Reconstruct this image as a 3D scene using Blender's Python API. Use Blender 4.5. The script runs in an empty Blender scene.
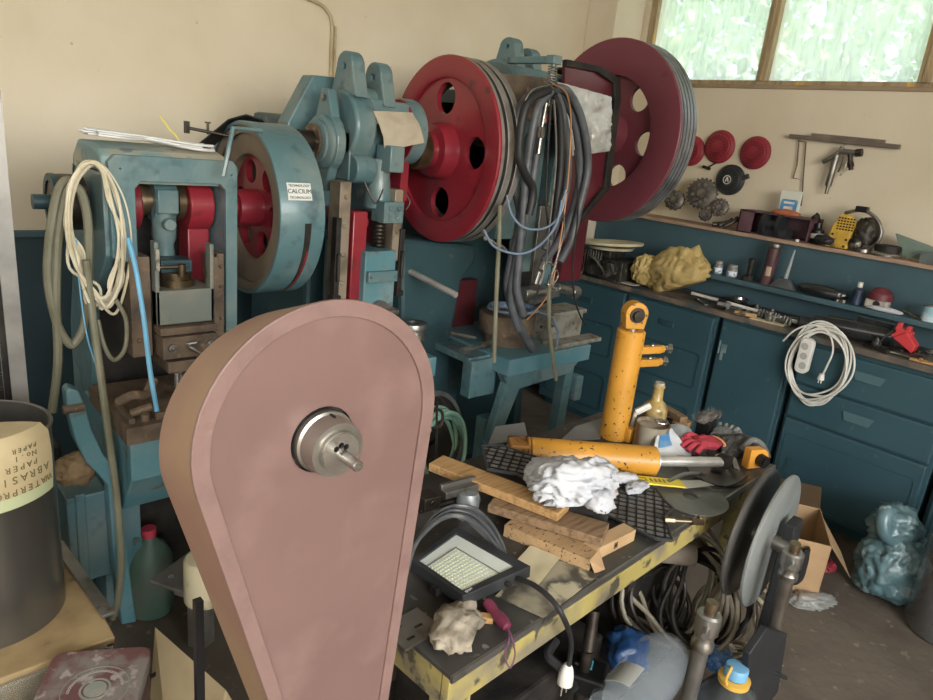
import bpy, bmesh, math, random
from mathutils import Vector, Matrix, noise, Quaternion
random.seed(7)
PI = math.pi
S = bpy.context.scene
COL = S.collection

# ---------------------------------------------------------------- camera
def _n(v): return v / v.length
FPX = 690.0
_d = _n(Vector((233 - 466.5, 2600 - 350, FPX)))
_y = Vector((-190 - 466.5, 78 - 350, FPX)); _y = _n(_y - _d * _y.dot(_d))
_x = _d.cross(_y)
if _x[0] < 0: _x = -_x
RW = Matrix((_x, _y, -_d))            # rows: world axes seen in the camera frame (right, down, forward)
EYE = Vector((0, 0, 1.7))
cam_data = bpy.data.cameras.new('camera'); cam = bpy.data.objects.new('camera', cam_data); COL.objects.link(cam)
cam_data.sensor_width = 36; cam_data.lens = 36 * FPX / 933; cam_data.clip_start = 0.02
cr = RW.col[0]; cd = RW.col[1]; cf = RW.col[2]
cam.matrix_world = Matrix(((cr[0], -cd[0], -cf[0], EYE[0]), (cr[1], -cd[1], -cf[1], EYE[1]), (cr[2], -cd[2], -cf[2], EYE[2]), (0, 0, 0, 1)))
S.camera = cam

def A(px, py, X=None, Y=None, Z=None):
    """world point on a plane that the photograph shows at a pixel"""
    v = RW @ Vector((px - 466.5, py - 350, FPX))
    t = X / v[0] if X is not None else (Y / v[1] if Y is not None else (Z - EYE[2]) / v[2])
    return EYE + v * t

# ---------------------------------------------------------------- world, sun, lights, exposure
w = bpy.data.worlds.new('sky'); S.world = w; w.use_nodes = True
nt = w.node_tree; bg = nt.nodes['Background']
sky = nt.nodes.new('ShaderNodeTexSky'); sky.sky_type = 'NISHITA'; sky.sun_disc = False
sky.sun_elevation = math.radians(48); sky.sun_rotation = math.radians(200); sky.air_density = 1.2; sky.dust_density = 2
nt.links.new(sky.outputs[0], bg.inputs[0]); bg.inputs[1].default_value = 0.7
def sun(name, rot, e, col):
    l = bpy.data.lights.new(name, 'SUN'); l.energy = e; l.angle = math.radians(3); l.color = col
    o = bpy.data.objects.new(name, l); o.rotation_euler = rot; COL.objects.link(o)
sun('sun', (math.radians(40), math.radians(-25), 0), 6.0, (1, .95, .86))
def area(name, loc, rot, sx, sy, e, col):
    l = bpy.data.lights.new(name, 'AREA'); l.shape = 'RECTANGLE'; l.size = sx; l.size_y = sy; l.energy = e; l.color = col
    o = bpy.data.objects.new(name, l); o.location = loc; o.rotation_euler = rot; COL.objects.link(o)
# daylight through the open gate behind the photographer, plus an added fill from the left
area('gate_daylight', (-0.2, -2.85, 2.3), (math.radians(84), 0, 0), 3.4, 1.2, 128, (1, .97, .92))
#
area('left_fill', (-1.9, 0.6, 2.1), (0, math.radians(-90), 0), 1.2, 2.4, 22, (.98, .99, 1))  # added fill lamp, the left wall has no window
S.view_settings.view_transform = 'Standard'; S.view_settings.look = 'None'
S.view_settings.gamma = 1; S.view_settings.exposure = 0.42
S.view_settings.use_curve_mapping = False

# ---------------------------------------------------------------- materials
def lin(h):
    h = h.lstrip('#'); c = [int(h[i:i + 2], 16) / 255 for i in (0, 2, 4)]; g_ = .3 * c[0] + .59 * c[1] + .11 * c[2]; c = [g_ + (x - g_) * .84 for x in c]
    return [x / 12.92 if x <= .04045 else ((x + .055) / 1.055) ** 2.4 for x in c] + [1]
MATS = {}
def mat(name, c1, c2=None, rough=.6, metal=0, sc=6, lo=.45, hi=.65, bump=0, bsc=None, c3=None, sc3=60, lo3=.62, hi3=.7, stretch=None, trans=0, coat=0, ior=1.45, alpha=1):
    if name in MATS: return MATS[name]
    m = bpy.data.materials.new(name); m.use_nodes = True; n = m.node_tree.nodes; L = m.node_tree.links
    p = n['Principled BSDF']; p.inputs['Roughness'].default_value = rough; p.inputs['Metallic'].default_value = metal
    p.inputs['Base Color'].default_value = lin(c1); p.inputs['IOR'].default_value = ior
    if alpha < 1: p.inputs['Alpha'].default_value = alpha
    if trans: p.inputs['Transmission Weight'].default_value = trans
    if coat: p.inputs['Coat Weight'].default_value = coat; p.inputs['Coat Roughness'].default_value = .15
    tc = n.new('ShaderNodeTexCoord'); mp = n.new('ShaderNodeMapping'); L.new(tc.outputs['Object'], mp.inputs[0])
    if stretch: mp.inputs['Scale'].default_value = stretch
    last = None
    def nz(s, d=5):
        t = n.new('ShaderNodeTexNoise'); t.inputs['Scale'].default_value = s; t.inputs['Detail'].default_value = d; L.new(mp.outputs[0], t.inputs[0]); return t
    def mix(prev, prevcol, col, s, a, b):
        t = nz(s); r = n.new('ShaderNodeMapRange'); r.inputs[1].default_value = a; r.inputs[2].default_value = b; L.new(t.outputs[0], r.inputs[0])
        x = n.new('ShaderNodeMix'); x.data_type = 'RGBA'; L.new(r.outputs[0], x.inputs[0])
        if prev is None: x.inputs[6].default_value = prevcol
        else: L.new(prev, x.inputs[6])
        x.inputs[7].default_value = col; return x.outputs[2]
    if c2: last = mix(None, lin(c1), lin(c2), sc, lo, hi)
    if c3: last = mix(last, lin(c1), lin(c3), sc3, lo3, hi3)
    if last is not None: L.new(last, p.inputs['Base Color'])
    if bump:
        t = nz(bsc or sc * 4); b = n.new('ShaderNodeBump'); b.inputs['Strength'].default_value = bump; b.inputs['Distance'].default_value = .01
        L.new(t.outputs[0], b.inputs['Height']); L.new(b.outputs[0], p.inputs['Normal'])
    m.diffuse_color = lin(c1); MATS[name] = m; return m

teal = mat('teal_machine_paint', '#4a6d73', '#6b7c7a', .4, sc=5, lo=.44, hi=.7, c3='#37525a', sc3=14, lo3=.56, hi3=.72, bump=.25, bsc=30, coat=.2)
teal_b = mat('bright_teal_paint', '#487984', '#648288', .45, sc=5, c3='#5c5a50', sc3=18, lo3=.6, hi3=.72, bump=.2, bsc=30, coat=.2)
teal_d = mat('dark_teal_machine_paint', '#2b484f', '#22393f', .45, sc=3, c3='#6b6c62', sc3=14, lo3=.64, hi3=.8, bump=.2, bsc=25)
cabm = mat('cabinet_paint', '#2d4e59', '#345660', .42, sc=2.5, lo=.4, hi=.7, c3='#566f73', sc3=22, lo3=.68, hi3=.8, bump=.08, bsc=12)
cabm2 = mat('cabinet_recess_paint', '#24424c', '#2b4b55', .5, sc=4)
boardm = mat('wainscot_blue_paint', '#3f5d68', '#38545e', .6, sc=3, c3='#54757f', sc3=14, lo3=.66, hi3=.8)
red = mat('red_flywheel_paint', '#921f2c', '#7c1b28', .35, sc=4, c3='#5e1c20', sc3=16, lo3=.62, hi3=.75, coat=.3, bump=.1, bsc=20)
redd = mat('dark_red_wheel_paint', '#743440', '#6a2c38', .45, sc=3, c3='#5a2a2e', sc3=14, lo3=.64, hi3=.8, bump=.08, bsc=16)
maroon = mat('maroon_guard_paint', '#5c1422', '#4a121c', .3, sc=4, coat=.4)
steel = mat('machined_steel', '#8e8c88', '#74706a', .35, .85, sc=8, c3='#5c5042', sc3=24, lo3=.6, hi3=.75)
steel_l = mat('bright_steel', '#b9b6b0', '#99958f', .25, .9, sc=10)
steel_d = mat('dark_oily_steel', '#4a443e', '#332c28', .4, .75, sc=9, c3='#6a5a48', sc3=20)
rodm = mat('satin_rod_steel', '#c9c6c0', '#b0ada6', .35, .5, sc=10)
bronze = mat('oily_bronze_steel', '#7b6a52', '#54452f', .35, .8, sc=9)
rusty = mat('rusty_brown_iron', '#6e5c4a', '#4d4036', .7, .3, sc=9, c3='#8a6a4a', sc3=30, bump=.4, bsc=50)
dustb = mat('dusty_brown_paint', '#7c6c58', '#66584a', .7, sc=5, bump=.2)
black = mat('black_rubber', '#1c1c1e', '#262628', .5, sc=10)
blackp = mat('black_plastic', '#141416', None, .35)
soot_shade = mat('grimy_iron_and_shade', '#24211f', '#3a3530', .6, .3, sc=9, bump=.4)  # grimy black iron, also painted as shade inside the left press and rack
greyh = mat('grey_hose_rubber', '#54585e', '#404449', .45, sc=12)
greyc = mat('grey_green_hose', '#777560', '#66654f', .5, sc=8)
cream = mat('cream_cable', '#cdc3a8', '#b3a888', .5, sc=14)
white = mat('white_plastic', '#d5d3cc', '#c0bcb2', .45, sc=8)
blueh = mat('light_blue_hose', '#5fa8d0', '#4b93bd', .45, sc=8)
blueh2 = mat('steel_blue_hose', '#6d8299', '#586e86', .45, sc=8)
greenh = mat('green_hose', '#6f9a86', '#557d6c', .5, sc=8)
yellow = mat('yellow_orange_paint', '#d28e22', '#c0821c', .45, sc=5, c3='#3a2a18', sc3=70, lo3=.64, hi3=.66, bump=.08, coat=.15)
yellow_s = mat('worn_yellow_table_paint', '#a0904a', '#746b57', .6, sc=6, lo=.45, hi=.6, c3='#4b463a', sc3=18, lo3=.56, hi3=.62, bump=.3)
ttop = mat('worn_table_steel', '#4c4a47', '#75726d', .42, .45, sc=4, lo=.5, hi=.7, c3='#8b8882', sc3=40, lo3=.64, hi3=.74, bump=.12)
wood = mat('plank_wood', '#b98d55', '#9c7342', .65, sc=9, stretch=(1, 9, 9), c3='#6e4f30', sc3=14, lo3=.62, hi3=.8, bump=.2)
wood_d = mat('old_dark_plank_wood', '#8b6d4c', '#6c5238', .75, sc=9, stretch=(1, 9, 9), c3='#4c3a28', sc3=14, lo3=.6, hi3=.8, bump=.3)
board = mat('shelf_edge_wood', '#a78a72', '#8d7060', .7, sc=8, stretch=(8, 1, 8), bump=.1)
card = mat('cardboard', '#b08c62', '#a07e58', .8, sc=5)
paper = mat('yellowed_paper', '#c9bd98', '#b8aa80', .85, sc=5)
cloth = mat('white_rag_cloth', '#bfc1c6', '#adb0b8', .85, sc=6, bump=.2, bsc=40)
cloth_d = mat('dirty_rag_cloth', '#a09480', '#5e564a', .9, sc=12, bump=.3, bsc=50)
glassc = mat('clear_plastic', '#e6eaec', None, .12, alpha=.3)
glassd = mat('dark_oily_bottle_plastic', '#3a4040', '#2a2c2c', .25, sc=6, coat=.3)

# ---------------------------------------------------------------- mesh helpers
class MB:
    def __init__(s): s.v = []; s.f = []; s.sm = []; s.soft = False
    def add(s, vs, fs, smooth=False):
        b = len(s.v); s.v += [Vector(v) for v in vs]
        for f in fs: s.f.append([i + b for i in f]); s.sm.append(smooth)
        return s
    def box(s, c, d, rot=None, taper=1):
        c = Vector(c); vs = []
        for z in (-1, 1):
            k = taper if z > 0 else 1
            for x, y in ((-1, -1), (1, -1), (1, 1), (-1, 1)):
                v = Vector((x * d[0] / 2 * k, y * d[1] / 2 * k, z * d[2] / 2))
                if rot is not None: v = rot @ v
                vs.append(c + v)
        return s.add(vs, [(3, 2, 1, 0), (4, 5, 6, 7), (0, 1, 5, 4), (1, 2, 6, 5), (2, 3, 7, 6), (3, 0, 4, 7)])
    def b2(s, a, b):
        a = Vector(a); b = Vector(b); return s.box((a + b) / 2, [abs(b[i] - a[i]) for i in range(3)])
    def lathe(s, prof, o, ax=(0, 0, 1), n=28, smooth=True, cap=True):
        """prof: list of (radius, distance along axis)"""
        ax = Vector(ax).normalized(); q = ax.orthogonal().normalized(); r = ax.cross(q); o = Vector(o); vs = []; fs = []
        for (R, h) in prof:
            for i in range(n):
                a = 2 * PI * i / n; vs.append(o + ax * h + (q * math.cos(a) + r * math.sin(a)) * R)
        m = len(prof)
        for j in range(m - 1):
            for i in range(n):
                k = (i + 1) % n; fs.append((j * n + i, j * n + k, (j + 1) * n + k, (j + 1) * n + i))
        if cap: fs.append(tuple(range(n - 1, -1, -1))); fs.append(tuple((m - 1) * n + i for i in range(n)))
        return s.add(vs, fs, smooth)
    def cyl(s, a, b, r, r2=None, n=20):
        a = Vector(a); b = Vector(b); return s.lathe([(r, 0), (r if r2 is None else r2, (b - a).length)], a, b - a, n)
    def tube(s, pts, r, n=8, closed=False, spline=True, sub=6):
        P = [Vector(p) for p in pts]
        if spline and len(P) > 2:
            Q = []; N = len(P); rng = N if closed else N - 1
            for i in range(rng):
                g = lambda k: P[k % N] if closed else P[max(0, min(N - 1, k))]
                a, b, c, d = g(i - 1), g(i), g(i + 1), g(i + 2)
                for t in range(sub):
                    u = t / sub
                    Q.append(.5 * (2 * b + (c - a) * u + (2 * a - 5 * b + 4 * c - d) * u * u + (3 * b - a - 3 * c + d) * u ** 3))
            if not closed: Q.append(P[-1])
            P = Q
        N = len(P); vs = []; fs = []; q = None
        for i, p in enumerate(P):
            t = (P[(i + 1) % N] - P[i - 1]) if closed else (P[min(i + 1, N - 1)] - P[max(i - 1, 0)])
            if t.length < 1e-9: t = Vector((0, 0, 1))
            t.normalize()
            if q is None: q = t.orthogonal().normalized()
            q = q - t * q.dot(t)
            if q.length < 1e-6: q = t.orthogonal()
            q.normalize(); w_ = t.cross(q); rr = r(i / max(1, N - 1)) if callable(r) else r
            for k in range(n):
                a = 2 * PI * k / n; vs.append(p + (q * math.cos(a) + w_ * math.sin(a)) * rr)
        for i in range(N if closed else N - 1):
            j = (i + 1) % N
            for k in range(n):
                l = (k + 1) % n; fs.append((i * n + k, i * n + l, j * n + l, j * n + k))
        if not closed: fs.append(tuple(range(n - 1, -1, -1))); fs.append(tuple((N - 1) * n + k for k in range(n)))
        return s.add(vs, fs, True)
    def prism(s, poly, f, h0, h1):
        """poly: 2D outline; f(u,v,h) -> world point"""
        n = len(poly); vs = [f(u, v, h0) for u, v in poly] + [f(u, v, h1) for u, v in poly]
        fs = [tuple(range(n - 1, -1, -1)), tuple(range(n, 2 * n))] + [(i, (i + 1) % n, n + (i + 1) % n, n + i) for i in range(n)]
        return s.add(vs, fs)
    def sheet(s, f, nu, nv, th=0.002, smooth=True):
        """f(u,v)->point, a thin sheet with thickness"""
        g = [[Vector(f(i / nu, j / nv)) for j in range(nv + 1)] for i in range(nu + 1)]; vs = []; fs = []
        N = (nu + 1) * (nv + 1)
        nr = []
        for i in range(nu + 1):
            for j in range(nv + 1):
                a = g[min(i + 1, nu)][j] - g[max(i - 1, 0)][j]; b = g[i][min(j + 1, nv)] - g[i][max(j - 1, 0)]
                c = a.cross(b); c = c.normalized() if c.length > 1e-9 else Vector((0, 0, 1)); nr.append(c)
                vs.append(g[i][j])
        vs = vs + [v - k * th for v, k in zip(vs, nr)]
        I = lambda i, j: i * (nv + 1) + j
        for i in range(nu):
            for j in range(nv):
                fs.append((I(i, j), I(i + 1, j), I(i + 1, j + 1), I(i, j + 1))); fs.append((N + I(i, j), N + I(i, j + 1), N + I(i + 1, j + 1), N + I(i + 1, j)))
        for i in range(nu): fs.append((I(i, 0), N + I(i, 0), N + I(i + 1, 0), I(i + 1, 0))); fs.append((I(i, nv), I(i + 1, nv), N + I(i + 1, nv), N + I(i, nv)))
        for j in range(nv): fs.append((I(0, j), I(0, j + 1), N + I(0, j + 1), N + I(0, j))); fs.append((I(nu, j), N + I(nu, j), N + I(nu, j + 1), I(nu, j + 1)))
        return s.add(vs, fs, smooth)
    def blob(s, c, d, seed=0, amp=.25, fr=2.2, sub=4, flat=True, rot=None, ridged=True):
        """crumpled closed body (rag, bag, lump)"""
        bm = bmesh.new(); bmesh.ops.create_icosphere(bm, subdivisions=sub, radius=1); sd = Vector((seed * 3.1, seed * 1.7, seed * .9)); vs = []
        for v in bm.verts:
            p = v.co.copy(); k = noise.noise(p * fr + sd)
            if ridged:
                wv = Vector((noise.noise(p * fr * .8 + sd), noise.noise(p * fr * .8 + sd * 2 + Vector((5, 1, 2))), noise.noise(p * fr * .8 - sd)))
                w2 = p * fr + wv * 1.6 + sd; k = .9 * noise.noise(p * fr * .7 + sd) + .75 * (.55 - abs(noise.noise(w2)) * 2) + .22 * (.5 - abs(noise.noise(w2 * 2.1)) * 2)
            q = p * (1 + amp * k)
            if flat and q.z < -.62: q.z = -.62
            q = Vector((q.x * d[0] / 2, q.y * d[1] / 2, q.z * d[2] / 2 ))
            if rot is not None: q = rot @ q
            vs.append(Vector(c) + q)
        s.soft = True; fs = [tuple(v.index for v in f.verts) for f in bm.faces]; bm.free(); return s.add(vs, fs, True)
    def curve(s, outline, holes, m4, th, bevel=0):
        """flat plate with holes, from a filled 2D curve"""
        cu = bpy.data.curves.new('c', 'CURVE'); cu.dimensions = '2D'; cu.fill_mode = 'BOTH'; cu.extrude = th / 2; cu.bevel_depth = bevel; cu.bevel_resolution = 1
        for pl in [outline] + holes:
            sp = cu.splines.new('POLY'); sp.points.add(len(pl) - 1)
            for i, (u, v) in enumerate(pl): sp.points[i].co = (u, v, 0, 1)
            sp.use_cyclic_u = True
        o = bpy.data.objects.new('c', cu); me = bpy.data.meshes.new_from_object(o)
        s.add([m4 @ v.co for v in me.vertices], [tuple(p.vertices) for p in me.polygons])
        bpy.data.objects.remove(o); bpy.data.curves.remove(cu); bpy.data.meshes.remove(me); return s
    def text(s, body, m4, size=.02, th=.0006, align='CENTER'):
        cu = bpy.data.curves.new('t', 'FONT'); cu.body = body; cu.size = size; cu.extrude = th / 2; cu.align_x = align; cu.align_y = 'CENTER'
        o = bpy.data.objects.new('t', cu); me = bpy.data.meshes.new_from_object(o)
        s.add([m4 @ v.co for v in me.vertices], [tuple(p.vertices) for p in me.polygons])
        bpy.data.objects.remove(o); bpy.data.curves.remove(cu); bpy.data.meshes.remove(me); return s

def circ(u, v, r, n=24): return [(u + r * math.cos(2 * PI * i / n), v + r * math.sin(2 * PI * i / n)) for i in range(n)]
def rrect(u0, v0, u1, v1, r, n=5):
    P = []
    for (cx, cy, a0) in ((u1 - r, v0 + r, -PI / 2), (u1 - r, v1 - r, 0), (u0 + r, v1 - r, PI / 2), (u0 + r, v0 + r, PI)):
        for i in range(n + 1): a = a0 + PI / 2 * i / n; P.append((cx + r * math.cos(a), cy + r * math.sin(a)))
    return P
def frame(o, xa, ya):
    """matrix whose local x,y lie along xa,ya with origin o"""
    xa = Vector(xa).normalized(); ya = Vector(ya); ya = (ya - xa * ya.dot(xa)).normalized(); za = xa.cross(ya)
    return Matrix(((xa[0], ya[0], za[0], o[0]), (xa[1], ya[1], za[1], o[1]), (xa[2], ya[2], za[2], o[2]), (0, 0, 0, 1)))
def rz(a): return Matrix.Rotation(a, 3, 'Z')
def rot(ax, a): return Matrix.Rotation(a, 3, ax)
def gXZ(Y): return frame((0, Y, 0), (1, 0, 0), (0, 0, 1))      # plate plane facing -Y

def obj(name, mb, m, parent=None, label=None, cat=None, group=None, kind=None, bevel=0, sub=0):
    vs = mb.v
    lo = Vector([min(v[i] for v in vs) for i in range(3)]); hi = Vector([max(v[i] for v in vs) for i in range(3)])
    c = (lo + hi) / 2
    if parent is None: c.z = lo.z
    me = bpy.data.meshes.new(name); me.from_pydata([v - c for v in vs], [], mb.f)
    me.polygons.foreach_set('use_smooth', mb.sm)
    bm = bmesh.new(); bm.from_mesh(me); bmesh.ops.recalc_face_normals(bm, faces=bm.faces[:]); bm.to_mesh(me); bm.free()
    me.materials.append(m); o = bpy.data.objects.new(name, me); COL.objects.link(o); o.location = c
    if any(mb.sm) and not mb.soft:
        try: me.set_sharp_from_angle(angle=math.radians(38))
        except Exception: pass
    if bevel:
        b = o.modifiers.new('bevel', 'BEVEL'); b.width = bevel; b.segments = 2; b.limit_method = 'ANGLE'; b.angle_limit = math.radians(40)
    if parent is not None:
        o.parent = parent
        pl = parent.location.copy(); q = parent
        while q.parent is not None: q = q.parent
        o.matrix_parent_inverse = Matrix.Translation(-world_loc(parent))
    tag(o, label, cat, group, kind); return o
def world_loc(o):
    return WL.get(o.name) or o.location.copy()
WL = {}
def tag(o, label=None, cat=None, group=None, kind=None):
    if label: o['label'] = label
    if cat: o['category'] = cat
    if group: o['group'] = group
    if kind: o['kind'] = kind
    WL[o.name] = o.location.copy()
def thing(name, loc, label=None, cat=None, group=None, kind=None):
    o = bpy.data.objects.new(name, None); o.empty_display_size = .05; COL.objects.link(o); o.location = Vector(loc); tag(o, label, cat, group, kind); return o
def setting(name, mb, m, parent=None, bevel=0): return obj(name, mb, m, parent, kind='structure' if parent is None else None, bevel=bevel)
def dup(root, delta, label, m=None):
    def cp(o, par):
        c = o.copy(); COL.objects.link(c); c.parent = par; 
        for k in [k for k in root_children(o)]: cp(k, c)
        return c
    r = cp(root, None); r.location = root.location + Vector(delta); r['label'] = label; return r
def root_children(o): return [c for c in list(COL.objects) if c.parent is o]
def bolt(mb, p, ax, r=.008, h=.006): mb.lathe([(r, 0), (r, h)], p, ax, 6, False); mb.lathe([(r * .55, h), (r * .5, h + .004)], p, ax, 10); return mb
def ringloop(c, ax, R, jit, seed, n=26, squash=1.0, up=None):
    rnd = random.Random(seed); ax = Vector(ax).normalized(); u = (Vector(up) if up else ax.orthogonal()); u = (u - ax * u.dot(ax)).normalized(); v = ax.cross(u)
    ph = rnd.uniform(0, 6); P = []
    for i in range(n):
        a = 2 * PI * i / n; k = 1 + jit * math.sin(2 * a + ph) + jit * .6 * math.sin(3 * a + 2 * ph)
        P.append(Vector(c) + (u * math.cos(a) * squash + v * math.sin(a)) * R * k + ax * jit * R * .8 * math.sin(a + ph))
    return P
def coil(name, c, ax, R, n, r, m, seed=1, jit=.06, squash=1.0, up=None, spread=.35, label=None, cat='cable', parent=None, ends=None, group=None):
    rnd = random.Random(seed); b = MB(); axv = Vector(ax).normalized()
    for i in range(n):
        off = Vector([rnd.uniform(-1, 1) for _ in range(3)]) * r * 1.4 + axv * (i - n / 2) * r * spread * 2
        b.tube(ringloop(Vector(c) + off, ax, R * rnd.uniform(.86, 1.05), jit, seed * 31 + i, squash=squash, up=up), r, 7, closed=True, sub=2)
    for e in (ends or []): b.tube(e, r, 7)
    return obj(name, b, m, parent, label, cat, group)
# ================================================================ ROOM
XW, YW, ZC = 4.05, 3.17, 3.25
wallm = mat('cream_plaster', '#d6cab2', '#c9bb9f', .85, sc=1.6, lo=.4, hi=.7, c3='#a8926e', sc3=34, lo3=.73, hi3=.79, bump=.35, bsc=9)
floorm = mat('grimy_concrete', '#6a5f52', '#4f463d', .8, sc=3, lo=.4, hi=.65, c3='#8a7d6a', sc3=22, lo3=.63, hi3=.75, bump=.35, bsc=25)
ceilm = mat('whitewash', '#c8c2b4', '#b8b2a4', .9, sc=3)
setting('floor', MB().b2((-2.2, -3.2, -.1), (4.3, 3.4, 0)), floorm)
setting('ceiling', MB().b2((-2.2, -3.2, ZC), (4.3, 3.4, ZC + .1)), ceilm)
setting('wall_back', MB().b2((-2.2, YW, 0), (4.3, YW + .2, ZC)), wallm)
setting('wall_left', MB().b2((-2.2, -3.2, 0), (-2.0, YW, ZC)), wallm)
# gate wall behind the photographer with its opening
b = MB(); b.b2((-2.0, -3.2, 0), (-1.9, -3.0, ZC)); b.b2((1.5, -3.2, 0), (XW, -3.0, ZC)); b.b2((-1.9, -3.2, 2.9), (1.5, -3.0, ZC)); setting('wall_front', b, wallm)
WY0, WY1, WZ0, WZ1 = .42, 2.90, 2.16, 2.95
b = MB(); b.b2((XW, -3.2, 0), (XW + .2, YW, WZ0)); b.b2((XW, -3.2, WZ1), (XW + .2, YW, ZC)); b.b2((XW, WY1, WZ0), (XW + .2, YW, WZ1)); b.b2((XW, -3.2, WZ0), (XW + .2, WY0, WZ1)); setting('wall_right', b, wallm)
setting('trim_corner_pilaster', MB().b2((3.76, 2.94, 0), (XW, YW, ZC)), wallm, bevel=.006)
winw = mat('old_window_wood', '#a8926c', '#8b7654', .7, sc=6, stretch=(6, 6, 1), c3='#d0a850', sc3=3, lo3=.6, hi3=.7)
win = thing('window_1', (XW + .06, 1.66, WZ0), kind='structure')
b = MB(); x0, x1 = XW + .01, XW + .09
b.b2((x0, WY0, WZ0), (x1, WY1, WZ0 + .025)); b.b2((x0, WY0, WZ1 - .05), (x1, WY1, WZ1)); b.b2((x0, WY1 - .045, WZ0), (x1, WY1, WZ1)); b.b2((x0, WY0, WZ0), (x1, WY0 + .05, WZ1))
obj('window_frame', b, winw, win, bevel=.004)
b = MB()
for y in (2.07, 1.235): b.b2((x0 - .012, y - .03, WZ0 + .02), (x1, y + .03, WZ1 - .04)); b.b2((x0 - .02, y - .008, WZ0 + .02), (x0, y + .008, WZ1 - .04))
obj('mullion', b, winw, win, bevel=.004)
gm = bpy.data.materials.new('dusty_pane'); gm.use_nodes = True; n = gm.node_tree.nodes; L = gm.node_tree.links; n.remove(n['Principled BSDF'])
tr = n.new('ShaderNodeBsdfTransparent'); df = n.new('ShaderNodeBsdfTranslucent'); df.inputs[0].default_value = (.95, .93, .80, 1); d2 = n.new('ShaderNodeBsdfGlossy'); d2.inputs['Roughness'].default_value = .1
mx = n.new('ShaderNodeMixShader'); mx2 = n.new('ShaderNodeMixShader'); mx2.inputs[0].default_value = .04
tc = n.new('ShaderNodeTexCoord'); mp = n.new('ShaderNodeMapping'); mp.inputs['Rotation'].default_value = (.5, 0, 0); mp.inputs['Scale'].default_value = (5, 14, 2.5); nz_ = n.new('ShaderNodeTexNoise'); nz_.inputs['Scale'].default_value = 3; nz_.inputs['Detail'].default_value = 6
rr = n.new('ShaderNodeMapRange'); rr.inputs[1].default_value = .35; rr.inputs[2].default_value = .7; rr.inputs[3].default_value = .42; rr.inputs[4].default_value = .72
L.new(tc.outputs['Object'], mp.inputs[0]); L.new(mp.outputs[0], nz_.inputs[0]); L.new(nz_.outputs[0], rr.inputs[0]); L.new(rr.outputs[0], mx.inputs[0]); L.new(tr.outputs[0], mx.inputs[1]); L.new(df.outputs[0], mx.inputs[2])
L.new(mx.outputs[0], mx2.inputs[1]); L.new(d2.outputs[0], mx2.inputs[2]); L.new(mx2.outputs[0], n['Material Output'].inputs[0])
for y0, y1 in ((2.08, WY1 - .03), (1.25, 2.06), (WY0 + .03, 1.22)): obj('pane', MB().b2((XW + .045, y0, WZ0 + .015), (XW + .049, y1, WZ1 - .03)), gm, win)
setting('trim_window_sill', MB().b2((XW - .012, WY0 - .02, WZ0 - .022), (XW + .1, WY1 + .02, WZ0)), mat('sill_wood', '#9a8468', '#84705a', .8, sc=8), bevel=.004)
# foliage and bank outside
leafm = mat('sunlit_leaves', '#6f9450', '#9cb86e', .7, sc=5, c3='#e6eccc', sc3=1.2, lo3=.5, hi3=.62)
rnd = random.Random(3)
for i, (x, y, z, s) in enumerate([(6.5, 4.55, 2.6, 1.0), (6.5, 2.55, 2.5, .98), (6.5, .55, 2.6, 1.0), (9.4, 6.9, 3.6, 1.4), (9.4, 3.9, 3.6, 1.45), (9.4, .9, 3.8, 1.5)]):
    b = MB(); sp = []
    for k in range(1900):
        d = Vector([rnd.gauss(0, 1) for _ in range(3)]).normalized(); p = Vector((x, y, z)) + Vector((d.x, d.y, d.z * 1.9)) * s * rnd.uniform(.6, 1) * (1 + .3 * noise.noise(d * 3))
        q = Quaternion(Vector([rnd.gauss(0, 1) for _ in range(3)]).normalized(), rnd.uniform(0, 6)).to_matrix(); e = rnd.uniform(.05, .11) * (1 if i < 3 else 1.5)
        b.add([p + q @ Vector(v) * e for v in ((-1, 0, 0), (0, -.5, .1), (1, 0, 0), (0, .5, .1))], [(0, 1, 2, 3)])
    t = thing('shrub', (x, y, 0), 'leafy green shrub outside the dusty window, %s' % ['beyond the left pane, near', 'behind the mullion, near', 'beyond the right pane, near', 'taller, left', 'taller, centre', 'taller, right'][i], 'shrub', 'shrubs beyond the window')
    obj('foliage', b, leafm, t, kind='stuff')
    tb = MB(); tb.tube([(x, y, 0), (x + .05, y, z * .5), (x, y + .05, z + .2)], .06); obj('stem', tb, rusty, t)
setting('terrain', MB().b2((4.3, -6, -.1), (14, 10, 0)), mat('bank_grass', '#7f9a5c', '#9cb070', .9, sc=2))
# conduit on the back wall
b = MB(); y = YW - .012
b.tube([A(295, -6, Y=y), A(318, 3, Y=y), A(328, 12, Y=y), A(332, 26, Y=y), A(331, 60, Y=y), A(330, 110, Y=y)], .008, 8)
b.tube([A(333.5, 26, Y=y) + Vector((.012, 0, 0)), A(332, 60, Y=y) + Vector((.014, 0, 0)), A(331, 110, Y=y) + Vector((.014, 0, 0))], .006, 8)
obj('cable_conduit', b, mat('old_conduit', '#b7a680', '#a08e6a', .7, sc=10), None, 'thin beige cable conduit bent on the back wall above the presses', 'conduit')

# back wall wainscot, its blue darkened to stand in for shade, and board on the right wall
setting('trim_back_wainscot', MB().b2((-2.0, YW - .02, 0), (3.72, YW, 1.17)), mat('shaded_wainscot_paint', '#2f464f', '#283d45', .6, sc=3))
setting('trim_back_rail', MB().b2((-2.0, YW - .045, 1.165), (3.72, YW, 1.185)), boardm)

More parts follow.
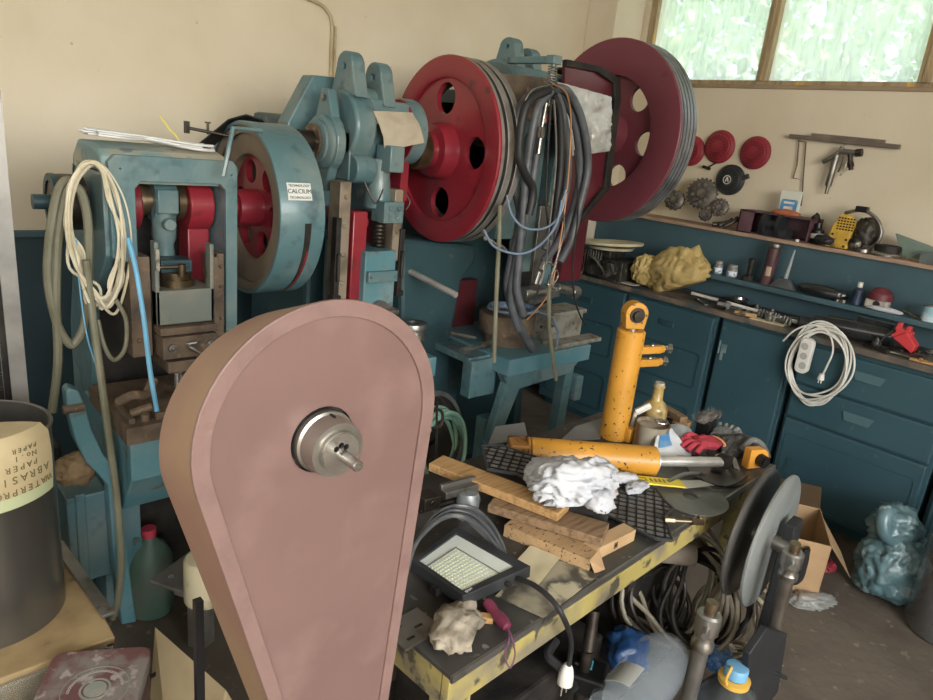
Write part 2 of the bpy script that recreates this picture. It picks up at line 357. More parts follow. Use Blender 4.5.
# ================================================================ CABINETS on the right wall
XF = 3.48
setting('trim_right_wainscot', MB().b2((3.87, -.6, 0), (XW, 2.93, 1.325)), boardm)
obj('upper_shelf_board', MB().b2((3.835, -.6, 1.325), (XW, 2.93, 1.345)), board, None, 'long wooden edged shelf board along the top of the blue wainscot', 'shelf')
obj('ledge_shelf', MB().b2((3.70, -.6, 1.072), (3.868, 2.93, 1.10)).b2((3.835, -.6, .956), (3.868, 2.93, 1.075)), boardm, None, 'long blue painted low shelf behind the worktop carrying jars and tins', 'shelf', bevel=.004)
ybr = [2.93, 1.73, 1.30, .60, -.6]
labels = ['teal steel cabinet with ribbed doors in the corner behind the upright yellow cylinder', 'teal steel cabinet with one plain door left of the coiled white cable', 'teal steel drawer cabinet behind the cardboard box', 'teal steel cabinet at the right edge behind the plastic bags']
for i in range(4):
    ya, yb = ybr[i + 1] + .012, ybr[i] - .012
    t = thing('steel_cabinet', (XF + .1, (ya + yb) / 2, 0), labels[i], 'cabinet', 'teal cabinets under the worktop')
    b = MB(); b.b2((XF + .02, ya, .06), (3.865, yb, .92)); b.b2((XF + .07, ya + .01, 0), (3.86, yb - .01, .06))
    obj('body', b, cabm, t, bevel=.004)
    if i < 2:
        nd = 2 if i == 0 else 1
        for k in range(nd):
            a_ = ya + (yb - ya) / nd * k + .012; c_ = ya + (yb - ya) / nd * (k + 1) - .012
            d = obj('door', MB().b2((XF - .004, a_, .07), (XF + .02, c_, .905)), cabm, t, bevel=.008)
            if i == 0:
                b = MB(); b.curve(rrect(a_ + .035, .48, c_ - .05, .69, .03), [rrect(a_ + .045, .49, c_ - .06, .68, .025)], frame((XF - .006, 0, 0), (0, 1, 0), (0, 0, 1)), .006)
                b.curve(rrect(a_ + .04, .12, c_ - .04, .36, .03), [rrect(a_ + .055, .135, c_ - .055, .345, .025)], frame((XF - .006, 0, 0), (0, 1, 0), (0, 0, 1)), .006)
                obj('door_rib', b, cabm2, d)
                obj('grip', MB().b2((XF - .01, (a_ + c_) / 2 - .05, .785), (XF, (a_ + c_) / 2 + .05, .825)), cabm2, d, bevel=.006)
            else:
                b = MB(); b.box((XF - .006, c_ - .04, .76), (.006, .03, .045)); b.cyl((XF - .01, c_ - .015, .73), (XF - .01, c_ - .015, .80), .006); b.box((XF - .008, c_ - .035, .725), (.01, .012, .06))
                obj('latch', b, mat('worn_latch', '#5f7f84', '#869a9a', .5, .3), d)
    else:
        # two drawers and a low door
        for (z0, z1, nm) in ((.705, .90, 'drawer'), (.522, .695, 'drawer'), (.075, .512, 'door')):
            d = obj(nm, MB().b2((XF - .004, ya + .015, z0), (XF + .02, yb - .015, z1)), cabm, t, bevel=.008)
            ym = (ya + yb) / 2
            if nm == 'drawer':
                b = MB(); b.prism([(ym - .07, z1 - .055), (ym + .07, z1 - .055), (ym + .055, z1 - .1), (ym - .055, z1 - .1)], lambda u, v, h: (h, u, v), XF - .012, XF - .002); obj('recessed_grip', b, mat('grip_paint', '#45656c', None, .5), d, bevel=.003)
            else:
                b = MB(); b.curve(rrect(ya + .04, .10, yb - .04, .435, .02), [rrect(ya + .046, .106, yb - .046, .429, .018)], frame((XF - .006, 0, 0), (0, 1, 0), (0, 0, 1)), .004); obj('door_rib', b, cabm, d)
                b = MB(); b.cyl((XF - .012, yb - .09, .30), (XF, yb - .09, .30), .012); b.box((XF - .006, yb - .09, .25), (.006, .03, .05)); obj('lock', b, mat('lock_paint', '#2c4e58', None, .5), d)
b = MB(); b.b2((XF - .02, -.6, .925), (3.868, 2.93, .955)); obj('worktop', b, mat('grubby_worktop', '#5a5048', '#7c6a58', .6, sc=7, c3='#3b4a4c', sc3=9, lo3=.5, hi3=.62, bump=.2), None, 'long grimy brown worktop on top of the teal cabinets', 'worktop', bevel=.003)

# ================================================================ WORK TABLE
TZ = .75
tdir = (A(775, 465, Z=TZ) - A(451, 676, Z=TZ)); TL = tdir.length; tdir.normalize(); tn = Vector((-tdir.y, tdir.x, 0)); T0 = A(451, 676, Z=TZ)
def T(u, v, z=0): return T0 + tdir * u + tn * v + Vector((0, 0, z))
TR = Matrix((tdir, tn, Vector((0, 0, 1)))).transposed()
TW = .62
tb = thing('work_table', T(TL / 2, TW / 2, -TZ), 'worn steel topped work table with yellow painted edge, covered in tools', 'table')
obj('tabletop', MB().box(T(TL / 2, TW / 2, -.006), (TL, TW, .012), TR), ttop, tb, bevel=.002)
b = MB(); h = .075
b.box(T(TL / 2, .012, -.012 - h / 2), (TL, .02, h), TR); b.box(T(TL / 2, TW - .012, -.012 - h / 2), (TL, .02, h), TR); b.box(T(.012, TW / 2, -.012 - h / 2), (.02, TW - .05, h), TR); b.box(T(TL - .012, TW / 2, -.012 - h / 2), (.02, TW - .05, h), TR)
obj('apron', b, yellow_s, tb, bevel=.002)
b = MB(); b.box(T(TL / 2, -.002, -.008), (TL, .006, .016), TR); obj('edge_strip', b, steel, tb, label='bare steel strip along the front edge')
for u in (.04, TL - .12):
    for v in (.05, TW - .05):
        obj('leg', MB().box(T(u + .02, v, -.012 - (TZ - .012) / 2), (.06, .06, TZ - .012), TR), yellow_s, tb, bevel=.003)
b = MB(); b.box(T(TL / 2, TW / 2, -TZ + .12), (TL - .18, TW - .14, .015), TR); obj('lower_shelf', b, mat('dark_shelf', '#3a3530', '#4c453c', .8), tb)

# ================================================================ BELT GUARD in the foreground
guardm = mat('brown_pink_guard_paint', '#785a54', '#70534d', .4, sc=3, lo=.4, hi=.65, c3='#83665f', sc3=7, lo3=.52, hi3=.75, bump=.05, bsc=14, coat=.15)
gthing = thing('belt_guard_machine', (.53, .90, 0), 'machine belt guard, large teardrop shaped pinkish brown cover in the foreground', 'machine')
GY, gc, gR = .80, (.4945, 1.274), .1965
lo_c, lo_r = (.566, .50), .062
def bk(u, v):
    k = max(0, min(1, (v - lo_c[1]) / (1.279 - lo_c[1]))); return u, v - .041 * k
def tear(off, n=40):
    R, r = gR - off, lo_r - off * .8; dx, dz = lo_c[0] - gc[0], lo_c[1] - gc[1]; D = math.hypot(dx, dz); base = math.atan2(dz, dx); a = math.acos((R - r) / D); P = []
    for i in range(n + 1): t = base + a + (2 * PI - 2 * a) * i / n; P.append((gc[0] + R * math.cos(t), gc[1] + R * math.sin(t)))
    for i in range(13): t = base - a + 2 * a * i / 12; P.append((lo_c[0] + r * math.cos(t), lo_c[1] + r * math.sin(t)))
    return P
hc = A(322, 439, Y=GY); hu, hv = hc.x, hc.z
fXZ = lambda u, v, h: (u, h, v)
b = MB(); b.curve(tear(.003), [circ(hu, hv, .052, 32)], gXZ(GY), .003, .001); obj('face_panel', b, guardm, gthing)
b = MB(); b.curve(tear(0), [tear(.0215)], gXZ(GY - .0035), .004, .0015); obj('flange', b, mat('guard_flange_paint', '#80635c', '#765953', .45, sc=14, bump=.35, bsc=30), gthing)
b = MB(); P = tear(0); Q = tear(.004); N = len(P)
vs = [(u, GY + .001, v) for u, v in P] + [(bk(u, v)[0], GY + .118, bk(u, v)[1]) for u, v in P] + [(u, GY + .001, v) for u, v in Q] + [(bk(u, v)[0], GY + .118, bk(u, v)[1]) for u, v in Q]
fs = []
for i in range(N):
    j = (i + 1) % N; fs += [(i, j, N + j, N + i), (2 * N + j, 2 * N + i, 3 * N + i, 3 * N + j), (i, 2 * N + i, 2 * N + j, j), (N + i, N + j, 3 * N + j, 3 * N + i)]
b.add(vs, fs, True); obj('rim', b, mat('guard_rim_paint', '#8f6a58', '#9a7a5c', .5, sc=4, bump=.1), gthing)
b = MB(); b.curve([bk(*q) for q in tear(.006)], [], gXZ(GY + .114), .004); obj('back_panel', b, guardm, gthing)
hub = MB(); hub.lathe([(.046, .02), (.047, -.006), (.047, -.012), (.043, -.014), (.042, -.040), (.041, -.044), (.031, -.044), (.0305, -.050), (.02, -.050)][::1], (hu, GY, hv), (0, 1, 0), 40, cap=False)
hub.lathe([(.052, .012), (.052, .02), (.001, .02)], (hu, GY, hv), (0, 1, 0), 32, cap=False)
h_ = obj('hub', hub, mat('turned_hub_steel', '#aaa69e', '#8e8a82', .3, .85, sc=10), gthing)
b = MB(); m4 = frame((hu, GY - .049, hv), (1, 0, 0), (0, 0, 1)); b.curve(circ(0, 0, .029), [circ(0, .011, .0045, 12), circ(-.008, .007, .0045, 12), circ(.008, .007, .0045, 12)], m4, .006); obj('hub_plate', b, steel_l, h_)
b = MB(); b.cyl((hu + .002, GY - .04, hv - .004), (hu + .002, GY - .092, hv - .004), .0085); b.lathe([(.0085, 0), (.007, .002), (.003, .002), (.002, 0)], (hu + .002, GY - .092, hv - .004), (0, -1, 0), 20, cap=False); obj('shaft', b, steel_l, gthing)
b = MB(); b.box((hu + .004, GY - .016, hv + .042), (.004, .02, .004)); b.tube([(hu + .046 * math.cos(t), GY - .004, hv + .046 * math.sin(t)) for t in [i * PI / 8 for i in range(16)]], .0022, 6, closed=True); obj('clamp_screw', b, black, gthing)
b = MB(); b.b2((.42, .84, 0), (.70, 1.00, .03)); b.b2((.50, .92, .03), (.62, .985, 1.05)); b.cyl((hu, .92, hv), (hu, 1.0, hv), .03); b.b2((.47, .925, .95), (.56, .985, 1.3)); obj('machine_column', b, soot_shade, gthing, bevel=.004)
rp = A(198, 600, Y=1.0); b = MB(); b.b2((rp.x - .007, .993, 0), (rp.x + .007, 1.007, rp.z)); obj('steel_rod', b, blackp, None, 'thin black upright bar standing left of the teardrop guard', 'bar')

# ================================================================ FLYWHEEL helper (axis along +X)
def wheel_parts(t, x, yc, zc, R, th, rr, holes, hr, hol, m, mrim, mface=None, yaw=-.05, a0=PI / 2, hub=(.08, .12), grooves=3, rec=.02):
    ax = Vector((math.cos(yaw), math.sin(yaw), 0)); U = Vector((-ax.y, ax.x, 0)) * -1      # U: to the right in the photo (towards the camera)
    o = Vector((x, yc, zc)); m4 = frame(o, U, (0, 0, 1)); n_ = Vector(m4.col[2][:3]); sgn = 1 if n_.dot(ax) > 0 else -1
    def M(h): k = m4.copy(); p = o + ax * h; k[0][3], k[1][3], k[2][3] = p; return k
    b = MB(); b.curve(circ(0, 0, rr * 1.02, 56), [circ(hr * math.cos(a0 + 2 * PI * i / holes), hr * math.sin(a0 + 2 * PI * i / holes), hol, 24) for i in range(holes)], M(rec + .012), .022)
    web = obj('web', b, m, t)
    b = MB(); b.lathe([(rr, rec + .02), (rr, .004), (rr + .006, 0), (R - .004, 0), (R, .004), (R, .012)], o, ax, 72, cap=False)
    obj('wheel_face', b, mface or m, t)
    pr = [(R, .012)]; g = th - .024
    for i in range(grooves):
        s = .012 + g * i / grooves; e = g / grooves; pr += [(R, s), (R, s + e * .3), (R - .012, s + e * .45), (R - .012, s + e * .6), (R, s + e * .75)]
    for i in range(grooves):
        s = .012 + g * i / grooves; e = g / grooves; q_ = MB(); q_.lathe([(R - .012, s + e * .40), (R - .003, s + e * .36), (R - .003, s + e * .69), (R - .012, s + e * .65)], o, ax, 72, cap=False); obj('groove_shade', q_, black, t)  # black ring in each groove stands in for its shade
    pr += [(R, th), (rr, th), (rr, rec + .02)]
    b = MB(); b.lathe(pr, o, ax, 72, cap=False); obj('rim', b, mrim, t)
    b = MB(); b.lathe([(hub[0], rec + .05), (hub[0], -.01), (hub[0] * .92, -hub[1] * .5), (hub[0] * .62, -hub[1] * .55), (hub[0] * .6, -hub[1]), (.02, -hub[1])], o, ax, 32); obj('hub', b, m, t)
    return ax, U, o
# ================================================================ PRESS 1 (small, left)
fYZ = lambda u, v, h: (h, u, v)
def AX(px, py, Y): p = A(px, py, Y=Y); return (p.x, p.z)
p1 = thing('mechanical_press', (.72, 2.3, 0), 'small teal mechanical press at the left with red crank webs and a covered flywheel', 'press', 'row of mechanical presses along the back wall')
b = MB(); b.curve([(.548, 1.30), (.608, 1.28), (.608, 1.485), (.625, 1.505), (.845, 1.505), (.862, 1.485), (.862, 1.06), (.872, 1.045), (.893, 1.045), (.893, 1.55), (.88, 1.568), (.565, 1.568), (.548, 1.55)], [circ(.575, 1.535, .004, 8), circ(.878, 1.53, .004, 8)], gXZ(2.005), .022, .002)
obj('front_frame', b, teal, p1)
b = MB(); b.prism([(2.02, 1.49), (2.02, 1.565), (2.05, 1.58), (2.12, 1.592), (2.24, 1.592), (2.30, 1.55), (2.32, 1.46), (2.28, 1.45), (2.26, 1.52), (2.06, 1.52)], fYZ, .535, .885); obj('top_casting', b, mat('dusty_teal_paint', '#6f8f90', '#a19c88', .6, sc=6, lo=.42, hi=.6, c3='#54707a', sc3=14), p1, bevel=.012)
for x0, x1 in ((.535, .56), (.868, .892)):
    b = MB(); b.prism([(2.015, 1.52), (2.015, 1.30 if x0 < .6 else 1.05), (2.2, 1.1), (2.24, .85), (2.22, .0), (2.50, 0), (2.46, 1.0), (2.34, 1.3), (2.31, 1.52)], fYZ, x0, x1); obj('side_plate', b, teal, p1, bevel=.004)
obj('column', MB().b2((.57, 2.28, 0), (.866, 2.44, 1.0)), soot_shade, p1)  # column coloured black to paint in the shade under the bed
obj('inner_shade_box', MB().b2((.562, 2.24, .95), (.866, 2.28, 1.50)), soot_shade, p1)  # added dark box, stands in for the shade behind the crank
obj('front_flange', MB().b2((.575, 2.17, 0), (.64, 2.26, .80)), teal_b, p1, bevel=.004)
for x0, x1 in ((.60, .655), (.79, .862)):
    b = MB(); b.cyl((x0, 2.15, 1.425), (x1, 2.15, 1.425), .078, n=36); b.b2((x0 + .005, 2.12, 1.06), (x1, 2.2, 1.36)) if x0 > .7 else b.b2((x0, 2.16, 1.2), (x1, 2.3, 1.4)); obj('crank_web', b, red, p1, bevel=.004)
b = MB(); b.cyl((.652, 2.15, 1.435), (.80, 2.15, 1.435), .044, n=28); b.cyl((.657, 2.15, 1.435), (.668, 2.15, 1.435), .056); b.cyl((.765, 2.15, 1.435), (.785, 2.15, 1.435), .058, n=28); obj('crankshaft', b, bronze, p1)
b = MB(); b.cyl((.693, 2.14, 1.44), (.757, 2.14, 1.44), .062, n=32); b.lathe([(.036, 0), (.034, .1), (.026, .12), (.03, .16)], (.725, 2.12, 1.43), (0, 0, -1), 24); b.b2((.695, 2.075, 1.405), (.755, 2.12, 1.475)); b.cyl((.725, 2.06, 1.375), (.725, 2.09, 1.375), .018)
obj('connecting_rod', b, teal, p1, bevel=.004)
b = MB(); b.box((.726, 2.06, 1.262), (.09, .07, .036)); bolt(b, (.70, 2.025, 1.262), (0, -1, 0), .011); bolt(b, (.752, 2.025, 1.262), (0, -1, 0), .011); obj('rod_clamp', b, teal_d, p1, bevel=.004)
sg = mat('grey_green_slide', '#6a736c', '#7d7a6c', .45, .2, sc=8, c3='#555b50', sc3=20)
b = MB(); b.b2((.645, 1.965, 1.105), (.812, 2.12, 1.205)); b.b2((.645, 1.965, 1.105), (.657, 2.0, 1.345)); b.b2((.80, 1.965, 1.105), (.812, 2.0, 1.335)); obj('slide', b, sg, p1, bevel=.003)
b = MB(); b.cyl((.727, 2.04, 1.205), (.727, 2.04, 1.225), .052, n=32); b.cyl((.727, 2.04, 1.222), (.727, 2.04, 1.245), .044, n=32); b.cyl((.727, 1.99, 1.24), (.727, 1.99, 1.275), .011); b.cyl((.665, 1.99, 1.268), (.727, 1.99, 1.268), .004); obj('adjusting_nut', b, bronze, p1)
obj('scale', MB().b2((.646, 1.958, 1.265), (.656, 1.965, 1.325)), mat('scale_plate', '#9b9888', '#4a4a44', .4, .4, sc=60), p1)
b = MB(); b.b2((.585, 1.99, 1.01), (.64, 2.06, 1.30)); 
for z in (1.06, 1.16, 1.26): bolt(b, (.605, 1.99, z), (0, -1, 0), .008)
obj('gib', b, rusty, p1, bevel=.003)
b = MB(); b.b2((.815, 1.975, 1.04), (.828, 2.06, 1.295)); b.b2((.835, 2.0, 1.04), (.857, 2.06, 1.30))
for z in (1.1, 1.2, 1.26): bolt(b, (.846, 2.0, z), (0, -1, 0), .006)
obj('gib', b, rusty, p1, bevel=.002)
b = MB(); b.b2((.648, 1.945, 1.078), (.812, 2.1, 1.10)); b.b2((.65, 1.935, 1.01), (.81, 2.1, 1.075)); b.b2((.665, 1.94, .965), (.80, 2.08, 1.0)); obj('die_clamp', b, rusty, p1, bevel=.003)
b = MB()
for x in (.675, .785): b = MB(); bolt(b, (x, 1.935, 1.045), (0, -1, 0), .013, .01); b.cyl((x, 1.93, 1.045), (x, 1.905, 1.045), .006); obj('clamp_bolt', b, steel, p1)
b = MB(); b.tube([(.715, 1.935, 1.05), (.725, 1.91, 1.045), (.745, 1.90, 1.03)], .005); b.tube([(.715, 1.935, 1.05), (.74, 1.91, 1.06)], .005); obj('clamp_lever', b, steel, p1)
for x, y in ((.685, 1.93), (.72, 2.0), (.795, 1.93)): obj('guide_pin', MB().cyl((x, y, .86), (x, y, .97), .0085), steel_l, p1)
b = MB(); b.b2((.515, 1.835, .815), (.86, 2.2, .865)); b.b2((.60, 1.86, .865), (.86, 2.1, .885)); b.b2((.53, 1.86, .865), (.545, 2.0, .88)); b.tube([(.53, 1.95, .9), (.56, 1.92, .925), (.60, 1.94, .915), (.63, 1.96, .95)], .014, 8); b.tube([(.545, 1.9, .88), (.60, 1.89, .895)], .012)
b.cyl((.575, 1.87, .865), (.575, 1.87, .885), .012); b.cyl((.63, 1.87, .865), (.63, 1.87, .875), .01); obj('bolster', b, rusty, p1, bevel=.004)
b = MB(); b.prism([(1.845, .815), (1.845, .70), (1.95, .56), (2.3, .56), (2.3, .815)], fYZ, .525, .86); obj('bed', b, teal_b, p1, bevel=.006)
b = MB(); b.lathe([(.02, -.03), (.056, -.03), (.074, -.028), (.076, .0), (.076, .045), (.05, .048), (.02, .06)], (.475, 2.16, 1.425), (1, 0, 0), 36); obj('shaft_drum', b, steel_d, p1)
b = MB(); b.lathe([(.058, -.034), (.076, -.034), (.076, -.02), (.058, -.02)], (.475, 2.16, 1.425), (1, 0, 0), 36, cap=False); b.cyl((.40, 2.16, 1.425), (.54, 2.16, 1.425), .02); obj('drum_ring', b, teal_d, p1)
# treadle lever on its plate
b = MB(); Yl = 1.93; pl = [(66, 392), (70, 388), (79, 391), (86, 408), (92, 430), (104, 455), (116, 470), (119, 500), (137, 622), (122, 625), (114, 560), (108, 485), (86, 462), (75, 440), (68, 412)]
b.prism([AX(x, y, Yl) for x, y in pl], fXZ, Yl, Yl + .05); obj('treadle_lever', b, teal_b, p1, bevel=.005)
b = MB(); q0 = A(66, 500, Y=2.0); b.b2((q0.x, 2.0, .32), (.50, 2.14, q0.z)); b.b2((q0.x + .02, 1.99, .34), (.44, 2.0, .62)); obj('gear_box', b, teal, p1, bevel=.012)
b = MB(); b.cyl(A(63, 410, Y=1.93), A(63, 410, Y=1.93) + Vector((.05, 0, 0)), .012); obj('lever_pin', b, rusty, p1)
b = MB(); b.b2((.50, 2.225, 0), (.90, 2.7, .05)); obj('base', b, teal_d, p1, bevel=.006)
# flywheel inside its guard drum
WX = .99
wheel1 = thing('x', (0, 0, 0)); bpy.data.objects.remove(wheel1)
wh = obj('flywheel', MB().cyl((.89, 2.17, 1.42), (1.17, 2.17, 1.42), .035), steel_d, p1)
wheel_parts(wh, WX + .02, 2.17, 1.415, .245, .11, .170, 6, .120, .038, red, dustb, mface=dustb, yaw=0, a0=.9, hub=(.06, .09), rec=.03)
gp = obj('flywheel_guard', (lambda q: (q.lathe([(.262, -.004), (.272, -.004), (.275, 0), (.275, .145), (.267, .148), (.267, 0), (.262, 0)], (WX, 2.17, 1.41), (1, 0, 0), 64, cap=False), q)[1])(MB()), teal, p1)
b = MB(); b.lathe([(.238, .01), (.262, .004), (.262, .02), (.238, .02)], (WX, 2.17, 1.41), (1, 0, 0), 64, cap=False); obj('guard_lip', b, dustb, gp)
b = MB(); b.lathe([(.268, .13), (.268, .142), (.02, .142), (.02, .13)], (WX, 2.17, 1.41), (1, 0, 0), 56, cap=False); obj('guard_back', b, teal_d, gp)
b = MB()   # slot in the drum with the red wheel showing
def dr(a, x, r=.2755): return Vector((WX + x, 2.17 - r * math.cos(a), 1.41 + r * math.sin(a)))
sl = [dr(-.02 - i * .075, .075 + .012 * i / 12, .2762) for i in range(17)]; sl2 = [dr(-.02 - i * .075, .098 + .004 * i / 12, .2762) for i in range(17)]
b.add(sl + sl2, [(i, i + 1, 17 + i + 1, 17 + i) for i in range(16)]); obj('slot', b, soot_shade, gp)
b = MB(); s3 = [dr(-.35 - i * .062, .092, .2768) for i in range(17)]; s4 = [dr(-.35 - i * .062, .099, .2768) for i in range(17)]; b.add(s3 + s4, [(i, i + 1, 17 + i + 1, 17 + i) for i in range(16)]); obj('wheel_edge_in_slot', b, red, gp)
# maker's sticker on the drum
lab = MB(); P0 = dr(.25, .055, .2765); 
def drum_patch(a0, a1, x0, x1, r):
    vs = []; N = 8
    for i in range(N + 1):
        a = a0 + (a1 - a0) * i / N; vs += [dr(a, x0, r), dr(a, x1, r)]
    return vs, [(2 * i, 2 * i + 1, 2 * i + 3, 2 * i + 2) for i in range(N)]
vs, fs = drum_patch(.23, .42, .022, .102, .2762); lab.add(vs, fs); sk = obj('sticker', lab, mat('sticker_white', '#c9cdc8', None, .5), gp)
lt = MB()
for body, a, s in (('TECHNOLOGY', .388, .0105), ('CALCIUM', .325, .0185), ('TECHNOLOGY', .258, .0105)):
    o_ = dr(a, .062, .2772); n_ = Vector((0, -math.cos(a), math.sin(a))); m4 = frame(o_, (1, 0, 0), (0, -n_.z, 0) if False else Vector((0, math.sin(a), math.cos(a)))); lt.text(body, m4, s, .0008)
obj('lettering', lt, blackp, sk)
b = MB(); b.tube([A(223, 176, Y=1.93), A(233, 128, Y=1.93), A(262, 131, Y=1.95)], .007, 6, spline=False); obj('guard_bracket', b, teal, gp)
b = MB(); b.cyl((.865, 2.3, 1.645), (1.0, 2.25, 1.63), .005); b.b2((.86, 2.29, 1.628), (.872, 2.31, 1.665)); b.cyl((.925, 2.28, 1.63), (.925, 2.28, 1.668), .004); b.cyl((.925, 2.28, 1.664), (.925, 2.28, 1.669), .009); obj('belt_tensioner', b, steel_d, p1)
b = MB(); Qs = [A(190, 150, Y=2.35), A(205, 138, Y=2.3), A(228, 119, Y=2.25), A(246, 114, Y=2.2), A(262, 119, Y=2.15)]
b.sheet(lambda u, v: Qs[0].lerp(Qs[4], u) * 0 + (lambda k: Qs[min(3, int(k))].lerp(Qs[min(3, int(k)) + 1], k - min(3, int(k))))(u * 4) + Vector((v * .05, .05 * v, -.02 * v)), 12, 2, .004); obj('belt_strip', b, black, p1)

# ================================================================ PRESS 2 (middle)
p2 = thing('mechanical_press', (1.55, 2.45, 0), 'middle teal mechanical press with bright red four-hole flywheel and two lifting lugs', 'press', 'row of mechanical presses along the back wall')
Y = 2.2; SZ = 1.64
b = MB(); Yp = 2.33; b.prism([AX(x, y, Yp) for x, y in ((313, 75), (346, 78), (350, 130), (348, 230), (296, 232), (284, 172), (288, 122))], fXZ, Yp, Yp + .08); obj('head_cheek', b, teal, p2, bevel=.006)
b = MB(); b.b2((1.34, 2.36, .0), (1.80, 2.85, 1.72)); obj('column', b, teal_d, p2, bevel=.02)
b = MB(); b.cyl((1.20, Y, SZ), (1.82, Y, SZ), .034, n=28); obj('crankshaft', b, steel_d, p2)
b = MB(); P = []; 
for i in range(32):
    a = 2 * PI * i / 32; r = .098; P.append((Y + r * math.cos(a), SZ - .005 + r * math.sin(a)))
P = [(Y + .095 * math.cos(t), SZ + .095 * math.sin(t)) for t in [PI * .12 * i - PI * .38 for i in range(0, 7)]]
P = [(Y - .022, SZ + .175), (Y + .022, SZ + .175)] + [(Y + .1 * math.cos(t), SZ + .1 * math.sin(t)) for t in [PI * .32 - i * PI * .64 / 8 for i in range(9)]] + [(Y + .02, SZ - .165), (Y - .02, SZ - .165)] + [(Y - .1 * math.cos(t), SZ - .1 * math.sin(t)) for t in [PI * .32 - i * PI * .64 / 8 for i in range(9)]]
b.prism(P, fYZ, 1.295, 1.33); obj('bearing_flange', b, teal, p2, bevel=.005)
b = MB(); b.lathe([(.09, 0), (.09, -.012), (.078, -.02), (.074, -.02), (.074, -.03), (.05, -.034), (.036, -.034)], (1.295, Y, SZ), (1, 0, 0), 40, cap=False); bf = obj('bearing_cap', b, teal, p2)
b = MB(); b.lathe([(.058, -.036), (.058, -.045), (.034, -.045)], (1.295, Y, SZ), (1, 0, 0), 36, cap=False)
for i in range(6): bolt(b, (1.25, Y + .046 * math.cos(i * PI / 3), SZ + .046 * math.sin(i * PI / 3)), (-1, 0, 0), .007)
obj('cap_ring', b, rusty, bf)
for dz_ in (.145, -.14): b = MB(); bolt(b, (1.295, Y, SZ + dz_), (-1, 0, 0), .013); obj('flange_bolt', b, steel, p2)
b = MB(); b.lathe([(.03, 0), (.112, 0), (.12, .008), (.12, .078), (.112, .086), (.03, .086)], (1.355, Y, 1.70), (1, 0, 0), 48); b.b2((1.355, Y - .08, 1.52), (1.44, Y + .15, 1.68)); b.cyl((1.36, Y - .08, 1.56), (1.44, Y - .08, 1.56), .05); obj('bearing_cap', b, teal, p2, bevel=.004)
for x0, zc in ((1.395, 1.895), (1.515, 1.875)):
    b = MB(); m4 = frame((x0, 0, 0), (0, -1, 0), (0, 0, 1)); P = [(-Y - .075, zc - .09), (-Y + .075, zc - .09)] + [(-Y + .045 * math.cos(t), zc + .045 * math.sin(t)) for t in [i * PI / 10 for i in range(11)]]
    b.curve(P, [circ(-Y, zc, .015, 16)], m4, .042, .006); obj('lifting_lug', b, teal, p2)
b = MB(); b.tube([(1.40, Y, 1.81), (1.47, Y, 1.79), (1.55, Y, 1.80)], .045, 14); b.b2((1.38, Y - .07, 1.74), (1.62, Y + .2, 1.80)); obj('head_top', b, teal, p2, bevel=.01)
b = MB(); b.lathe([(.04, 0), (.112, 0), (.115, .003)], (1.605, Y, 1.70), (1, 0, 0), 48, cap=False); b.b2((1.605, Y - .05, 1.45), (1.64, Y + .08, 1.68)); obj('crank_web', b, red, p2)
b = MB(); b.lathe([(.115, .003), (.118, .01), (.118, .06), (.04, .065)], (1.605, Y, 1.70), (1, 0, 0), 48, cap=False); obj('bearing_cap', b, teal, p2)
cx = A(383, 170, Y=2.1).x
b = MB(); b.cyl((cx - .055, Y, SZ + .01), (cx + .045, Y, SZ + .01), .068, n=32); b.lathe([(.045, 0), (.038, .06), (.042, .09), (.05, .14), (.05, .175)], (cx, 2.12, SZ - .04), (0, 0, -1), 24); b.b2((cx - .02, 2.03, SZ - .08), (cx + .04, 2.12, SZ + .01)); obj('connecting_rod', b, teal, p2, bevel=.004)
b = MB(); b.box((cx + .01, 2.07, 1.42), (.085, .08, .075))
for dx in (-.005, .03):
    for z in (1.40, 1.435): bolt(b, (cx + dx, 2.03, z), (0, -1, 0), .011)
obj('rod_clamp', b, teal, p2, bevel=.012)
b = MB(); b.cyl((cx + .0, 2.1, 1.25), (cx + .0, 2.1, 1.39), .022); 
for i in range(8): b.lathe([(.022, 0), (.026, .004), (.022, .008)], (cx, 2.1, 1.27 + i * .014), (0, 0, 1), 16)
obj('adjusting_screw', b, steel_d, p2)
sx0 = A(366, 250, Y=2.02).x; sx1 = A(397, 248, Y=2.02).x
b = MB(); b.b2((sx0, 2.02, .85), (sx1, 2.3, 1.285)); obj('slide', b, teal_b, p2, bevel=.004)
b = MB(); b.b2((sx0 + .005, 2.0, 1.175), (sx1 - .003, 2.02, 1.215))
for x in (sx0 + .015, sx1 - .015): bolt(b, (x, 2.0, 1.195), (0, -1, 0), .005)
obj('slide_plate', b, teal, p2, bevel=.002)
b = MB(); zc = 1.065; b.cyl(((sx0 + sx1) / 2, 2.0, zc), ((sx0 + sx1) / 2, 2.02, zc), .04, n=32); b.cyl((sx0 + .02, 1.985, zc), (sx1 - .005, 1.985, zc), .012)
for x in (sx0 + .02, (sx0 + sx1) / 2, sx1 - .02): bolt(b, (x, 2.0, zc), (0, -1, 0), .016, .02)
obj('clamp_knob', b, steel, p2)
gx0 = A(352, 250, Y=2.05).x; gx1 = A(366, 250, Y=2.05).x
b = MB(); b.b2((gx0, 2.05, .9), (gx1, 2.13, 1.42)); b.b2((gx0 + .01, 2.035, 1.06), (gx1 - .01, 2.05, 1.10)); b.b2((sx1 + .005, 2.08, .9), (sx1 + .03, 2.3, 1.40)); b.cyl((gx1 - .01, 2.07, 1.38), (gx1 - .01, 2.3, 1.38), .03); obj('red_gib_block', b, red, p2, bevel=.004)
bei = mat('worn_beige_gib', '#948673', '#6f6352', .5, .4, sc=12)
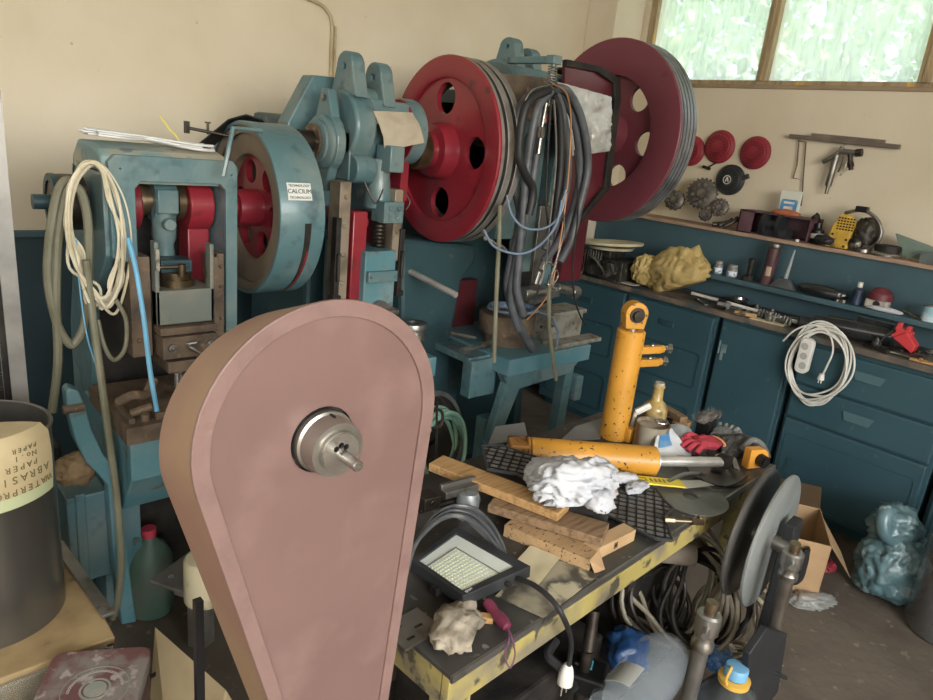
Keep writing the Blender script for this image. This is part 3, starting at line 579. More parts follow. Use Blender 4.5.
for (xa, xb, za, zb) in ((A(340, 200, Y=2.05).x, A(351, 200, Y=2.05).x, .95, 1.52), (A(389, 200, Y=2.06).x + .02, A(397, 200, Y=2.06).x + .02, 1.24, 1.50)):
    b = MB(); b.b2((xa, 2.05, za), (xb, 2.12, zb))
    for k in range(5 if xa < 1.3 else 3): bolt(b, ((xa + xb) / 2, 2.05, zb - .05 - k * .1), (0, -1, 0), .009)
    obj('gib', b, bei, p2, bevel=.002)
for px, z0, z1 in ((335, 1.12, 1.40), (399, 1.12, 1.36)):
    x = A(px, 240, Y=2.06).x; b = MB(); b.b2((x - .008, 2.04, z0), (x + .012, 2.07, z1)); b.b2((x - .014, 2.035, z0 - .012), (x + .02, 2.075, z0 + .008)); b.cyl((x, 2.03, z0 + .06), (x, 2.03, z0 + .16), .006); obj('stroke_scale', b, soot_shade, p2, bevel=.002)
b = MB(); b.tube([(cx + .06, 2.05, 1.50), (cx + .085, 2.04, 1.46), (cx + .07, 2.04, 1.43)], .003); obj('oil_pipe', b, steel_d, p2); b = MB(); b.tube([(cx - .09, 2.08, 1.52), (cx - .06, 2.05, 1.45), (cx - .03, 2.05, 1.50)], .003); obj('oil_pipe', b, steel_d, p2)
b = MB(); bx1 = A(437, 357, Y=1.95).x; bz2 = A(437, 357, Y=1.95).z; b.b2((1.18, 1.95, bz2 - .08), (bx1, 2.4, bz2)); b.prism([(1.97, bz2 - .08), (2.4, bz2 - .08), (2.4, .4)], fYZ, 1.2, 1.24); b.prism([(1.97, bz2 - .08), (2.4, bz2 - .08), (2.4, .4)], fYZ, bx1 - .05, bx1 - .01); b.b2((1.3, 2.1, .0), (bx1 - .05, 2.4, bz2 - .08)); obj('bed', b, teal_b, p2, bevel=.004)
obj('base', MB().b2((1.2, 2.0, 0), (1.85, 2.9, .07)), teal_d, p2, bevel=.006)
rc = A(411, 352, Y=2.08)
b = MB(); b.lathe([(.025, .11), (.055, .11), (.057, .105), (.057, .09), (.047, .085), (.047, .06), (.05, .055), (.05, .04), (.04, .035), (.04, 0), (.06, 0)], (rc.x, 2.08, bz2), (0, 0, 1), 36, cap=False); b.lathe([(.025, .11), (.025, .08), (.001, .08)], (rc.x, 2.08, bz2), (0, 0, 1), 24, cap=False); obj('die_holder', b, steel, None, 'stepped round steel die holder standing on the middle press bed', 'die holder')
b = MB(); a_ = A(403, 268, Y=2.30); e_ = A(456, 295, Y=1.98); b.cyl(a_, e_, .013); b.lathe([(.013, 0), (.0085, .0), (.008, -.03), (.0, -.03)], e_, e_ - a_, 16, cap=False); obj('hand_bar', b, rodm, p2)
f2 = obj('flywheel', MB().cyl((1.70, 2.2, SZ), (1.93, 2.2, SZ), .045), steel_d, p2)
wheel_parts(f2, 1.825, 2.2, 1.642, .358, .115, .275, 4, .20, .060, red, mat('worn_rim_steel', '#a39d96', '#857e76', .4, .6, sc=10), yaw=-.05, a0=PI / 2 + .04, hub=(.11, .10), grooves=2, rec=.014)
b = MB(); b.cyl((1.68, 2.2, SZ), (1.735, 2.2, SZ), .075, n=32); b.cyl((1.66, 2.2, SZ), (1.69, 2.2, SZ), .06, n=32); obj('clutch_ring', b, bronze, p2)

# ================================================================ PRESS 3 (right)
p3_ = thing('mechanical_press', (2.4, 2.5, 0), 'right hand teal mechanical press with big dark red grooved flywheel and hoses hung over it', 'press', 'row of mechanical presses along the back wall')
SZ3 = 1.80
b = MB(); b.lathe([(.03, 0), (.16, 0), (.175, .012), (.175, .10), (.16, .112), (.03, .112)], (2.09, 2.22, 1.85), (1, 0, 0), 56); b.b2((2.09, 2.1, 1.3), (2.2, 2.7, 1.85)); obj('head_cheek', b, teal, p3_, bevel=.006)
for x0, zc in ((2.16, 2.075), (2.27, 2.05)):
    b = MB(); m4 = frame((x0, 0, 0), (0, -1, 0), (0, 0, 1)); P = [(-2.27, zc - .09), (-2.13, zc - .09)] + [(-2.2 + .04 * math.cos(t), zc + .03 * math.sin(t)) for t in [i * PI / 10 for i in range(11)]]
    b.curve(P, [circ(-2.2, zc, .013, 16)], m4, .04, .006); obj('lifting_lug', b, teal, p3_)
obj('head_top', MB().b2((2.1, 2.1, 1.9), (2.5, 2.45, 2.0)), teal, p3_, bevel=.02)
b = MB(); m4 = gXZ(2.03); xa = A(497, 70, Y=2.03).x; xb = A(553, 62, Y=2.03).x; b.curve([(xa, 1.80), (xb, 1.80), (xb, 1.965), (xa, 1.945)], [circ(xa + .035, 1.915, .006, 8), circ(xb - .04, 1.93, .006, 8)], m4, .014, .001); b.b2((xa + .03, 2.04, 1.9), (xb, 2.2, 1.93)); obj('hook_plate', b, rusty, p3_)
b = MB(); b.lathe([(.04, -.06), (.075, -.06), (.08, -.04), (.095, -.04), (.10, -.02), (.12, -.02), (.12, 0)], (2.09, 2.22, 1.79), (1, 0, 0), 44); b.cyl((2.0, 2.22, 1.79), (2.7, 2.22, 1.79), .035); obj('bearing_rings', b, bronze, p3_)
b = MB(); b.prism([(2.15, 1.5), (2.35, 1.25), (2.42, .9), (2.3, .6), (2.25, 0), (2.95, 0), (2.95, 1.75), (2.6, 1.9), (2.2, 1.9)], fYZ, 2.09, 2.14); obj('side_plate', b, teal_d, p3_, bevel=.01)
b = MB(); b.prism([(2.15, 1.5), (2.35, 1.25), (2.42, .9), (2.3, .6), (2.25, 0), (2.95, 0), (2.95, 1.75), (2.6, 1.9), (2.2, 1.9)], fYZ, 2.56, 2.61); obj('side_plate', b, teal_d, p3_, bevel=.01)
# C-shaped throat casting that shows dark between the middle and right press
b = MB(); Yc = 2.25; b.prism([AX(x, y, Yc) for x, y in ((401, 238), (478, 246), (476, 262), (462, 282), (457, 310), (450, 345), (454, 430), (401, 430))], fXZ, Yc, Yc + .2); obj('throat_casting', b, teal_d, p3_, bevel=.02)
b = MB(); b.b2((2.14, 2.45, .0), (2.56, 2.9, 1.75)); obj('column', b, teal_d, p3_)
b = MB(); b.b2((2.15, 2.40, .74), (2.30, 2.45, 1.05)); obj('red_inner_panel', b, mat('inner_red', '#5e1c24', '#45161c', .5, sc=4), p3_)
b = MB(); x0 = A(537, 150, Y=2.1).x; b.b2((x0, 2.1, 1.15), (x0 + .05, 2.2, 1.85)); b.b2((x0 + .12, 2.1, 1.05), (x0 + .20, 2.22, 1.8)); obj('gib', b, teal, p3_, bevel=.003)
b = MB(); b.b2((x0 + .05, 2.08, 1.0), (x0 + .12, 2.2, 1.45)); b.box((x0 + .02, 2.0, 1.08), (.22, .06, .05)); b.cyl((x0 - .11, 1.97, 1.085), (x0 + .02, 1.97, 1.085), .02); b.cyl((x0 + .1, 1.97, 1.10), (x0 + .24, 1.97, 1.07), .02); b.cyl((x0 - .12, 1.97, 1.085), (x0 - .08, 1.97, 1.085), .03); b.cyl((x0 + .2, 1.97, 1.077), (x0 + .25, 1.97, 1.067), .03); obj('adjusting_linkage', b, steel, p3_, bevel=.003)
# side guard, maroon with dark edge
b = MB(); Yg = 2.03; pg = [AX(x, y, Yg) for x, y in ((566, 60), (600, 67), (618, 79), (619, 100), (608, 188), (596, 202), (580, 222), (566, 224))]; b.prism(pg, fXZ, Yg + .006, Yg + .02); obj('side_guard', b, maroon, p3_)
b = MB(); b.curve(pg + [(u + (pg[0][0] - u) * .10, v + (1.6 - v) * .05) for u, v in reversed(pg)], [], gXZ(Yg), .02, .002)
b.prism([pg[1], pg[2], pg[3], (pg[3][0] - .012, pg[3][1]), (pg[2][0] - .012, pg[2][1] - .01), (pg[1][0], pg[1][1] - .012)], fXZ, Yg, Yg + .28); obj('guard_edge', b, soot_shade, p3_, bevel=.002)
b = MB(); b.b2((pg[6][0] - .05, 2.06, 1.1), (pg[6][0] + .10, 2.3, 1.5)); obj('guard_skirt', b, maroon, p3_)
bxa = A(510, 358, Y=1.9); bxb = A(591, 347, Y=1.9); bz = (bxa.z + bxb.z) / 2
b = MB(); b.b2((bxa.x, 1.9, bz - .075), (bxb.x, 2.45, bz)); obj('bed', b, teal_b, p3_, bevel=.004)
b = MB(); b.prism([(bxa.x, bz - .075), (bxb.x - .02, bz - .075), (bxb.x - .1, bz - .14), (bxa.x + .12, bz - .16), (bxa.x + .03, bz - .38), (bxa.x - .04, bz - .38), (bxa.x + .03, bz - .12)], fXZ, 1.93, 1.97)
b.b2((bxa.x - .12, 2.0, bz - .19), (bxa.x + .03, 2.06, bz - .02)); b.b2((bxa.x - .12, 2.02, bz - .04), (bxa.x + .02, 2.42, bz - .01)); obj('bed_bracket', b, teal, p3_, bevel=.004)
b = MB(); b.prism([(bxb.x - .10, bz - .12), (bxb.x - .04, bz - .12), (bxb.x - .07, 0), (bxb.x - .12, 0)], fXZ, 1.95, 2.0); obj('bed_leg', b, teal, p3_); b = MB(); b.b2((bxa.x - .02, 1.98, 0), (bxa.x + .05, 2.04, bz - .3)); obj('bed_leg', b, teal, p3_)
kx = A(578, 388, Y=1.93); b = MB(); b.box((kx.x, 1.95, kx.z), (.05, .06, .13)); obj('end_block', b, teal, p3_, bevel=.01)
b = MB(); tc_ = (A(505, 338, Y=2.12).x, 2.12); b.lathe([(.05, 0), (.10, 0), (.105, .02), (.11, .05), (.13, .055), (.132, .13), (.125, .14), (.02, .14)], (tc_[0], tc_[1], bz), (0, 0, 1), 48); obj('round_die_table', b, rusty, p3_)
DT = bz + .14
b = MB(); x0 = A(550, 342, Y=2.0).x; x1 = A(579, 342, Y=2.0).x; b.b2((x0, 2.0, bz), (x1, 2.12, bz + .145)); b.b2((x0 - .01, 1.99, bz + .13), (x1 + .012, 2.13, bz + .15)); b.b2((x0 - .05, 1.92, bz), (x1 + .07, 2.0, bz + .02)); obj('die_block', b, mat('speckled_grey_iron', '#8d8b80', '#6b6658', .6, .3, sc=18, c3='#2d2a26', sc3=40, lo3=.62, hi3=.68), p3_, bevel=.003)
b = MB(); a_ = A(462, 351, Y=1.9); e_ = A(489, 344, Y=1.93); b.cyl(a_, e_, .008); b.cyl(a_, a_.lerp(e_, .25), .015, n=6); b.cyl(a_.lerp(e_, .7), e_, .017, n=6); b.cyl(e_, e_ + Vector((.1, .08, .0)), .012); b.cyl(A(450, 333, Y=2.0), A(475, 338, Y=2.0), .008); obj('bed_bolt', b, steel, p3_)
obj('base', MB().b2((2.0, 2.0, 0), (2.75, 2.95, .06)), teal_d, p3_, bevel=.006)
f3 = obj('flywheel', MB().cyl((2.62, 2.2, SZ3), (2.98, 2.2, SZ3), .05), steel_d, p3_)
wheel_parts(f3, 2.86, 2.2, 1.795, .43, .125, .265, 6, .212, .056, redd, mat('grooved_rim_steel', '#8f9196', '#6c6e74', .4, .6, sc=10), yaw=-.05, a0=math.radians(50), hub=(.10, .12), grooves=4, rec=.05)
b = MB(); b.cyl((2.70, 2.2, 1.70), (2.76, 2.2, 1.70), .05); obj('clutch_knob', b, red, p3_)
# ================================================================ HOSES AND CABLES hung on the presses
def path(pts, Y=None):
    return [A(p[0], p[1], Y=(p[2] if len(p) > 2 else Y)) for p in pts]
def tag1(name, b, m, label, cat, group=None, bevel=0, kind=None): return obj(name, b, m, None, label, cat, group, kind, bevel)
YH = 1.88
hd = [
 ('thick black hose hanging as a long loop at the left of the bundle', greyh, .019, [(549, 92), (530, 96), (517, 120), (512, 170), (521, 215), (514, 250), (508, 285), (515, 315), (528, 342), (533, 350)]),
 ('thick grey hose looping down the right side of the bundle', greyh, .019, [(552, 92), (566, 100), (577, 130), (580, 180), (568, 225), (552, 250), (544, 262)]),
 ('dark grey hose hanging beside the spring in the bundle', greyh, .017, [(551, 88), (541, 105), (537, 150), (529, 200), (516, 260), (511, 300), (519, 330)]),
 ('middle grey hose bowed out behind the spring', greyh, .016, [(553, 90), (562, 110), (568, 150), (566, 190), (556, 225), (545, 250)]),
 ('grey hose swung widest to the right of the bundle', greyh, .016, [(553, 88), (568, 92), (582, 120), (588, 165), (580, 205), (571, 240), (560, 262)]),
 ('dark hose hanging straight down left of centre', greyh, .015, [(551, 92), (537, 110), (528, 160), (523, 215), (519, 260), (517, 290), (524, 315)]),
 ('black hose curving just right of the spring', black, .014, [(554, 95), (560, 115), (561, 160), (557, 200), (551, 240)]),
 ('thinner black hose with a flat kink left of the spring', black, .016, [(549, 90), (527, 104), (519, 150), (524, 172), (533, 190), (529, 215)]),
]
for i, (l, m, r, pts) in enumerate(hd):
    b = MB(); b.tube(path(pts, YH - .012 * i), r, 10); tag1('hydraulic_hose', b, m, l, 'hose', 'grey hoses draped over the right hand press')
th = [
 ('thin copper coloured line running down the right of the hoses', mat('copper_line', '#b07a4e', '#8e6242', .4, .5), .0035, [(553, 84), (567, 95), (571, 130), (566, 200), (556, 265), (548, 295), (527, 320)]),
 ('thin light metallic line arching over the left of the hoses', steel_l, .003, [(548, 86), (533, 90), (524, 105), (518, 140), (520, 165)]),
 ('thin dark line down the middle of the hoses', soot_shade, .004, [(551, 100), (548, 150), (546, 200), (549, 245), (541, 280), (537, 295)]),
 ('thin black cable dangling at the right of the bundle to a curled end', soot_shade, .004, [(575, 150), (578, 210), (573, 260), (574, 295), (580, 315), (586, 325)]),
 ('slim steel line with braided joint behind the spring', steel, .004, [(554, 100), (556, 160), (549, 230), (546, 262), (540, 285)]),
 ('light blue thin hose crossing behind the bundle', blueh2, .0045, [(507, 195), (512, 215), (525, 228), (545, 228), (560, 215), (566, 190)]),
 ('second light blue thin hose hanging in a low arc', blueh2, .0045, [(484, 230), (495, 247), (520, 254), (540, 245), (556, 225), (562, 200)]),
]
for i, (l, m, r, pts) in enumerate(th):
    b = MB(); b.tube(path(pts, YH - .075 - .008 * i), r, 7); tag1('thin_line', b, m, l, 'hose', 'thin lines draped over the right hand press')
# hook with spring
hk = thing('spring_hook', A(553, 70, Y=1.82), 'steel spring hook and threaded coupling at the top of the hose bundle', 'hook')
b = MB(); t0 = A(554, 60, Y=1.83); b.box(t0, (.045, .04, .03)); b.cyl(t0, t0 - Vector((0, 0, .16)), .008); b.b2((t0.x - .015, 1.83, t0.z - .012), (t0.x + .015, 2.06, t0.z + .012)); obj('bracket', b, teal, hk, bevel=.003)
b = MB(); P = []
for i in range(85): a = i * .8; P.append((t0.x + .016 * math.cos(a), t0.y + .016 * math.sin(a), t0.z - .02 - .0011 * i))
b.tube(P, .003, 6, spline=False); obj('spring', b, steel_l, hk)
b = MB(); b.cyl(t0 - Vector((0, 0, .115)), t0 - Vector((0, 0, .15)), .016, n=6); b.cyl(t0 - Vector((.012, 0, .15)), t0 - Vector((.02, 0, .24)), .006); b.cyl(t0 - Vector((.018, 0, .235)), t0 - Vector((.02, 0, .275)), .014, n=6); b.cyl(t0 - Vector((.02, 0, .275)), t0 - Vector((.022, 0, .33)), .008); obj('coupling', b, steel_l, hk)
b = MB(); b.cyl(t0 - Vector((.008, 0, .19)), t0 - Vector((.009, 0, .22)), .009); obj('red_collar', b, red, hk)
# fittings and chain at the low end
b = MB()
for (x, y, x2, y2, r) in ((545, 262, 541, 270, .014), (540, 272, 536, 284, .008), (556, 262, 551, 275, .007), (551, 275, 549, 288, .011), (546, 284, 555, 289, .006), (566, 190, 562, 200, .008)): b.cyl(A(x, y, Y=1.80), A(x2, y2, Y=1.80), r, n=8)
b.tube(path([(541, 265), (548, 262), (555, 268), (558, 276), (551, 288)], 1.80), .004); b.tube(path([(562, 200), (564, 230), (556, 262)], 1.80), .004); tag1('hose_fittings', b, steel_l, 'small bright hose fittings tied together at the bottom of the hose bundle', 'hose fitting')
for l, pts, Yq in (('grey green tube hanging from the wheel rim to the middle press bed', [(500, 205), (499, 240), (497, 280), (495, 330), (494, 362)], 1.86), ('grey green tube hanging below the fittings over the right press bed', [(549, 288), (549, 320), (551, 345), (556, 380)], 1.80)):
    b = MB(); b.tube(path(pts, Yq), .009, 8); tag1('rubber_tube', b, greyc, l, 'tube', 'grey green tubes on the presses')
b = MB(); b.tube(path([(482, 232), (486, 236), (484, 239), (490, 240), (497, 245), (503, 247), (507, 252)], 1.86), .006); tag1('chain_fitting', b, steel_l, 'short bright coupling on the blue hose below the red wheel', 'hose fitting')
# plastic sheet over the right press
plast = mat('silver_plastic_film', '#b9bab8', '#9c9e9a', .3, .2, sc=10, c3='#d8dad8', sc3=18, lo3=.56, hi3=.7, bump=.7, bsc=26, coat=.5)
def cr(u, v, s, k): return noise.noise(Vector((u * k + s, v * k, s))) 
c00, c10, c01, c11 = A(557, 82, Y=1.98), A(611, 97, Y=1.97), A(560, 157, Y=1.96), A(609, 151, Y=1.95)
b = MB(); b.sheet(lambda u, v: c00.lerp(c10, u).lerp(c01.lerp(c11, u), v) + Vector((0, -.02 * abs(cr(u, v, 3, 5)) - .012 * abs(cr(u, v, 8, 11)), 0)), 24, 24, .002)
c20 = Vector((c00.x, 2.2, c00.z + .01)); c21 = Vector((c10.x, 2.2, c10.z + .02)); b.sheet(lambda u, v: c00.lerp(c10, u).lerp(c20.lerp(c21, u), v) + Vector((0, 0, .008 * cr(u, v, 5, 5))), 10, 8, .002)
tag1('plastic_sheet', b, plast, 'crumpled silvery plastic sheet hung over the maroon side guard', 'plastic sheet')
# rag sheet on press 2
c00, c10, c01, c11 = A(373, 111, Y=2.09), A(412, 113, Y=2.09), A(385, 150, Y=2.07), A(424, 143, Y=2.05)
b = MB(); b.sheet(lambda u, v: c00.lerp(c10, u).lerp(c01.lerp(c11, u), v) + Vector((0, -.012 * math.sin(v * PI) + .006 * cr(u, v, 2, 4), 0)), 14, 12, .003)
tag1('cardboard_sheet', b, mat('beige_rag', '#a89c86', '#978a74', .9, sc=8, bump=.3), 'stiff beige rag draped over the crank of the middle press', 'rag')
# white tube bundle on press 1 and yellow wire
b = MB(); rnd = random.Random(5)
for i in range(9):
    o_ = Vector((rnd.uniform(-.01, .01), -.06 + .016 * i, .005 * (i % 3) + .004)); s0 = A(88 + rnd.uniform(-3, 5), 137, Y=2.14); s0.z = 1.596; e = A(200 + rnd.uniform(-6, 8), 146, Y=2.1); e.z = 1.590
    m_ = s0.lerp(e, .5) + Vector((0, rnd.uniform(-.015, .015), .012)); b.tube([s0 + o_ + Vector((0, 0, .012)), s0.lerp(e, .25) + o_ + Vector((0, 0, .01)), m_ + o_ * .6, s0.lerp(e, .8) + o_, e + o_], .0045, 7)
tag1('white_tubing', b, mat('white_tubing_plastic', '#b9bab8', None, .35), 'flat bundle of white plastic tubing lying on top of the left press', 'tubing')
b = MB(); b.tube(path([(183, 148), (176, 136), (170, 130), (166, 124), (160, 116)], 2.1), .0022, 6); tag1('yellow_wire', b, mat('yellow_wire', '#d9c84a', None), 'thin yellow wire sticking up from the top of the left press', 'wire')
# coil of cream cable on the shaft drum
b = MB(); rnd = random.Random(11)
for i in range(13):
    k = rnd.uniform(-1, 1); q = rnd.uniform(-1, 1); yy = 2.02 - .035 * i / 11 + rnd.uniform(-.02, .02)
    pts = [(88 + k * 4, 162 + abs(q) * 3), (104 + k * 3, 170), (116 + k * 8, 200), (123 + q * 8, 240), (118 + k * 9, 280), (108 + q * 8, 304 + k * 9), (94 + k * 8, 294 + q * 10), (76 + q * 8, 262 + k * 10), (68 + k * 3, 225), (72 + q * 4, 185)]
    b.tube(path(pts, yy), .0042, 7, closed=True)
b.tube(path([(84, 290), (88, 300), (90, 303)], 1.97), .004)
tag1('cable_coil', b, cream, 'coil of thin cream cable hanging on the left press shaft', 'cable')
# grey-green hose, doubled loop
b = MB(); b.tube(path([(78, 190), (68, 180), (58, 192), (50, 235), (48, 280), (56, 320), (66, 340), (74, 344), (84, 325), (88, 280), (88, 225), (82, 195), (74, 186), (66, 192), (58, 240), (56, 300), (58, 360), (52, 412)], 2.03), .0115, 9)
tag1('grey_hose', b, greyc, 'thick grey green hose looped on the left press shaft end', 'hose')
b = MB(); b.tube(path([(86, 260, 1.98), (92, 310, 1.97), (100, 370, 1.9), (108, 430, 1.88), (117, 500, 1.88), (121, 560, 1.88), (118, 600, 1.88), (113, 618, 1.9)]), .010, 9)
tag1('grey_hose', b, greyc, 'thick olive hose running down in front of the treadle lever', 'hose')
b = MB(); b.tube(path([(116, 300, 1.97), (126, 320, 1.97), (125, 348, 1.96), (114, 360, 1.95), (104, 345, 1.95), (98, 320, 1.96)]), .006, 8); tag1('grey_loop', b, greyc, 'thin grey loop of hose under the cream cable coil', 'hose')
b = MB(); b.tube(path([(128, 238, 1.93), (136, 270, 1.9), (144, 320, 1.86), (150, 370, 1.80), (157, 411, 1.78)]), .0065, 8); tag1('blue_tube', b, blueh, 'bright light blue air tube hanging down across the left press', 'tube')
b = MB(); b.tube(path([(76, 240, 2.0), (80, 290, 2.0), (88, 340, 1.98), (100, 375, 1.9)]), .0022, 6); tag1('blue_wire', b, blueh, 'thin light blue wire behind the looped grey hose', 'wire')
# blue hose coil on the round die table
zc = DT + .006; b = MB(); rnd = random.Random(2); P = []
for i in range(26 * 4):
    a = i * 2 * PI / 20; R = .062 + .062 * ((i * .37) % 1 * .25 + (i / 104) * .8); P.append((tc_[0] + .01 + R * math.cos(a), tc_[1] - .01 + R * .95 * math.sin(a), zc + .008 * (i % 40) / 40 + .007 * (i // 40)))
P += [A(553, 318, Y=1.98), A(557, 345, Y=1.9)]
b.tube(P, .0058, 7, sub=2); tag1('blue_hose_coil', b, blueh2, 'flat coil of blue hose lying on the round die table', 'hose')
b = MB(); q = A(540, 318, Y=2.1); b.box((q.x, 2.1, DT + .05), (.14, .02, .02), rot('Y', -.15)); b.tube([(q.x - .04, 2.08, DT + .02), (q.x + .03, 2.07, DT + .04)], .006); tag1('loose_key', b, steel, 'loose grey steel bar resting behind the blue hose coil', 'bar', bevel=.002)
# green hose coil and dark wheel behind the guard
coil('green_hose_coil', A(440, 452, Y=1.75), (.3, -1, .15), .155, 5, .0085, greenh, 4, .05, label='coil of pale green hose hanging low between guard and table', cat='hose', spread=.9)
dw = thing('pulley_wheel', A(430, 438, Y=1.9), 'large dark pulley wheel with worn steel rim low behind the green hose', 'wheel')
o_ = A(432, 436, Y=1.78); b = MB(); b.lathe([(.15, -.03), (.168, -.03), (.17, -.02), (.17, .02), (.168, .03), (.15, .03)], o_, (.25, -.9, .25), 56, cap=False); obj('rim', b, steel, dw)
b = MB(); b.lathe([(.152, -.02), (.148, -.005), (.04, -.01), (.04, -.05), (.01, -.05)], o_, (.25, -.9, .25), 40, cap=False); b.cyl(o_, o_ + Vector((-.04, .3, 0)), .02); obj('disc', b, soot_shade, dw)
b = MB(); b.tube(path([(432, 408), (442, 412), (441, 425), (432, 428)], 1.5), .005); b.tube(path([(430, 394), (437, 400), (436, 470)], 1.5) + [Vector((A(436, 470, Y=1.5).x, 1.5, .002))], .004, spline=False); tag1('steel_hook', b, steel_d, 'bent thin steel hook right beside the guard edge', 'hook')

# ================================================================ LEFT FOREGROUND
rx = A(27, 400, Y=1.93).x
rk = thing('perforated_rack', (rx - .12, 1.93, 0), 'perforated grey metal rack upright at the left edge', 'rack')
b = MB(); b.b2((rx - .010, 1.90, 0), (rx, 1.96, 1.70)); b.b2((rx - .035, 1.90, 0), (rx - .005, 1.905, 1.70)); obj('upright', b, mat('galvanised', '#8f8d89', '#7d7b77', .4, .4, sc=10), rk)
obj('slot_shade', MB().b2((rx - .30, 1.955, 0), (rx - .01, 1.965, 1.68)), soot_shade, rk)  # dark sheet added as the shade seen through the slots
hol = []
for i in range(28):
    for k in range(4): u = rx - .058 - k * .04; v = .5 + i * .038; hol.append(rrect(u - .012 + (k % 2) * .004, v, u + .012, v + .008, .003, 2))
b = MB(); b.curve([(rx - .30, .3), (rx - .048, .3), (rx - .048, 1.6), (rx - .30, 1.6)], hol, gXZ(1.92), .002); obj('perforated_panel', b, mat('panel_grey', '#8b8984', '#76746f', .5, .3, sc=8), rk)
BZ = .60
bn = thing('low_bench', (.08, 1.47, 0), 'low dark bench at the bottom left carrying the steel pot', 'bench')
obj('benchtop', MB().b2((-.35, 1.08, BZ - .14), (.36, 1.84, BZ - .115)), wood_d, bn)
for x in (-.3, .30):
    for y in (1.13, 1.78): obj('leg', MB().b2((x - .025, y - .025, 0), (x + .025, y + .025, BZ - .14)), soot_shade, bn)
b = MB(); b.b2((-.30, 1.375, BZ - .115), (.335, 1.80, BZ - .02)); b.b2((-.31, 1.365, BZ - .02), (.34, 1.81, BZ)); tag1('wooden_board_box', b, mat('ochre_board', '#a58a5c', '#8a7048', .7, sc=7, c3='#5d4b32', sc3=16), 'flat ochre wooden box under the steel pot', 'box', bevel=.003)
b = MB(); q0 = A(62, 548, Z=BZ + .02); q1 = A(104, 610, Z=BZ + .01); d_ = (q1 - q0); b.box((q0 + q1) / 2, (d_.length + .06, .026, .008), Matrix.Rotation(math.atan2(d_.y, d_.x), 3, 'Z')); tag1('metal_strip', b, steel, 'grey flat metal strip lying along the board beside the pot', 'metal strip', bevel=.001)
pt = thing('steel_pot', (.15, 1.60, BZ), 'tall brushed stainless steel cylinder pot at the left edge', 'pot')
b = MB(); pc = (.150, 1.60, BZ); R = .145; H_ = .44
b.lathe([(R - .003, .004), (R, 0), (R, H_), (R - .004, H_ + .002), (R - .004, H_), (R - .004, .01), (.001, .01)], pc, (0, 0, 1), 64, cap=False); b.lathe([(R, .0), (.001, .0)], pc, (0, 0, 1), 48, cap=False)
obj('body', b, mat('brushed_pot_steel', '#7f7c74', '#6a675f', .28, .8, sc=4, stretch=(1, 1, .2)), pt)
b = MB(); b.tube([(pc[0] + R * math.cos(i * PI / 16), pc[1] + R * math.sin(i * PI / 16), BZ + H_) for i in range(32)], .004, 6, closed=True); obj('rolled_rim', b, steel, pt)
def sheet_on_pot(name, label, dz, z_low, m, a0, a1, off):
    # lies over the rim, then bends down the outside of the pot
    b = MB(); r0 = R + .006 + off
    def f(u, v):
        a = a0 + (a1 - a0) * u
        if v < .35: rr_ = r0 - (0.35 - v) * .35; z = BZ + H_ + .008 + dz + .01 * math.sin(v * 5)
        else: k = (v - .35) / .65; rr_ = r0 + .004 * math.sin(k * 3); z = BZ + H_ + .008 + dz - k * z_low
        return (pc[0] + rr_ * math.cos(a), pc[1] + rr_ * math.sin(a), z)
    b.sheet(f, 24, 16, .0012); return tag1(name, b, m, label, 'sheet of sandpaper', 'sandpaper sheets over the pot')
ap = mat('abrasive_paper_back', '#b9a67c', '#ad9a70', .85, sc=8)
sheet_on_pot('sandpaper_sheet', 'lower pale green paper sheet peeking out under the printed one on the pot', .0, .135, mat('green_paper', '#a9b084', None, .85), -2.5, -.62, 0)
sp_ = sheet_on_pot('sandpaper_sheet', 'printed beige abrasive paper sheet bent over the pot rim', .004, .112, ap, -2.5, -.66, .003)
lt = MB()
for body, k, s, ac in (('WATERPROOF', .90, .020, -1.22), ('ABRASIVE', .66, .023, -1.20), ('PAPER', .45, .018, -1.15), ('No.1', .28, .016, -1.1), ('PAPER', .13, .014, -1.1)):
    z = BZ + H_ + .012 - k * .112; n_c = len(body); st = .75 * s / (R + .01)
    for i, ch in enumerate(body):
        a = ac - (i - (n_c - 1) / 2) * st      # printed upside down
        rr_ = R + .0155; o_ = Vector((pc[0] + rr_ * math.cos(a), pc[1] + rr_ * math.sin(a), z)); lt.text(ch, frame(o_, (math.sin(a), -math.cos(a), 0), (0, 0, -1)), s, .0006)
obj('lettering', lt, mat('faded_print', '#6e6340', None, .8), sp_)
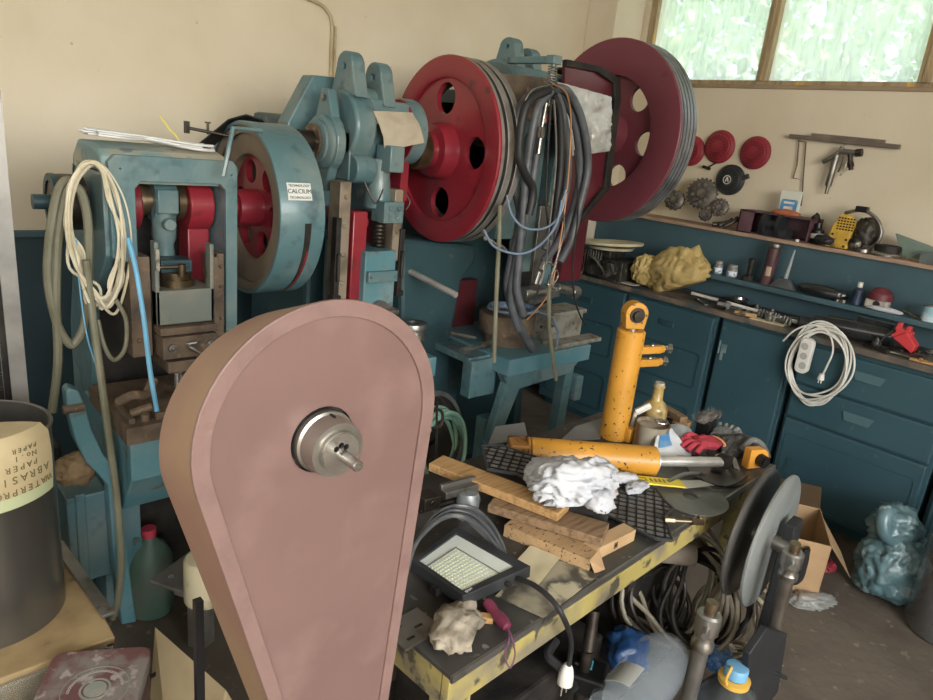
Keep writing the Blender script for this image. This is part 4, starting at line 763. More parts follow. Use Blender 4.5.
# clear tray with springs
tz = BZ - .115
b = MB(); x0, x1, y0, y1 = -.20, .325, 1.20, 1.36
for a_, c_ in (((x0, y0, tz), (x1, y1, tz + .003)), ((x0, y0, tz), (x1, y0 + .003, tz + .10)), ((x0, y1 - .003, tz), (x1, y1, tz + .10)), ((x0, y0, tz), (x0 + .003, y1, tz + .10)), ((x1 - .003, y0, tz), (x1, y1, tz + .10)), ((x0 - .006, y0 - .006, tz + .098), (x1 + .006, y0 + .004, tz + .104)), ((x0 - .006, y1 - .004, tz + .098), (x1 + .006, y1 + .006, tz + .104)), ((x1 - .004, y0, tz + .098), (x1 + .006, y1, tz + .104))): b.b2(a_, c_)
tag1('clear_tray', b, mat('cloudy_plastic', '#cfc8b4', None, .25, trans=.75, ior=1.2), 'cloudy clear plastic tray with small springs at the bottom left', 'tray')
for i in range(9):
    b = MB(); rnd = random.Random(i); cx_, cy_ = .0 + .033 * i, 1.26 + rnd.uniform(-.02, .04); d_ = Vector((rnd.uniform(-1, 1), rnd.uniform(-.4, .4), 0)).normalized(); q = Vector((-d_.y, d_.x, 0)); P = []
    for k in range(60): a = k * .7; P.append(Vector((cx_, cy_, tz + .016 + (i % 3) * .018)) + d_ * (.0008 * k - .02) + q * .008 * math.cos(a) + Vector((0, 0, .008 * math.sin(a))))
    b.tube(P, .0015, 5, spline=False); tag1('spring', b, bronze, 'small coil spring lying loose among others in the clear tray', 'spring', 'springs in the clear tray')
tn_ = thing('red_tin', (.29, 1.2, BZ - .115), 'worn faded red tin with a round emblem on its lid', 'tin')
b = MB(); m4 = frame((.262, 1.235, 0), (math.cos(-.5), math.sin(-.5), 0), (math.sin(.5), math.cos(.5), 0)); M2 = m4.copy(); M2[2][3] = BZ - .055; b.curve(rrect(-.085, -.125, .085, .085, .02), [], M2, .11, .004); obj('body', b, mat('tin_side', '#5f3a38', '#4a3230', .5, .3, sc=8), tn_)
b = MB(); M2 = m4.copy(); M2[2][3] = BZ + .005; b.curve(rrect(-.089, -.129, .089, .089, .022), [], M2, .022, .004); ld = obj('lid', b, mat('worn_red_tin', '#6f4846', '#80766f', .55, .2, sc=16, lo=.45, hi=.6, c3='#a39690', sc3=40, lo3=.58, hi3=.66, bump=.15), tn_)
b = MB(); M2 = m4.copy(); M2[2][3] = BZ + .0206; b.curve(circ(.01, -.02, .028), [circ(.01, -.02, .024)], M2, .0008); b.curve(circ(.01, -.02, .02), [], M2, .0008); b.curve(circ(.01, -.02, .060, 36), [circ(.01, -.02, .0585, 36)], M2, .0006); obj('emblem', b, mat('faded_green_print', '#7c8578', '#8f857c', .6, sc=40), ld)
b = MB(); rnd = random.Random(9)
for i in range(26):
    a = math.radians(10 + i * 7); p = (.01 + .047 * math.cos(a), -.02 + .047 * math.sin(a)); b.curve(circ(p[0], p[1], .0032, 5), [circ(p[0], p[1], .0016, 5)], M2, .0006)
obj('worn_lettering', b, mat('faded_print_grey', '#9a938c', None, .6), ld)
# objects on the floor between press and guard
gb = A(152, 608, Z=0); b_ = thing('green_bottle', (gb.x, gb.y, 0), 'dusty dark green plastic bottle with red screw cap on the floor', 'bottle')
b = MB(); b.lathe([(.02, 0), (.068, 0), (.075, .01), (.075, .19), (.072, .215), (.05, .26), (.022, .285), (.018, .30)], (gb.x, gb.y, 0), (0, 0, 1), 32); b.tube([(gb.x - .02, gb.y, .27), (gb.x - .05, gb.y - .01, .31), (gb.x - .05, gb.y, .25)], .012); obj('body', b, mat('dusty_green_plastic', '#4b6b5c', '#5c675a', .45, sc=5), b_)
b = MB(); b.cyl((gb.x, gb.y, .295), (gb.x, gb.y, .325), .024, n=18); obj('cap', b, mat('red_cap', '#c9384a', None, .4), b_)
s0 = A(178, 575, Z=.30); b = MB(); R2 = rz(.5); b.box((s0.x + .04, s0.y, .30), (.20, .14, .012), R2); b.box((s0.x + .04, s0.y - .02, .25), (.02, .14, .09), R2); b.box((s0.x + .07, s0.y, .15), (.06, .06, .29), R2); tag1('steel_stool', b, mat('scuffed_steel_plate', '#8f8a80', '#6f675c', .5, .5, sc=9), 'grey steel plate stand with a hole beside the guard', 'stand', bevel=.003)
b = MB(); b.cyl(A(171, 577, Z=.307), A(171, 577, Z=.3075), .009); tag1('bore_disc', b, blackp, 'small black disc standing in for the dark hole in the grey steel plate', 'plug')  # black disc added in place of a real bore
b = MB(); q = A(192, 570, Z=.42); b.lathe([(.05, 0), (.062, .0), (.062, .13), (.055, .14), (.02, .145)], (q.x + .04, q.y, .31), (0, 0, 1), 28); tag1('cream_canister', b, mat('grimy_cream', '#c9bd98', '#8f8156', .7, sc=9, lo=.5, hi=.6), 'grimy cream canister half hidden behind the guard', 'canister')
# cream tray tilted on the floor
def bk(px, py, z): return A(px, py, Z=z)
b = MB(); r1 = [bk(155, 627, .34), bk(226, 690, .30), bk(250, 730, .10), bk(150, 700, .10)]; cen = sum(r1, Vector()) / 4; lowp = [cen + (p - cen) * .75 + Vector((-.03, -.06, -.12)) for p in r1]
outer = r1 + lowp; b.add(outer, [(0, 1, 5, 4), (1, 2, 6, 5), (2, 3, 7, 6), (3, 0, 4, 7), (4, 5, 6, 7)]); inn = [cen + (p - cen) * .93 for p in r1] + [cen + (p - cen) * .7 + Vector((-.028, -.055, -.11)) for p in r1]
b.add(inn, [(0, 4, 5, 1), (1, 5, 6, 2), (2, 6, 7, 3), (3, 7, 4, 0), (4, 7, 6, 5)]); b.add([r1[i] for i in range(4)] + inn[:4], [(i, (i + 1) % 4, 4 + (i + 1) % 4, 4 + i) for i in range(4)])
tray = thing('cream_tub', cen - Vector((0, 0, .2)), 'cream plastic tub tilted on its side between bench and guard', 'tub'); obj('shell', b, mat('cream_plastic', '#c0aa80', '#ae9870', .5, sc=5), tray, bevel=.004)
b = MB(); b.box(bk(163, 670, .21), (.075, .004, .012), rz(.15)); obj('slot', b, blackp, tray)
# foam lump and dark things by the treadle
b = MB(); q = A(76, 470, Y=2.02); b.blob(q, (.11, .09, .10), 4, .3); tag1('foam_lump', b, mat('brown_foam', '#8f7552', '#6e5638', .9, sc=14, bump=.5), 'torn brown foam lump resting on the gear box by the treadle', 'foam')
b = MB(); b.b2((.25, 2.3, 0), (.48, 2.6, .5)); b.b2((.3, 2.35, .5), (.46, 2.55, .62)); tag1('dark_motor_box', b, soot_shade, 'dark sooty motor box in the gloom left of the left press', 'motor', bevel=.01)
# ================================================================ ON THE WORK TABLE
def tz(px, py, dz=0): return A(px, py, Z=TZ + dz)
def plank(name, p0, p1, w, h, z, m, label, cat='plank', side=1):
    """p0,p1: ends of the front bottom edge; the plank lies behind that edge"""
    d = (p1 - p0); L_ = d.length; d.normalize(); n_ = Vector((-d.y, d.x, 0)) * side; c = (p0 + p1) / 2 + n_ * w / 2; c.z = z + h / 2
    return tag1(name, MB().box(c, (L_, w, h), Matrix((d, n_, Vector((0, 0, 1)))).transposed()), m, label, cat, bevel=.0025)
a0 = tz(470, 522, .035); a1 = tz(603, 548, .035)
plank('plank', tz(487, 512, .035), tz(601, 547, .035), .085, .024, TZ + .034, wood_d, 'darker old wooden plank lying under the top plank on the table')
plank('plank', tz(428, 471, .06), tz(557, 522, .06), .072, .024, TZ + .060, wood, 'pale yellow brown wooden plank lying on top of the pile')
cb = thing('cardboard_box', tz(590, 560), 'small printed cardboard box with an open end under the planks', 'box')
p0, p1 = tz(503, 536), tz(588, 572); d = (p1 - p0); L1 = d.length; d.normalize(); n_ = Vector((-d.y, d.x, 0)); c = (p0 + p1) / 2 + n_ * .032 + Vector((0, 0, .016))
cardp = mat('printed_cardboard', '#b08c60', '#9c794f', .8, sc=5, c3='#4b3a28', sc3=55, lo3=.60, hi3=.63, stretch=(1, 3, 3))
obj('sleeve', MB().box(c, (L1, .064, .032), Matrix((d, n_, Vector((0, 0, 1)))).transposed()), cardp, cb, bevel=.001)
b = MB(); e = p1 + Vector((0, 0, .030)); b.add([e, e + n_ * .06, e + n_ * .03 + d * .03 + Vector((0, 0, -.024)), p1 + Vector((0, 0, .004)) + d * .016], [(0, 1, 2, 3)]); b.add([e - Vector((0, 0, .002)), e + n_ * .06 - Vector((0, 0, .002)), e + n_ * .03 + d * .03 + Vector((0, 0, -.026)), p1 + Vector((0, 0, .002)) + d * .016], [(3, 2, 1, 0)]); obj('flap', b, card, cb)
q0, q1 = tz(594, 562), tz(634, 541); d2 = (q1 - q0); L2 = d2.length; d2.normalize(); n2 = Vector((-d2.y, d2.x, 0)); c2 = (q0 + q1) / 2 + n2 * .02 + Vector((0, 0, .017)); lidb = thing('small_carton', c2 - Vector((0, 0, .017)), 'plain small carton with a black square print under the dark plank end', 'box')
R2 = Matrix((d2, n2, Vector((0, 0, 1)))).transposed(); obj('body', MB().box(c2, (L2, .04, .033), R2), mat('plain_cardboard', '#b9966a', '#a98658', .8, sc=8), lidb, bevel=.001)
b = MB(); m4 = frame(c2 - n2 * .0208, d2, (0, 0, 1)); b.curve(rrect(-.007, -.008, .007, .008, .001), [rrect(-.0055, -.0065, .0055, .0065, .001)], m4, .0006); b.curve(rrect(-.003, -.004, .003, .005, .001), [], m4, .0006); obj('printed_mark', b, blackp, lidb)
# v-block / vice head
vb = thing('steel_vice', tz(455, 508), 'grey cast V jaw vice head left of the planks', 'vice')
b = MB(); b.lathe([(.032, 0), (.03, .02), (.034, .05), (.026, .07)], tz(466, 515), (0, 0, 1), 24); obj('body', b, mat('speckled_light_iron', '#8f9698', '#62686a', .45, .5, sc=30), vb)
b = MB(); v0 = tz(420, 500, .07); v1 = tz(477, 484, .07); d = (v1 - v0).normalized(); n_ = Vector((-d.y, d.x, 0)); R2 = Matrix((d, n_, Vector((0, 0, 1)))).transposed(); Lv = (v1 - v0).length
b.box(v0.lerp(v1, .68), (Lv * .62, .035, .02), R2); b.box(v0.lerp(v1, .68) + Vector((0, 0, .014)) + n_ * .01, (Lv * .62, .012, .014), R2); obj('jaw', b, steel, vb, bevel=.002)
b = MB(); b.box(v0.lerp(v1, .12) - Vector((0, 0, .006)), (Lv * .26, .05, .035), R2); b.cyl(v0.lerp(v1, .12) - n_ * .025, v0.lerp(v1, .12) - n_ * .03, .008); b.cyl(v0 - Vector((0, 0, .03)), v1 - Vector((0, 0, .03)), .009); obj('slide_block', b, steel_d, vb, bevel=.002)
# flood light
F = [tz(412, 560, .05), tz(463, 596, .05), tz(531, 566, .065), tz(457, 526, .065)]
fl = thing('flood_light', (F[0] + F[2]) / 2 - Vector((0, 0, .05)), 'black framed LED flood light lying face up with its pale glass', 'flood light')
def quadp(u, v): return F[0].lerp(F[1], u).lerp(F[3].lerp(F[2], u), v)
fn = (F[1] - F[0]).cross(F[3] - F[0]).normalized(); fn = fn if fn.z > 0 else -fn
fx = (F[1] - F[0]); fy = (F[3] - F[0]); fy2 = (F[2] - F[1])
b = MB(); t_ = .03; ou = [quadp(*q) for q in ((0, 0), (1, 0), (1, 1), (0, 1))]; inn = [quadp(*q) for q in ((.08, .07), (.90, .07), (.90, .86), (.08, .86))]
vs = ou + inn + [p - fn * .006 for p in inn] + [p - fn * t_ for p in ou]
fs = [(i, (i + 1) % 4, 4 + (i + 1) % 4, 4 + i) for i in range(4)] + [(4 + i, 4 + (i + 1) % 4, 8 + (i + 1) % 4, 8 + i) for i in range(4)] + [(i, 12 + i, 12 + (i + 1) % 4, (i + 1) % 4) for i in range(4)] + [(12, 15, 14, 13), (8, 9, 10, 11)]
b.add(vs, fs); obj('housing', b, mat('satin_black', '#26282b', '#33363a', .4, sc=10), fl, bevel=.002)
b = MB(); g4 = [p - fn * .004 for p in inn]; b.add(g4 + [p - fn * .002 for p in g4], [(0, 1, 2, 3), (4, 7, 6, 5)]); gp_ = obj('glass', b, mat('pale_led_glass', '#c8d0c8', '#d3dad2', .12, sc=3, coat=.5), fl)
b = MB(); ledm = mat('led_dots', '#d3d8a8', None, .4); R2 = Matrix(((fx.normalized())[:], (fn.cross(fx.normalized()))[:], fn[:])).transposed()
for i in range(11):
    for j in range(12): p = quadp(.30 + i * .055, .10 + j * .045) - fn * .0032; b.box(p, (.0032, .0032, .0016), R2)
obj('led_array', b, ledm, gp_, kind='stuff')
b = MB(); c4 = [quadp(*q) - fn * .0025 for q in ((.24, .08), (.24, .63), (.90, .63))]
for i in range(2): a_, e_ = c4[i], c4[i + 1]; b.cyl(a_, e_, .0012, n=6)
obj('inner_frame', b, steel_l, gp_)
b = MB(); m4 = frame(quadp(.95, .12) + fn * .0008, fy.normalized(), -fx.normalized()); b.text('IP66', m4, .011, .0005); obj('lettering', b, mat('print_grey', '#b8b8b8', None), fl)
b = MB(); b.tube([F[0] - fn * .03, F[0] - fn * .045 + (F[3] - F[0]) * .3, F[3] - fn * .03], .006); b.box((F[0] + F[1]) / 2 - fn * .032, (.02, .02, .02)); bolt(b, quadp(1.01, .62) - fn * .015, (F[1] - F[0]).normalized(), .006, .01); obj('bracket', b, soot_shade, fl)
# its cable: coil on top plus a lead down to the plug
b = MB(); rnd = random.Random(21)
for i in range(9):
    s = (i - 4) / 4; j = rnd.uniform(-2, 2)
    pts = [(394, 600, .015), (402 + 3 * s, 578, .04), (410 + 5 * s + j, 552 - 6 * s, .085), (426 + 6 * s, 528 - 10 * s + j, .095), (447 + 6 * s, 513 - 7 * s, .095), (467 + 7 * s, 513 - 5 * s + j, .09), (484 + 6 * s, 526 - 4 * s, .075), (497 + 4 * s, 543 - 2 * s, .05), (506, 556, .02)]
    b.tube([tz(x, y, z + .004 * (i % 3)) for x, y, z in pts], .0042, 7)
tag1('cable_loops', b, mat('glossy_grey_cable', '#4c4f52', '#3a3d40', .3, sc=20, coat=.4), 'glossy grey cable coiled over the flood light', 'cable')
b = MB(); b.tube([tz(504, 575, .035), tz(530, 583, .055), tz(550, 598, .05), tz(563, 617, .02)] + [A(571, 640, Z=.68), A(569, 665, Z=.58)], .006, 8); tag1('power_cable', b, black, 'black power cable hanging from the flood light over the table edge', 'cable')
pg = thing('mains_plug', A(567, 672, Z=.56), 'white mains plug dangling below the table edge', 'plug'); q = A(566, 676, Z=.55)
b = MB(); b.lathe([(.008, .03), (.014, .02), (.018, 0), (.018, -.02), (.012, -.024)], q, (.15, .1, 1), 16); obj('body', b, white, pg, bevel=.001)
b = MB(); b.cyl(q + Vector((-.008, 0, -.02)), q + Vector((-.014, -.004, -.045)), .0025); b.cyl(q + Vector((.008, 0, -.02)), q + Vector((.004, -.004, -.045)), .0025); obj('pins', b, steel_l, pg)
# screwdriver
sd = thing('screwdriver', tz(497, 613), 'dark purple red handled screwdriver with a wrist loop', 'screwdriver')
h0, h1 = tz(486, 601, .022), tz(508, 628, .018); dv = (h1 - h0).normalized(); b = MB(); Lh = (h1 - h0).length
b.lathe([(.006, 0), (.0115, .006), (.012, Lh * .3), (.009, Lh * .42), (.013, Lh * .6), (.0145, Lh * .8), (.010, Lh * .97), (.004, Lh)], h0, dv, 20); obj('handle', b, mat('purple_red_plastic', '#7c2b48', '#5f2038', .35, sc=8), sd)
b = MB(); b.cyl(h0, h0 - dv * .03, .005); obj('ferrule', b, steel_l, sd)
b = MB(); b.tube([h1, tz(509, 640, .012), A(505, 655, Z=.73), A(510, 668, Z=.70), A(515, 655, Z=.72), tz(512, 638, .012), h1], .0016, 6); obj('wrist_loop', b, mat('purple_cord', '#6b3558', None), sd)
# dirty rag, stick, slotted plates
b = MB(); b.blob(tz(456, 624, .016), (.15, .09, .045), 8, .36, 2.4, rot=rz(.6)); tag1('rag', b, cloth_d, 'dirty beige cloth rag bunched up at the near end of the table', 'rag')
plank('wood_stick', tz(468, 622), tz(493, 625), .02, .014, TZ, wood, 'short pale wooden stick beside the dirty rag', 'stick')
b = MB(); m4 = frame(tz(413, 630, .003), tdir, tn); b.curve([(-.05, -.035), (.05, -.035), (.05, .045), (-.05, .045)], [rrect(-.03, -.02, -.01, -.012, .003), rrect(.005, -.002, .025, .006, .003), rrect(-.03, .02, -.01, .028, .003)], m4, .005); tag1('slotted_plate', b, steel, 'flat grey slotted steel plate at the near left corner of the table', 'plate')
# papers under the planks
c = [tz(495, 597), tz(543, 619), tz(601, 575), tz(540, 556)]
b = MB(); b.sheet(lambda u, v: c[0].lerp(c[1], u).lerp(c[3].lerp(c[2], u), v) + Vector((0, 0, .003 + .003 * abs(cr(u, v, 1, 4)))), 12, 12, .001); tag1('paper_sleeve', b, mat('stained_paper', '#9a9178', '#45423b', .4, sc=9, lo=.42, hi=.56, c3='#b3a888', sc3=7, lo3=.56, hi3=.60), 'stained clear paper sleeve lying near the table edge by the cardboard box', 'paper')
c = [tz(508, 572), tz(536, 590), tz(560, 560), tz(530, 548)]
b = MB(); b.sheet(lambda u, v: c[0].lerp(c[1], u).lerp(c[3].lerp(c[2], u), v) + Vector((0, 0, .008 + .002 * cr(u, v, 7, 3))), 8, 8, .001); tag1('paper_note', b, paper, 'yellowed paper piece between the flood light and the cardboard', 'paper')
# rubber mats with a raised grid
def grid_mat(name, poly, z, label, cell=.025, ang=.6, tilt=0):
    P = [tz(x, y, z) for x, y in poly]; t = thing(name, sum(P, Vector()) / len(P) - Vector((0, 0, .0)), label, 'floor mat', 'black ribbed rubber mats')
    b = MB(); pp = [(p.x, p.y) for p in P]; b.prism(pp, lambda u, v, h: (u, v, h), TZ + z - .004, TZ + z); obj('base', b, mat('mat_rubber', '#2a2b2d', '#3a3b3c', .55, sc=14), t)
    b = MB(); N = len(P)
    for i in range(N): b.cyl(P[i] + Vector((0, 0, .002)), P[(i + 1) % N] + Vector((0, 0, .002)), .0036, n=6)
    obj('edge', b, mat('mat_edge', '#34363a', None, .4), t)
    def inside(x, y):
        c_ = False
        for i in range(N):
            x1, y1, x2, y2 = pp[i][0], pp[i][1], pp[(i + 1) % N][0], pp[(i + 1) % N][1]
            if (y1 > y) != (y2 > y) and x < (x2 - x1) * (y - y1) / (y2 - y1) + x1: c_ = not c_
        return c_
    b = MB(); cx_ = sum(p[0] for p in pp) / N; cy_ = sum(p[1] for p in pp) / N
    for a in (ang, ang + PI / 2):
        dx, dy = math.cos(a), math.sin(a)
        for k in range(-16, 17):
            ox, oy = cx_ - dy * k * cell, cy_ + dx * k * cell; run = None
            for s in range(-80, 81):
                x, y = ox + dx * s * .005, oy + dy * s * .005; ins = inside(x, y)
                if ins and run is None: run = (x, y)
                if (not ins or s == 80) and run is not None:
                    l = math.hypot(x - run[0], y - run[1])
                    if l > .006: b.box(((x + run[0]) / 2, (y + run[1]) / 2, TZ + z + .0015), (l, .0042, .003), rz(a))
                    run = None
    obj('grid_ribs', b, mat('mat_ribs', '#141416', None, .5), t, kind=None)
    b = MB(); b.prism([(cx_ + (u - cx_) * .96, cy_ + (v - cy_) * .96) for u, v in pp], lambda u, v, h: (u, v, h), TZ + z, TZ + z + .0008); obj('dusty_cells', b, mat('mat_dust', '#6d6b68', '#55534f', .8, sc=12), t)
    return t
grid_mat('rubber_mat', [(612, 489), (640, 486), (656, 489), (664, 501), (673, 509), (664, 518), (669, 530), (672, 541), (655, 539), (636, 530), (604, 514), (606, 500)], .012, 'black ribbed rubber floor mat with a curved tip, near the table edge')
grid_mat('rubber_mat', [(482, 447), (502, 446), (528, 455), (552, 462), (600, 490), (606, 513), (560, 496), (536, 484), (516, 474), (488, 470)], .096, 'black ribbed rubber floor mat under the white cloth, raised on the planks')
b = MB(); b.prism([tuple(tz(x, y, .08).xy) for x, y in ((530, 470), (600, 488), (610, 508), (560, 500))], lambda u, v, h: (u, v, h), TZ, TZ + .09); tag1('parts_carton', b, soot_shade, 'dark carton holding up the raised rubber mat', 'box')
# white cloth
b = MB(); b.blob(tz(574, 482, .135), (.23, .13, .12), 3, .34, 2.3, sub=5, rot=rz(-.35)); b.blob(tz(545, 470, .12), (.13, .10, .06), 6, .32, 2.2, rot=rz(.2)); b.blob(tz(598, 500, .11), (.07, .08, .06), 16, .32, 2.2)
tag1('white_cloth', b, cloth, 'crumpled white cloth heaped on the rubber mat', 'cloth')
b = MB(); b.blob(tz(620, 478, .03), (.11, .05, .035), 13, .35, 2.4, rot=rz(-.5)); b.blob(tz(637, 487, .025), (.09, .045, .025), 14, .35, 2.4); tag1('white_glove', b, cloth, 'small white cloth scrap trailing right of the big white cloth', 'cloth')
b = MB(); e0, e1 = tz(604, 480, .06), tz(614, 494, .05); b.cyl(e0, e1, .014, n=8); tag1('wood_dowel', b, wood, 'short wooden handle sticking out between the white cloths', 'handle')
# yellow hydraulic cylinders
lc = thing('hydraulic_cylinder', tz(600, 462), 'yellow hydraulic cylinder lying on its side with its rod out', 'hydraulic cylinder', 'yellow hydraulic cylinders')
c0, c1 = tz(529, 452, .055), tz(655, 461, .05); b = MB(); b.cyl(c0, c1, .046, n=36); obj('barrel', b, yellow, lc, bevel=.004)
ax = (c1 - c0).normalized(); b = MB(); b.cyl(c1, c1 + ax * .006, .035, n=30); b.cyl(c1, tz(722, 462, .045), .0165, n=24); obj('rod', b, rodm, lc)
b = MB(); b.box(c0 - ax * .035, (.06, .075, .07), Matrix((ax, Vector((-ax.y, ax.x, 0)), Vector((0, 0, 1)))).transposed()); b.cyl(c0 - ax * .07, c0 - ax * .06, .02); b.cyl(c0 - ax * .012, c0 - ax * .002, .05, n=24); obj('end_cap', b, mat('chipped_orange', '#a86f2c', '#2e2620', .5, sc=14, lo=.48, hi=.56), lc, bevel=.004)
b = MB(); e = tz(724, 461, .045); b.box(e, (.05, .04, .035), TR); b.cyl(e - Vector((0, .02, 0)), e + Vector((0, .02, 0)), .022); obj('rod_eye', b, soot_shade, lc, bevel=.004)
vc = thing('hydraulic_cylinder', tz(613, 436), 'yellow hydraulic cylinder standing upright at the back of the table', 'hydraulic cylinder', 'yellow hydraulic cylinders')
vb_ = tz(613, 436); zt = A(628, 330, Y=vb_.y).z; b = MB(); b.lathe([(.05, 0), (.05, .01), (.048, .02), (.048, zt - TZ - .004), (.044, zt - TZ), (.018, zt - TZ)], vb_, (0, 0, 1), 40, cap=False); obj('barrel', b, yellow, vc)
b = MB(); b.cyl((vb_.x, vb_.y, zt), (vb_.x, vb_.y, zt + .035), .020, n=24); obj('rod', b, steel_l, vc)
ez = zt + .055; m4 = frame((vb_.x, vb_.y, ez), (.85, -.53, 0), (0, 0, 1)); b = MB(); P = [(-.030, -.045), (.030, -.045)] + [(.037 * math.cos(i * PI / 12), .002 + .037 * math.sin(i * PI / 12)) for i in range(13)]
b.curve(P, [circ(0, .0, .018, 20)], m4, .042, .003); ey = obj('rod_eye', b, yellow, vc); zax = Vector(m4.col[2][:3]); zax = zax if zax.y < 0 else -zax
b = MB(); cz = Vector((vb_.x, vb_.y, ez)); b.cyl(cz - zax * .03, cz + zax * .042, .017, n=20); b.cyl(cz + zax * .02, cz + zax * .029, .026, n=20); obj('eye_pin', b, steel_d, ey)
b = MB()
for zz, ln in ((A(645, 346, Y=vb_.y).z, .115), (A(645, 358, Y=vb_.y).z, .105)):
    s0 = Vector((vb_.x + .035, vb_.y - .02, zz)); dd = Vector((.95, -.3, 0)).normalized(); b.box(s0 + dd * .045, (.09, .028, .026), Matrix((dd, Vector((.3, .95, 0)).normalized(), Vector((0, 0, 1)))).transposed()); b.cyl(s0 + dd * .08, s0 + dd * .105, .015, n=6)
obj('port_blocks', b, yellow, vc, bevel=.003)
for zz, ln in ((A(645, 346, Y=vb_.y).z, .14), (A(645, 358, Y=vb_.y).z, .13)):
    b = MB(); s0 = Vector((vb_.x + .035, vb_.y - .02, zz)); dd = Vector((.95, -.3, 0)).normalized(); b.cyl(s0 + dd * .088, s0 + dd * ln, .011, n=8); b.cyl(s0 + dd * (ln - .006) + Vector((0, 0, -.014)), s0 + dd * (ln - .006) + Vector((0, 0, .016)), .009, n=8); obj('port_fitting', b, steel_l, vc)
    b = MB(); b.blob(s0 + dd * .055 + Vector((0, 0, .014)), (.018, .018, .014), 2, .1, sub=2); obj('grease_nipple', b, steel_l, vc)
b = MB(); b.box(vb_ + Vector((.01, -.055, .025)), (.03, .03, .05)); b.cyl(vb_ + Vector((.05, -.04, .02)), vb_ + Vector((.075, -.055, .02)), .02, n=10); obj('base_lugs', b, yellow, vc, bevel=.004)
# tin can, amber bottle, sticks, brush
can = thing('tin_can', tz(650, 446), 'dented paint stained tin can standing behind the lying cylinder', 'tin can'); cp = tz(649, 447)
b = MB(); b.lathe([(.055, 0), (.058, .004), (.056, .01), (.056, .085), (.058, .09), (.054, .09), (.052, .078), (.001, .076)], cp, (0, 0, 1), 36, cap=False); obj('body', b, mat('stained_tin', '#a39a86', '#7b6248', .6, .2, sc=14, stretch=(1, 1, .25), lo=.45, hi=.6), can)
b = MB(); b.tube([cp + Vector((.03 + .022 * math.cos(i * PI / 8), -.01 + .022 * math.sin(i * PI / 8), .093)) for i in range(16)], .004, 6, closed=True); obj('metal_ring', b, steel_l, can)
am = thing('amber_bottle', tz(652, 425), 'dusty amber glass bottle behind the tin can', 'bottle'); ap_ = tz(651, 430)
b = MB(); b.lathe([(.03, 0), (.044, .003), (.045, .01), (.045, .088), (.043, .096), (.034, .108), (.024, .116), (.020, .125), (.018, .165), (.021, .167), (.021, .175), (.014, .177)], ap_, (0, 0, 1), 30); obj('body', b, mat('dusty_amber_glass', '#a98c4a', '#c2ac70', .3, sc=9, coat=.4, c3='#7b5c2a', sc3=14, lo3=.5, hi3=.65), am)
b = MB(); b.cyl(ap_ + Vector((0, 0, .168)), ap_ + Vector((0, 0, .186)), .0175); obj('cap', b, mat('dusty_cap', '#a9a08e', None, .7), am)
b = MB(); s0 = tz(636, 412, .10); b.cyl(s0, s0 + Vector((.035, -.03, .03)), .012, n=6); b.tube([s0 + Vector((.0, 0, -.0)), tz(630, 432, .02)], .007, spline=False); tag1('brush_handle', b, white, 'small white brush handle poking out beside the amber bottle', 'brush')
for i, (a_, e_, z_) in enumerate((((664, 408), (684, 420), .05), ((668, 416), (690, 425), .028))):
    s0, s1 = tz(*a_, z_), tz(*e_, z_); d = (s1 - s0).normalized(); b = MB(); b.box((s0 + s1) / 2, ((s1 - s0).length, .035, .022), Matrix((d, Vector((-d.y, d.x, 0)).normalized(), d.cross(Vector((-d.y, d.x, 0)).normalized()))).transposed()); tag1('wood_block', b, wood if i else wood_d, ['upper dark wooden offcut behind the blue packet', 'lower pale wooden offcut behind the blue packet'][i], 'wood block', 'wooden offcuts behind the packet', bevel=.002)
b = MB(); b.b2(tz(668, 428) + Vector((0, 0, 0)), tz(672, 412, .03)); tag1('dark_carton', b, soot_shade, 'dark carton under the wooden offcuts', 'box')
br = thing('wire_brush', tz(704, 432), 'black block brush with bushy grey bristles upwards', 'brush'); bp = tz(704, 434)
b = MB(); b.box(bp + Vector((0, 0, .03)), (.085, .05, .06), rz(.2)); obj('block', b, blackp, br, bevel=.004)
b = MB(); rnd = random.Random(4)
for i in range(420):
    a = Vector((rnd.uniform(-.065, .065), rnd.uniform(-.022, .022), .06)); p = bp + a; dd = Vector((rnd.uniform(-.7, .7), rnd.uniform(-.7, .7), 1)).normalized() * rnd.uniform(.02, .038); s_ = Vector((.0009, .0009, 0)); b.add([p - s_, p + s_, p + dd], [(0, 1, 2)])
    b.add([p + Vector((.0009, -.0009, 0)), p - Vector((.0009, -.0009, 0)), p + dd], [(0, 1, 2)])
b.blob(bp + Vector((0, 0, .07)), (.13, .04, .02), 1, .2, sub=3)
obj('bristles', b, mat('grey_bristle', '#7c776e', '#55514b', .8, sc=30), br, kind='stuff')
# packet, magazines
c = [tz(652, 458, .03), tz(692, 455, .015), tz(672, 428, .075), tz(657, 436, .07)]
pk = thing('blue_white_packet', (c[0] + c[2]) / 2 - Vector((0, 0, .04)), 'white plastic packet printed blue and red leaning by the tin can', 'packet')
b = MB(); b.sheet(lambda u, v: c[0].lerp(c[1], u).lerp(c[3].lerp(c[2], u), v) + Vector((0, 0, .006 * cr(u, v, 4, 4))), 10, 10, .006); obj('pack', b, mat('packet_film', '#c9d0d6', '#dfe3e6', .3, sc=10, coat=.3), pk)
b = MB(); b.sheet(lambda u, v: c[0].lerp(c[1], .12 + .4 * u).lerp(c[3].lerp(c[2], .2 + .5 * u), .35 + .55 * v) + Vector((0, -.002, .004 + .006 * cr(.12 + .4 * u, .35 + .55 * v, 4, 4))), 8, 8, .0008); obj('blue_print', b, mat('packet_blue', '#3f86c4', '#6fa6d2', .3, sc=16, c3='#b8404a', sc3=22, lo3=.62, hi3=.66), pk)
c = [tz(664, 455), tz(708, 457), tz(690, 428, .05), tz(668, 425, .06)]
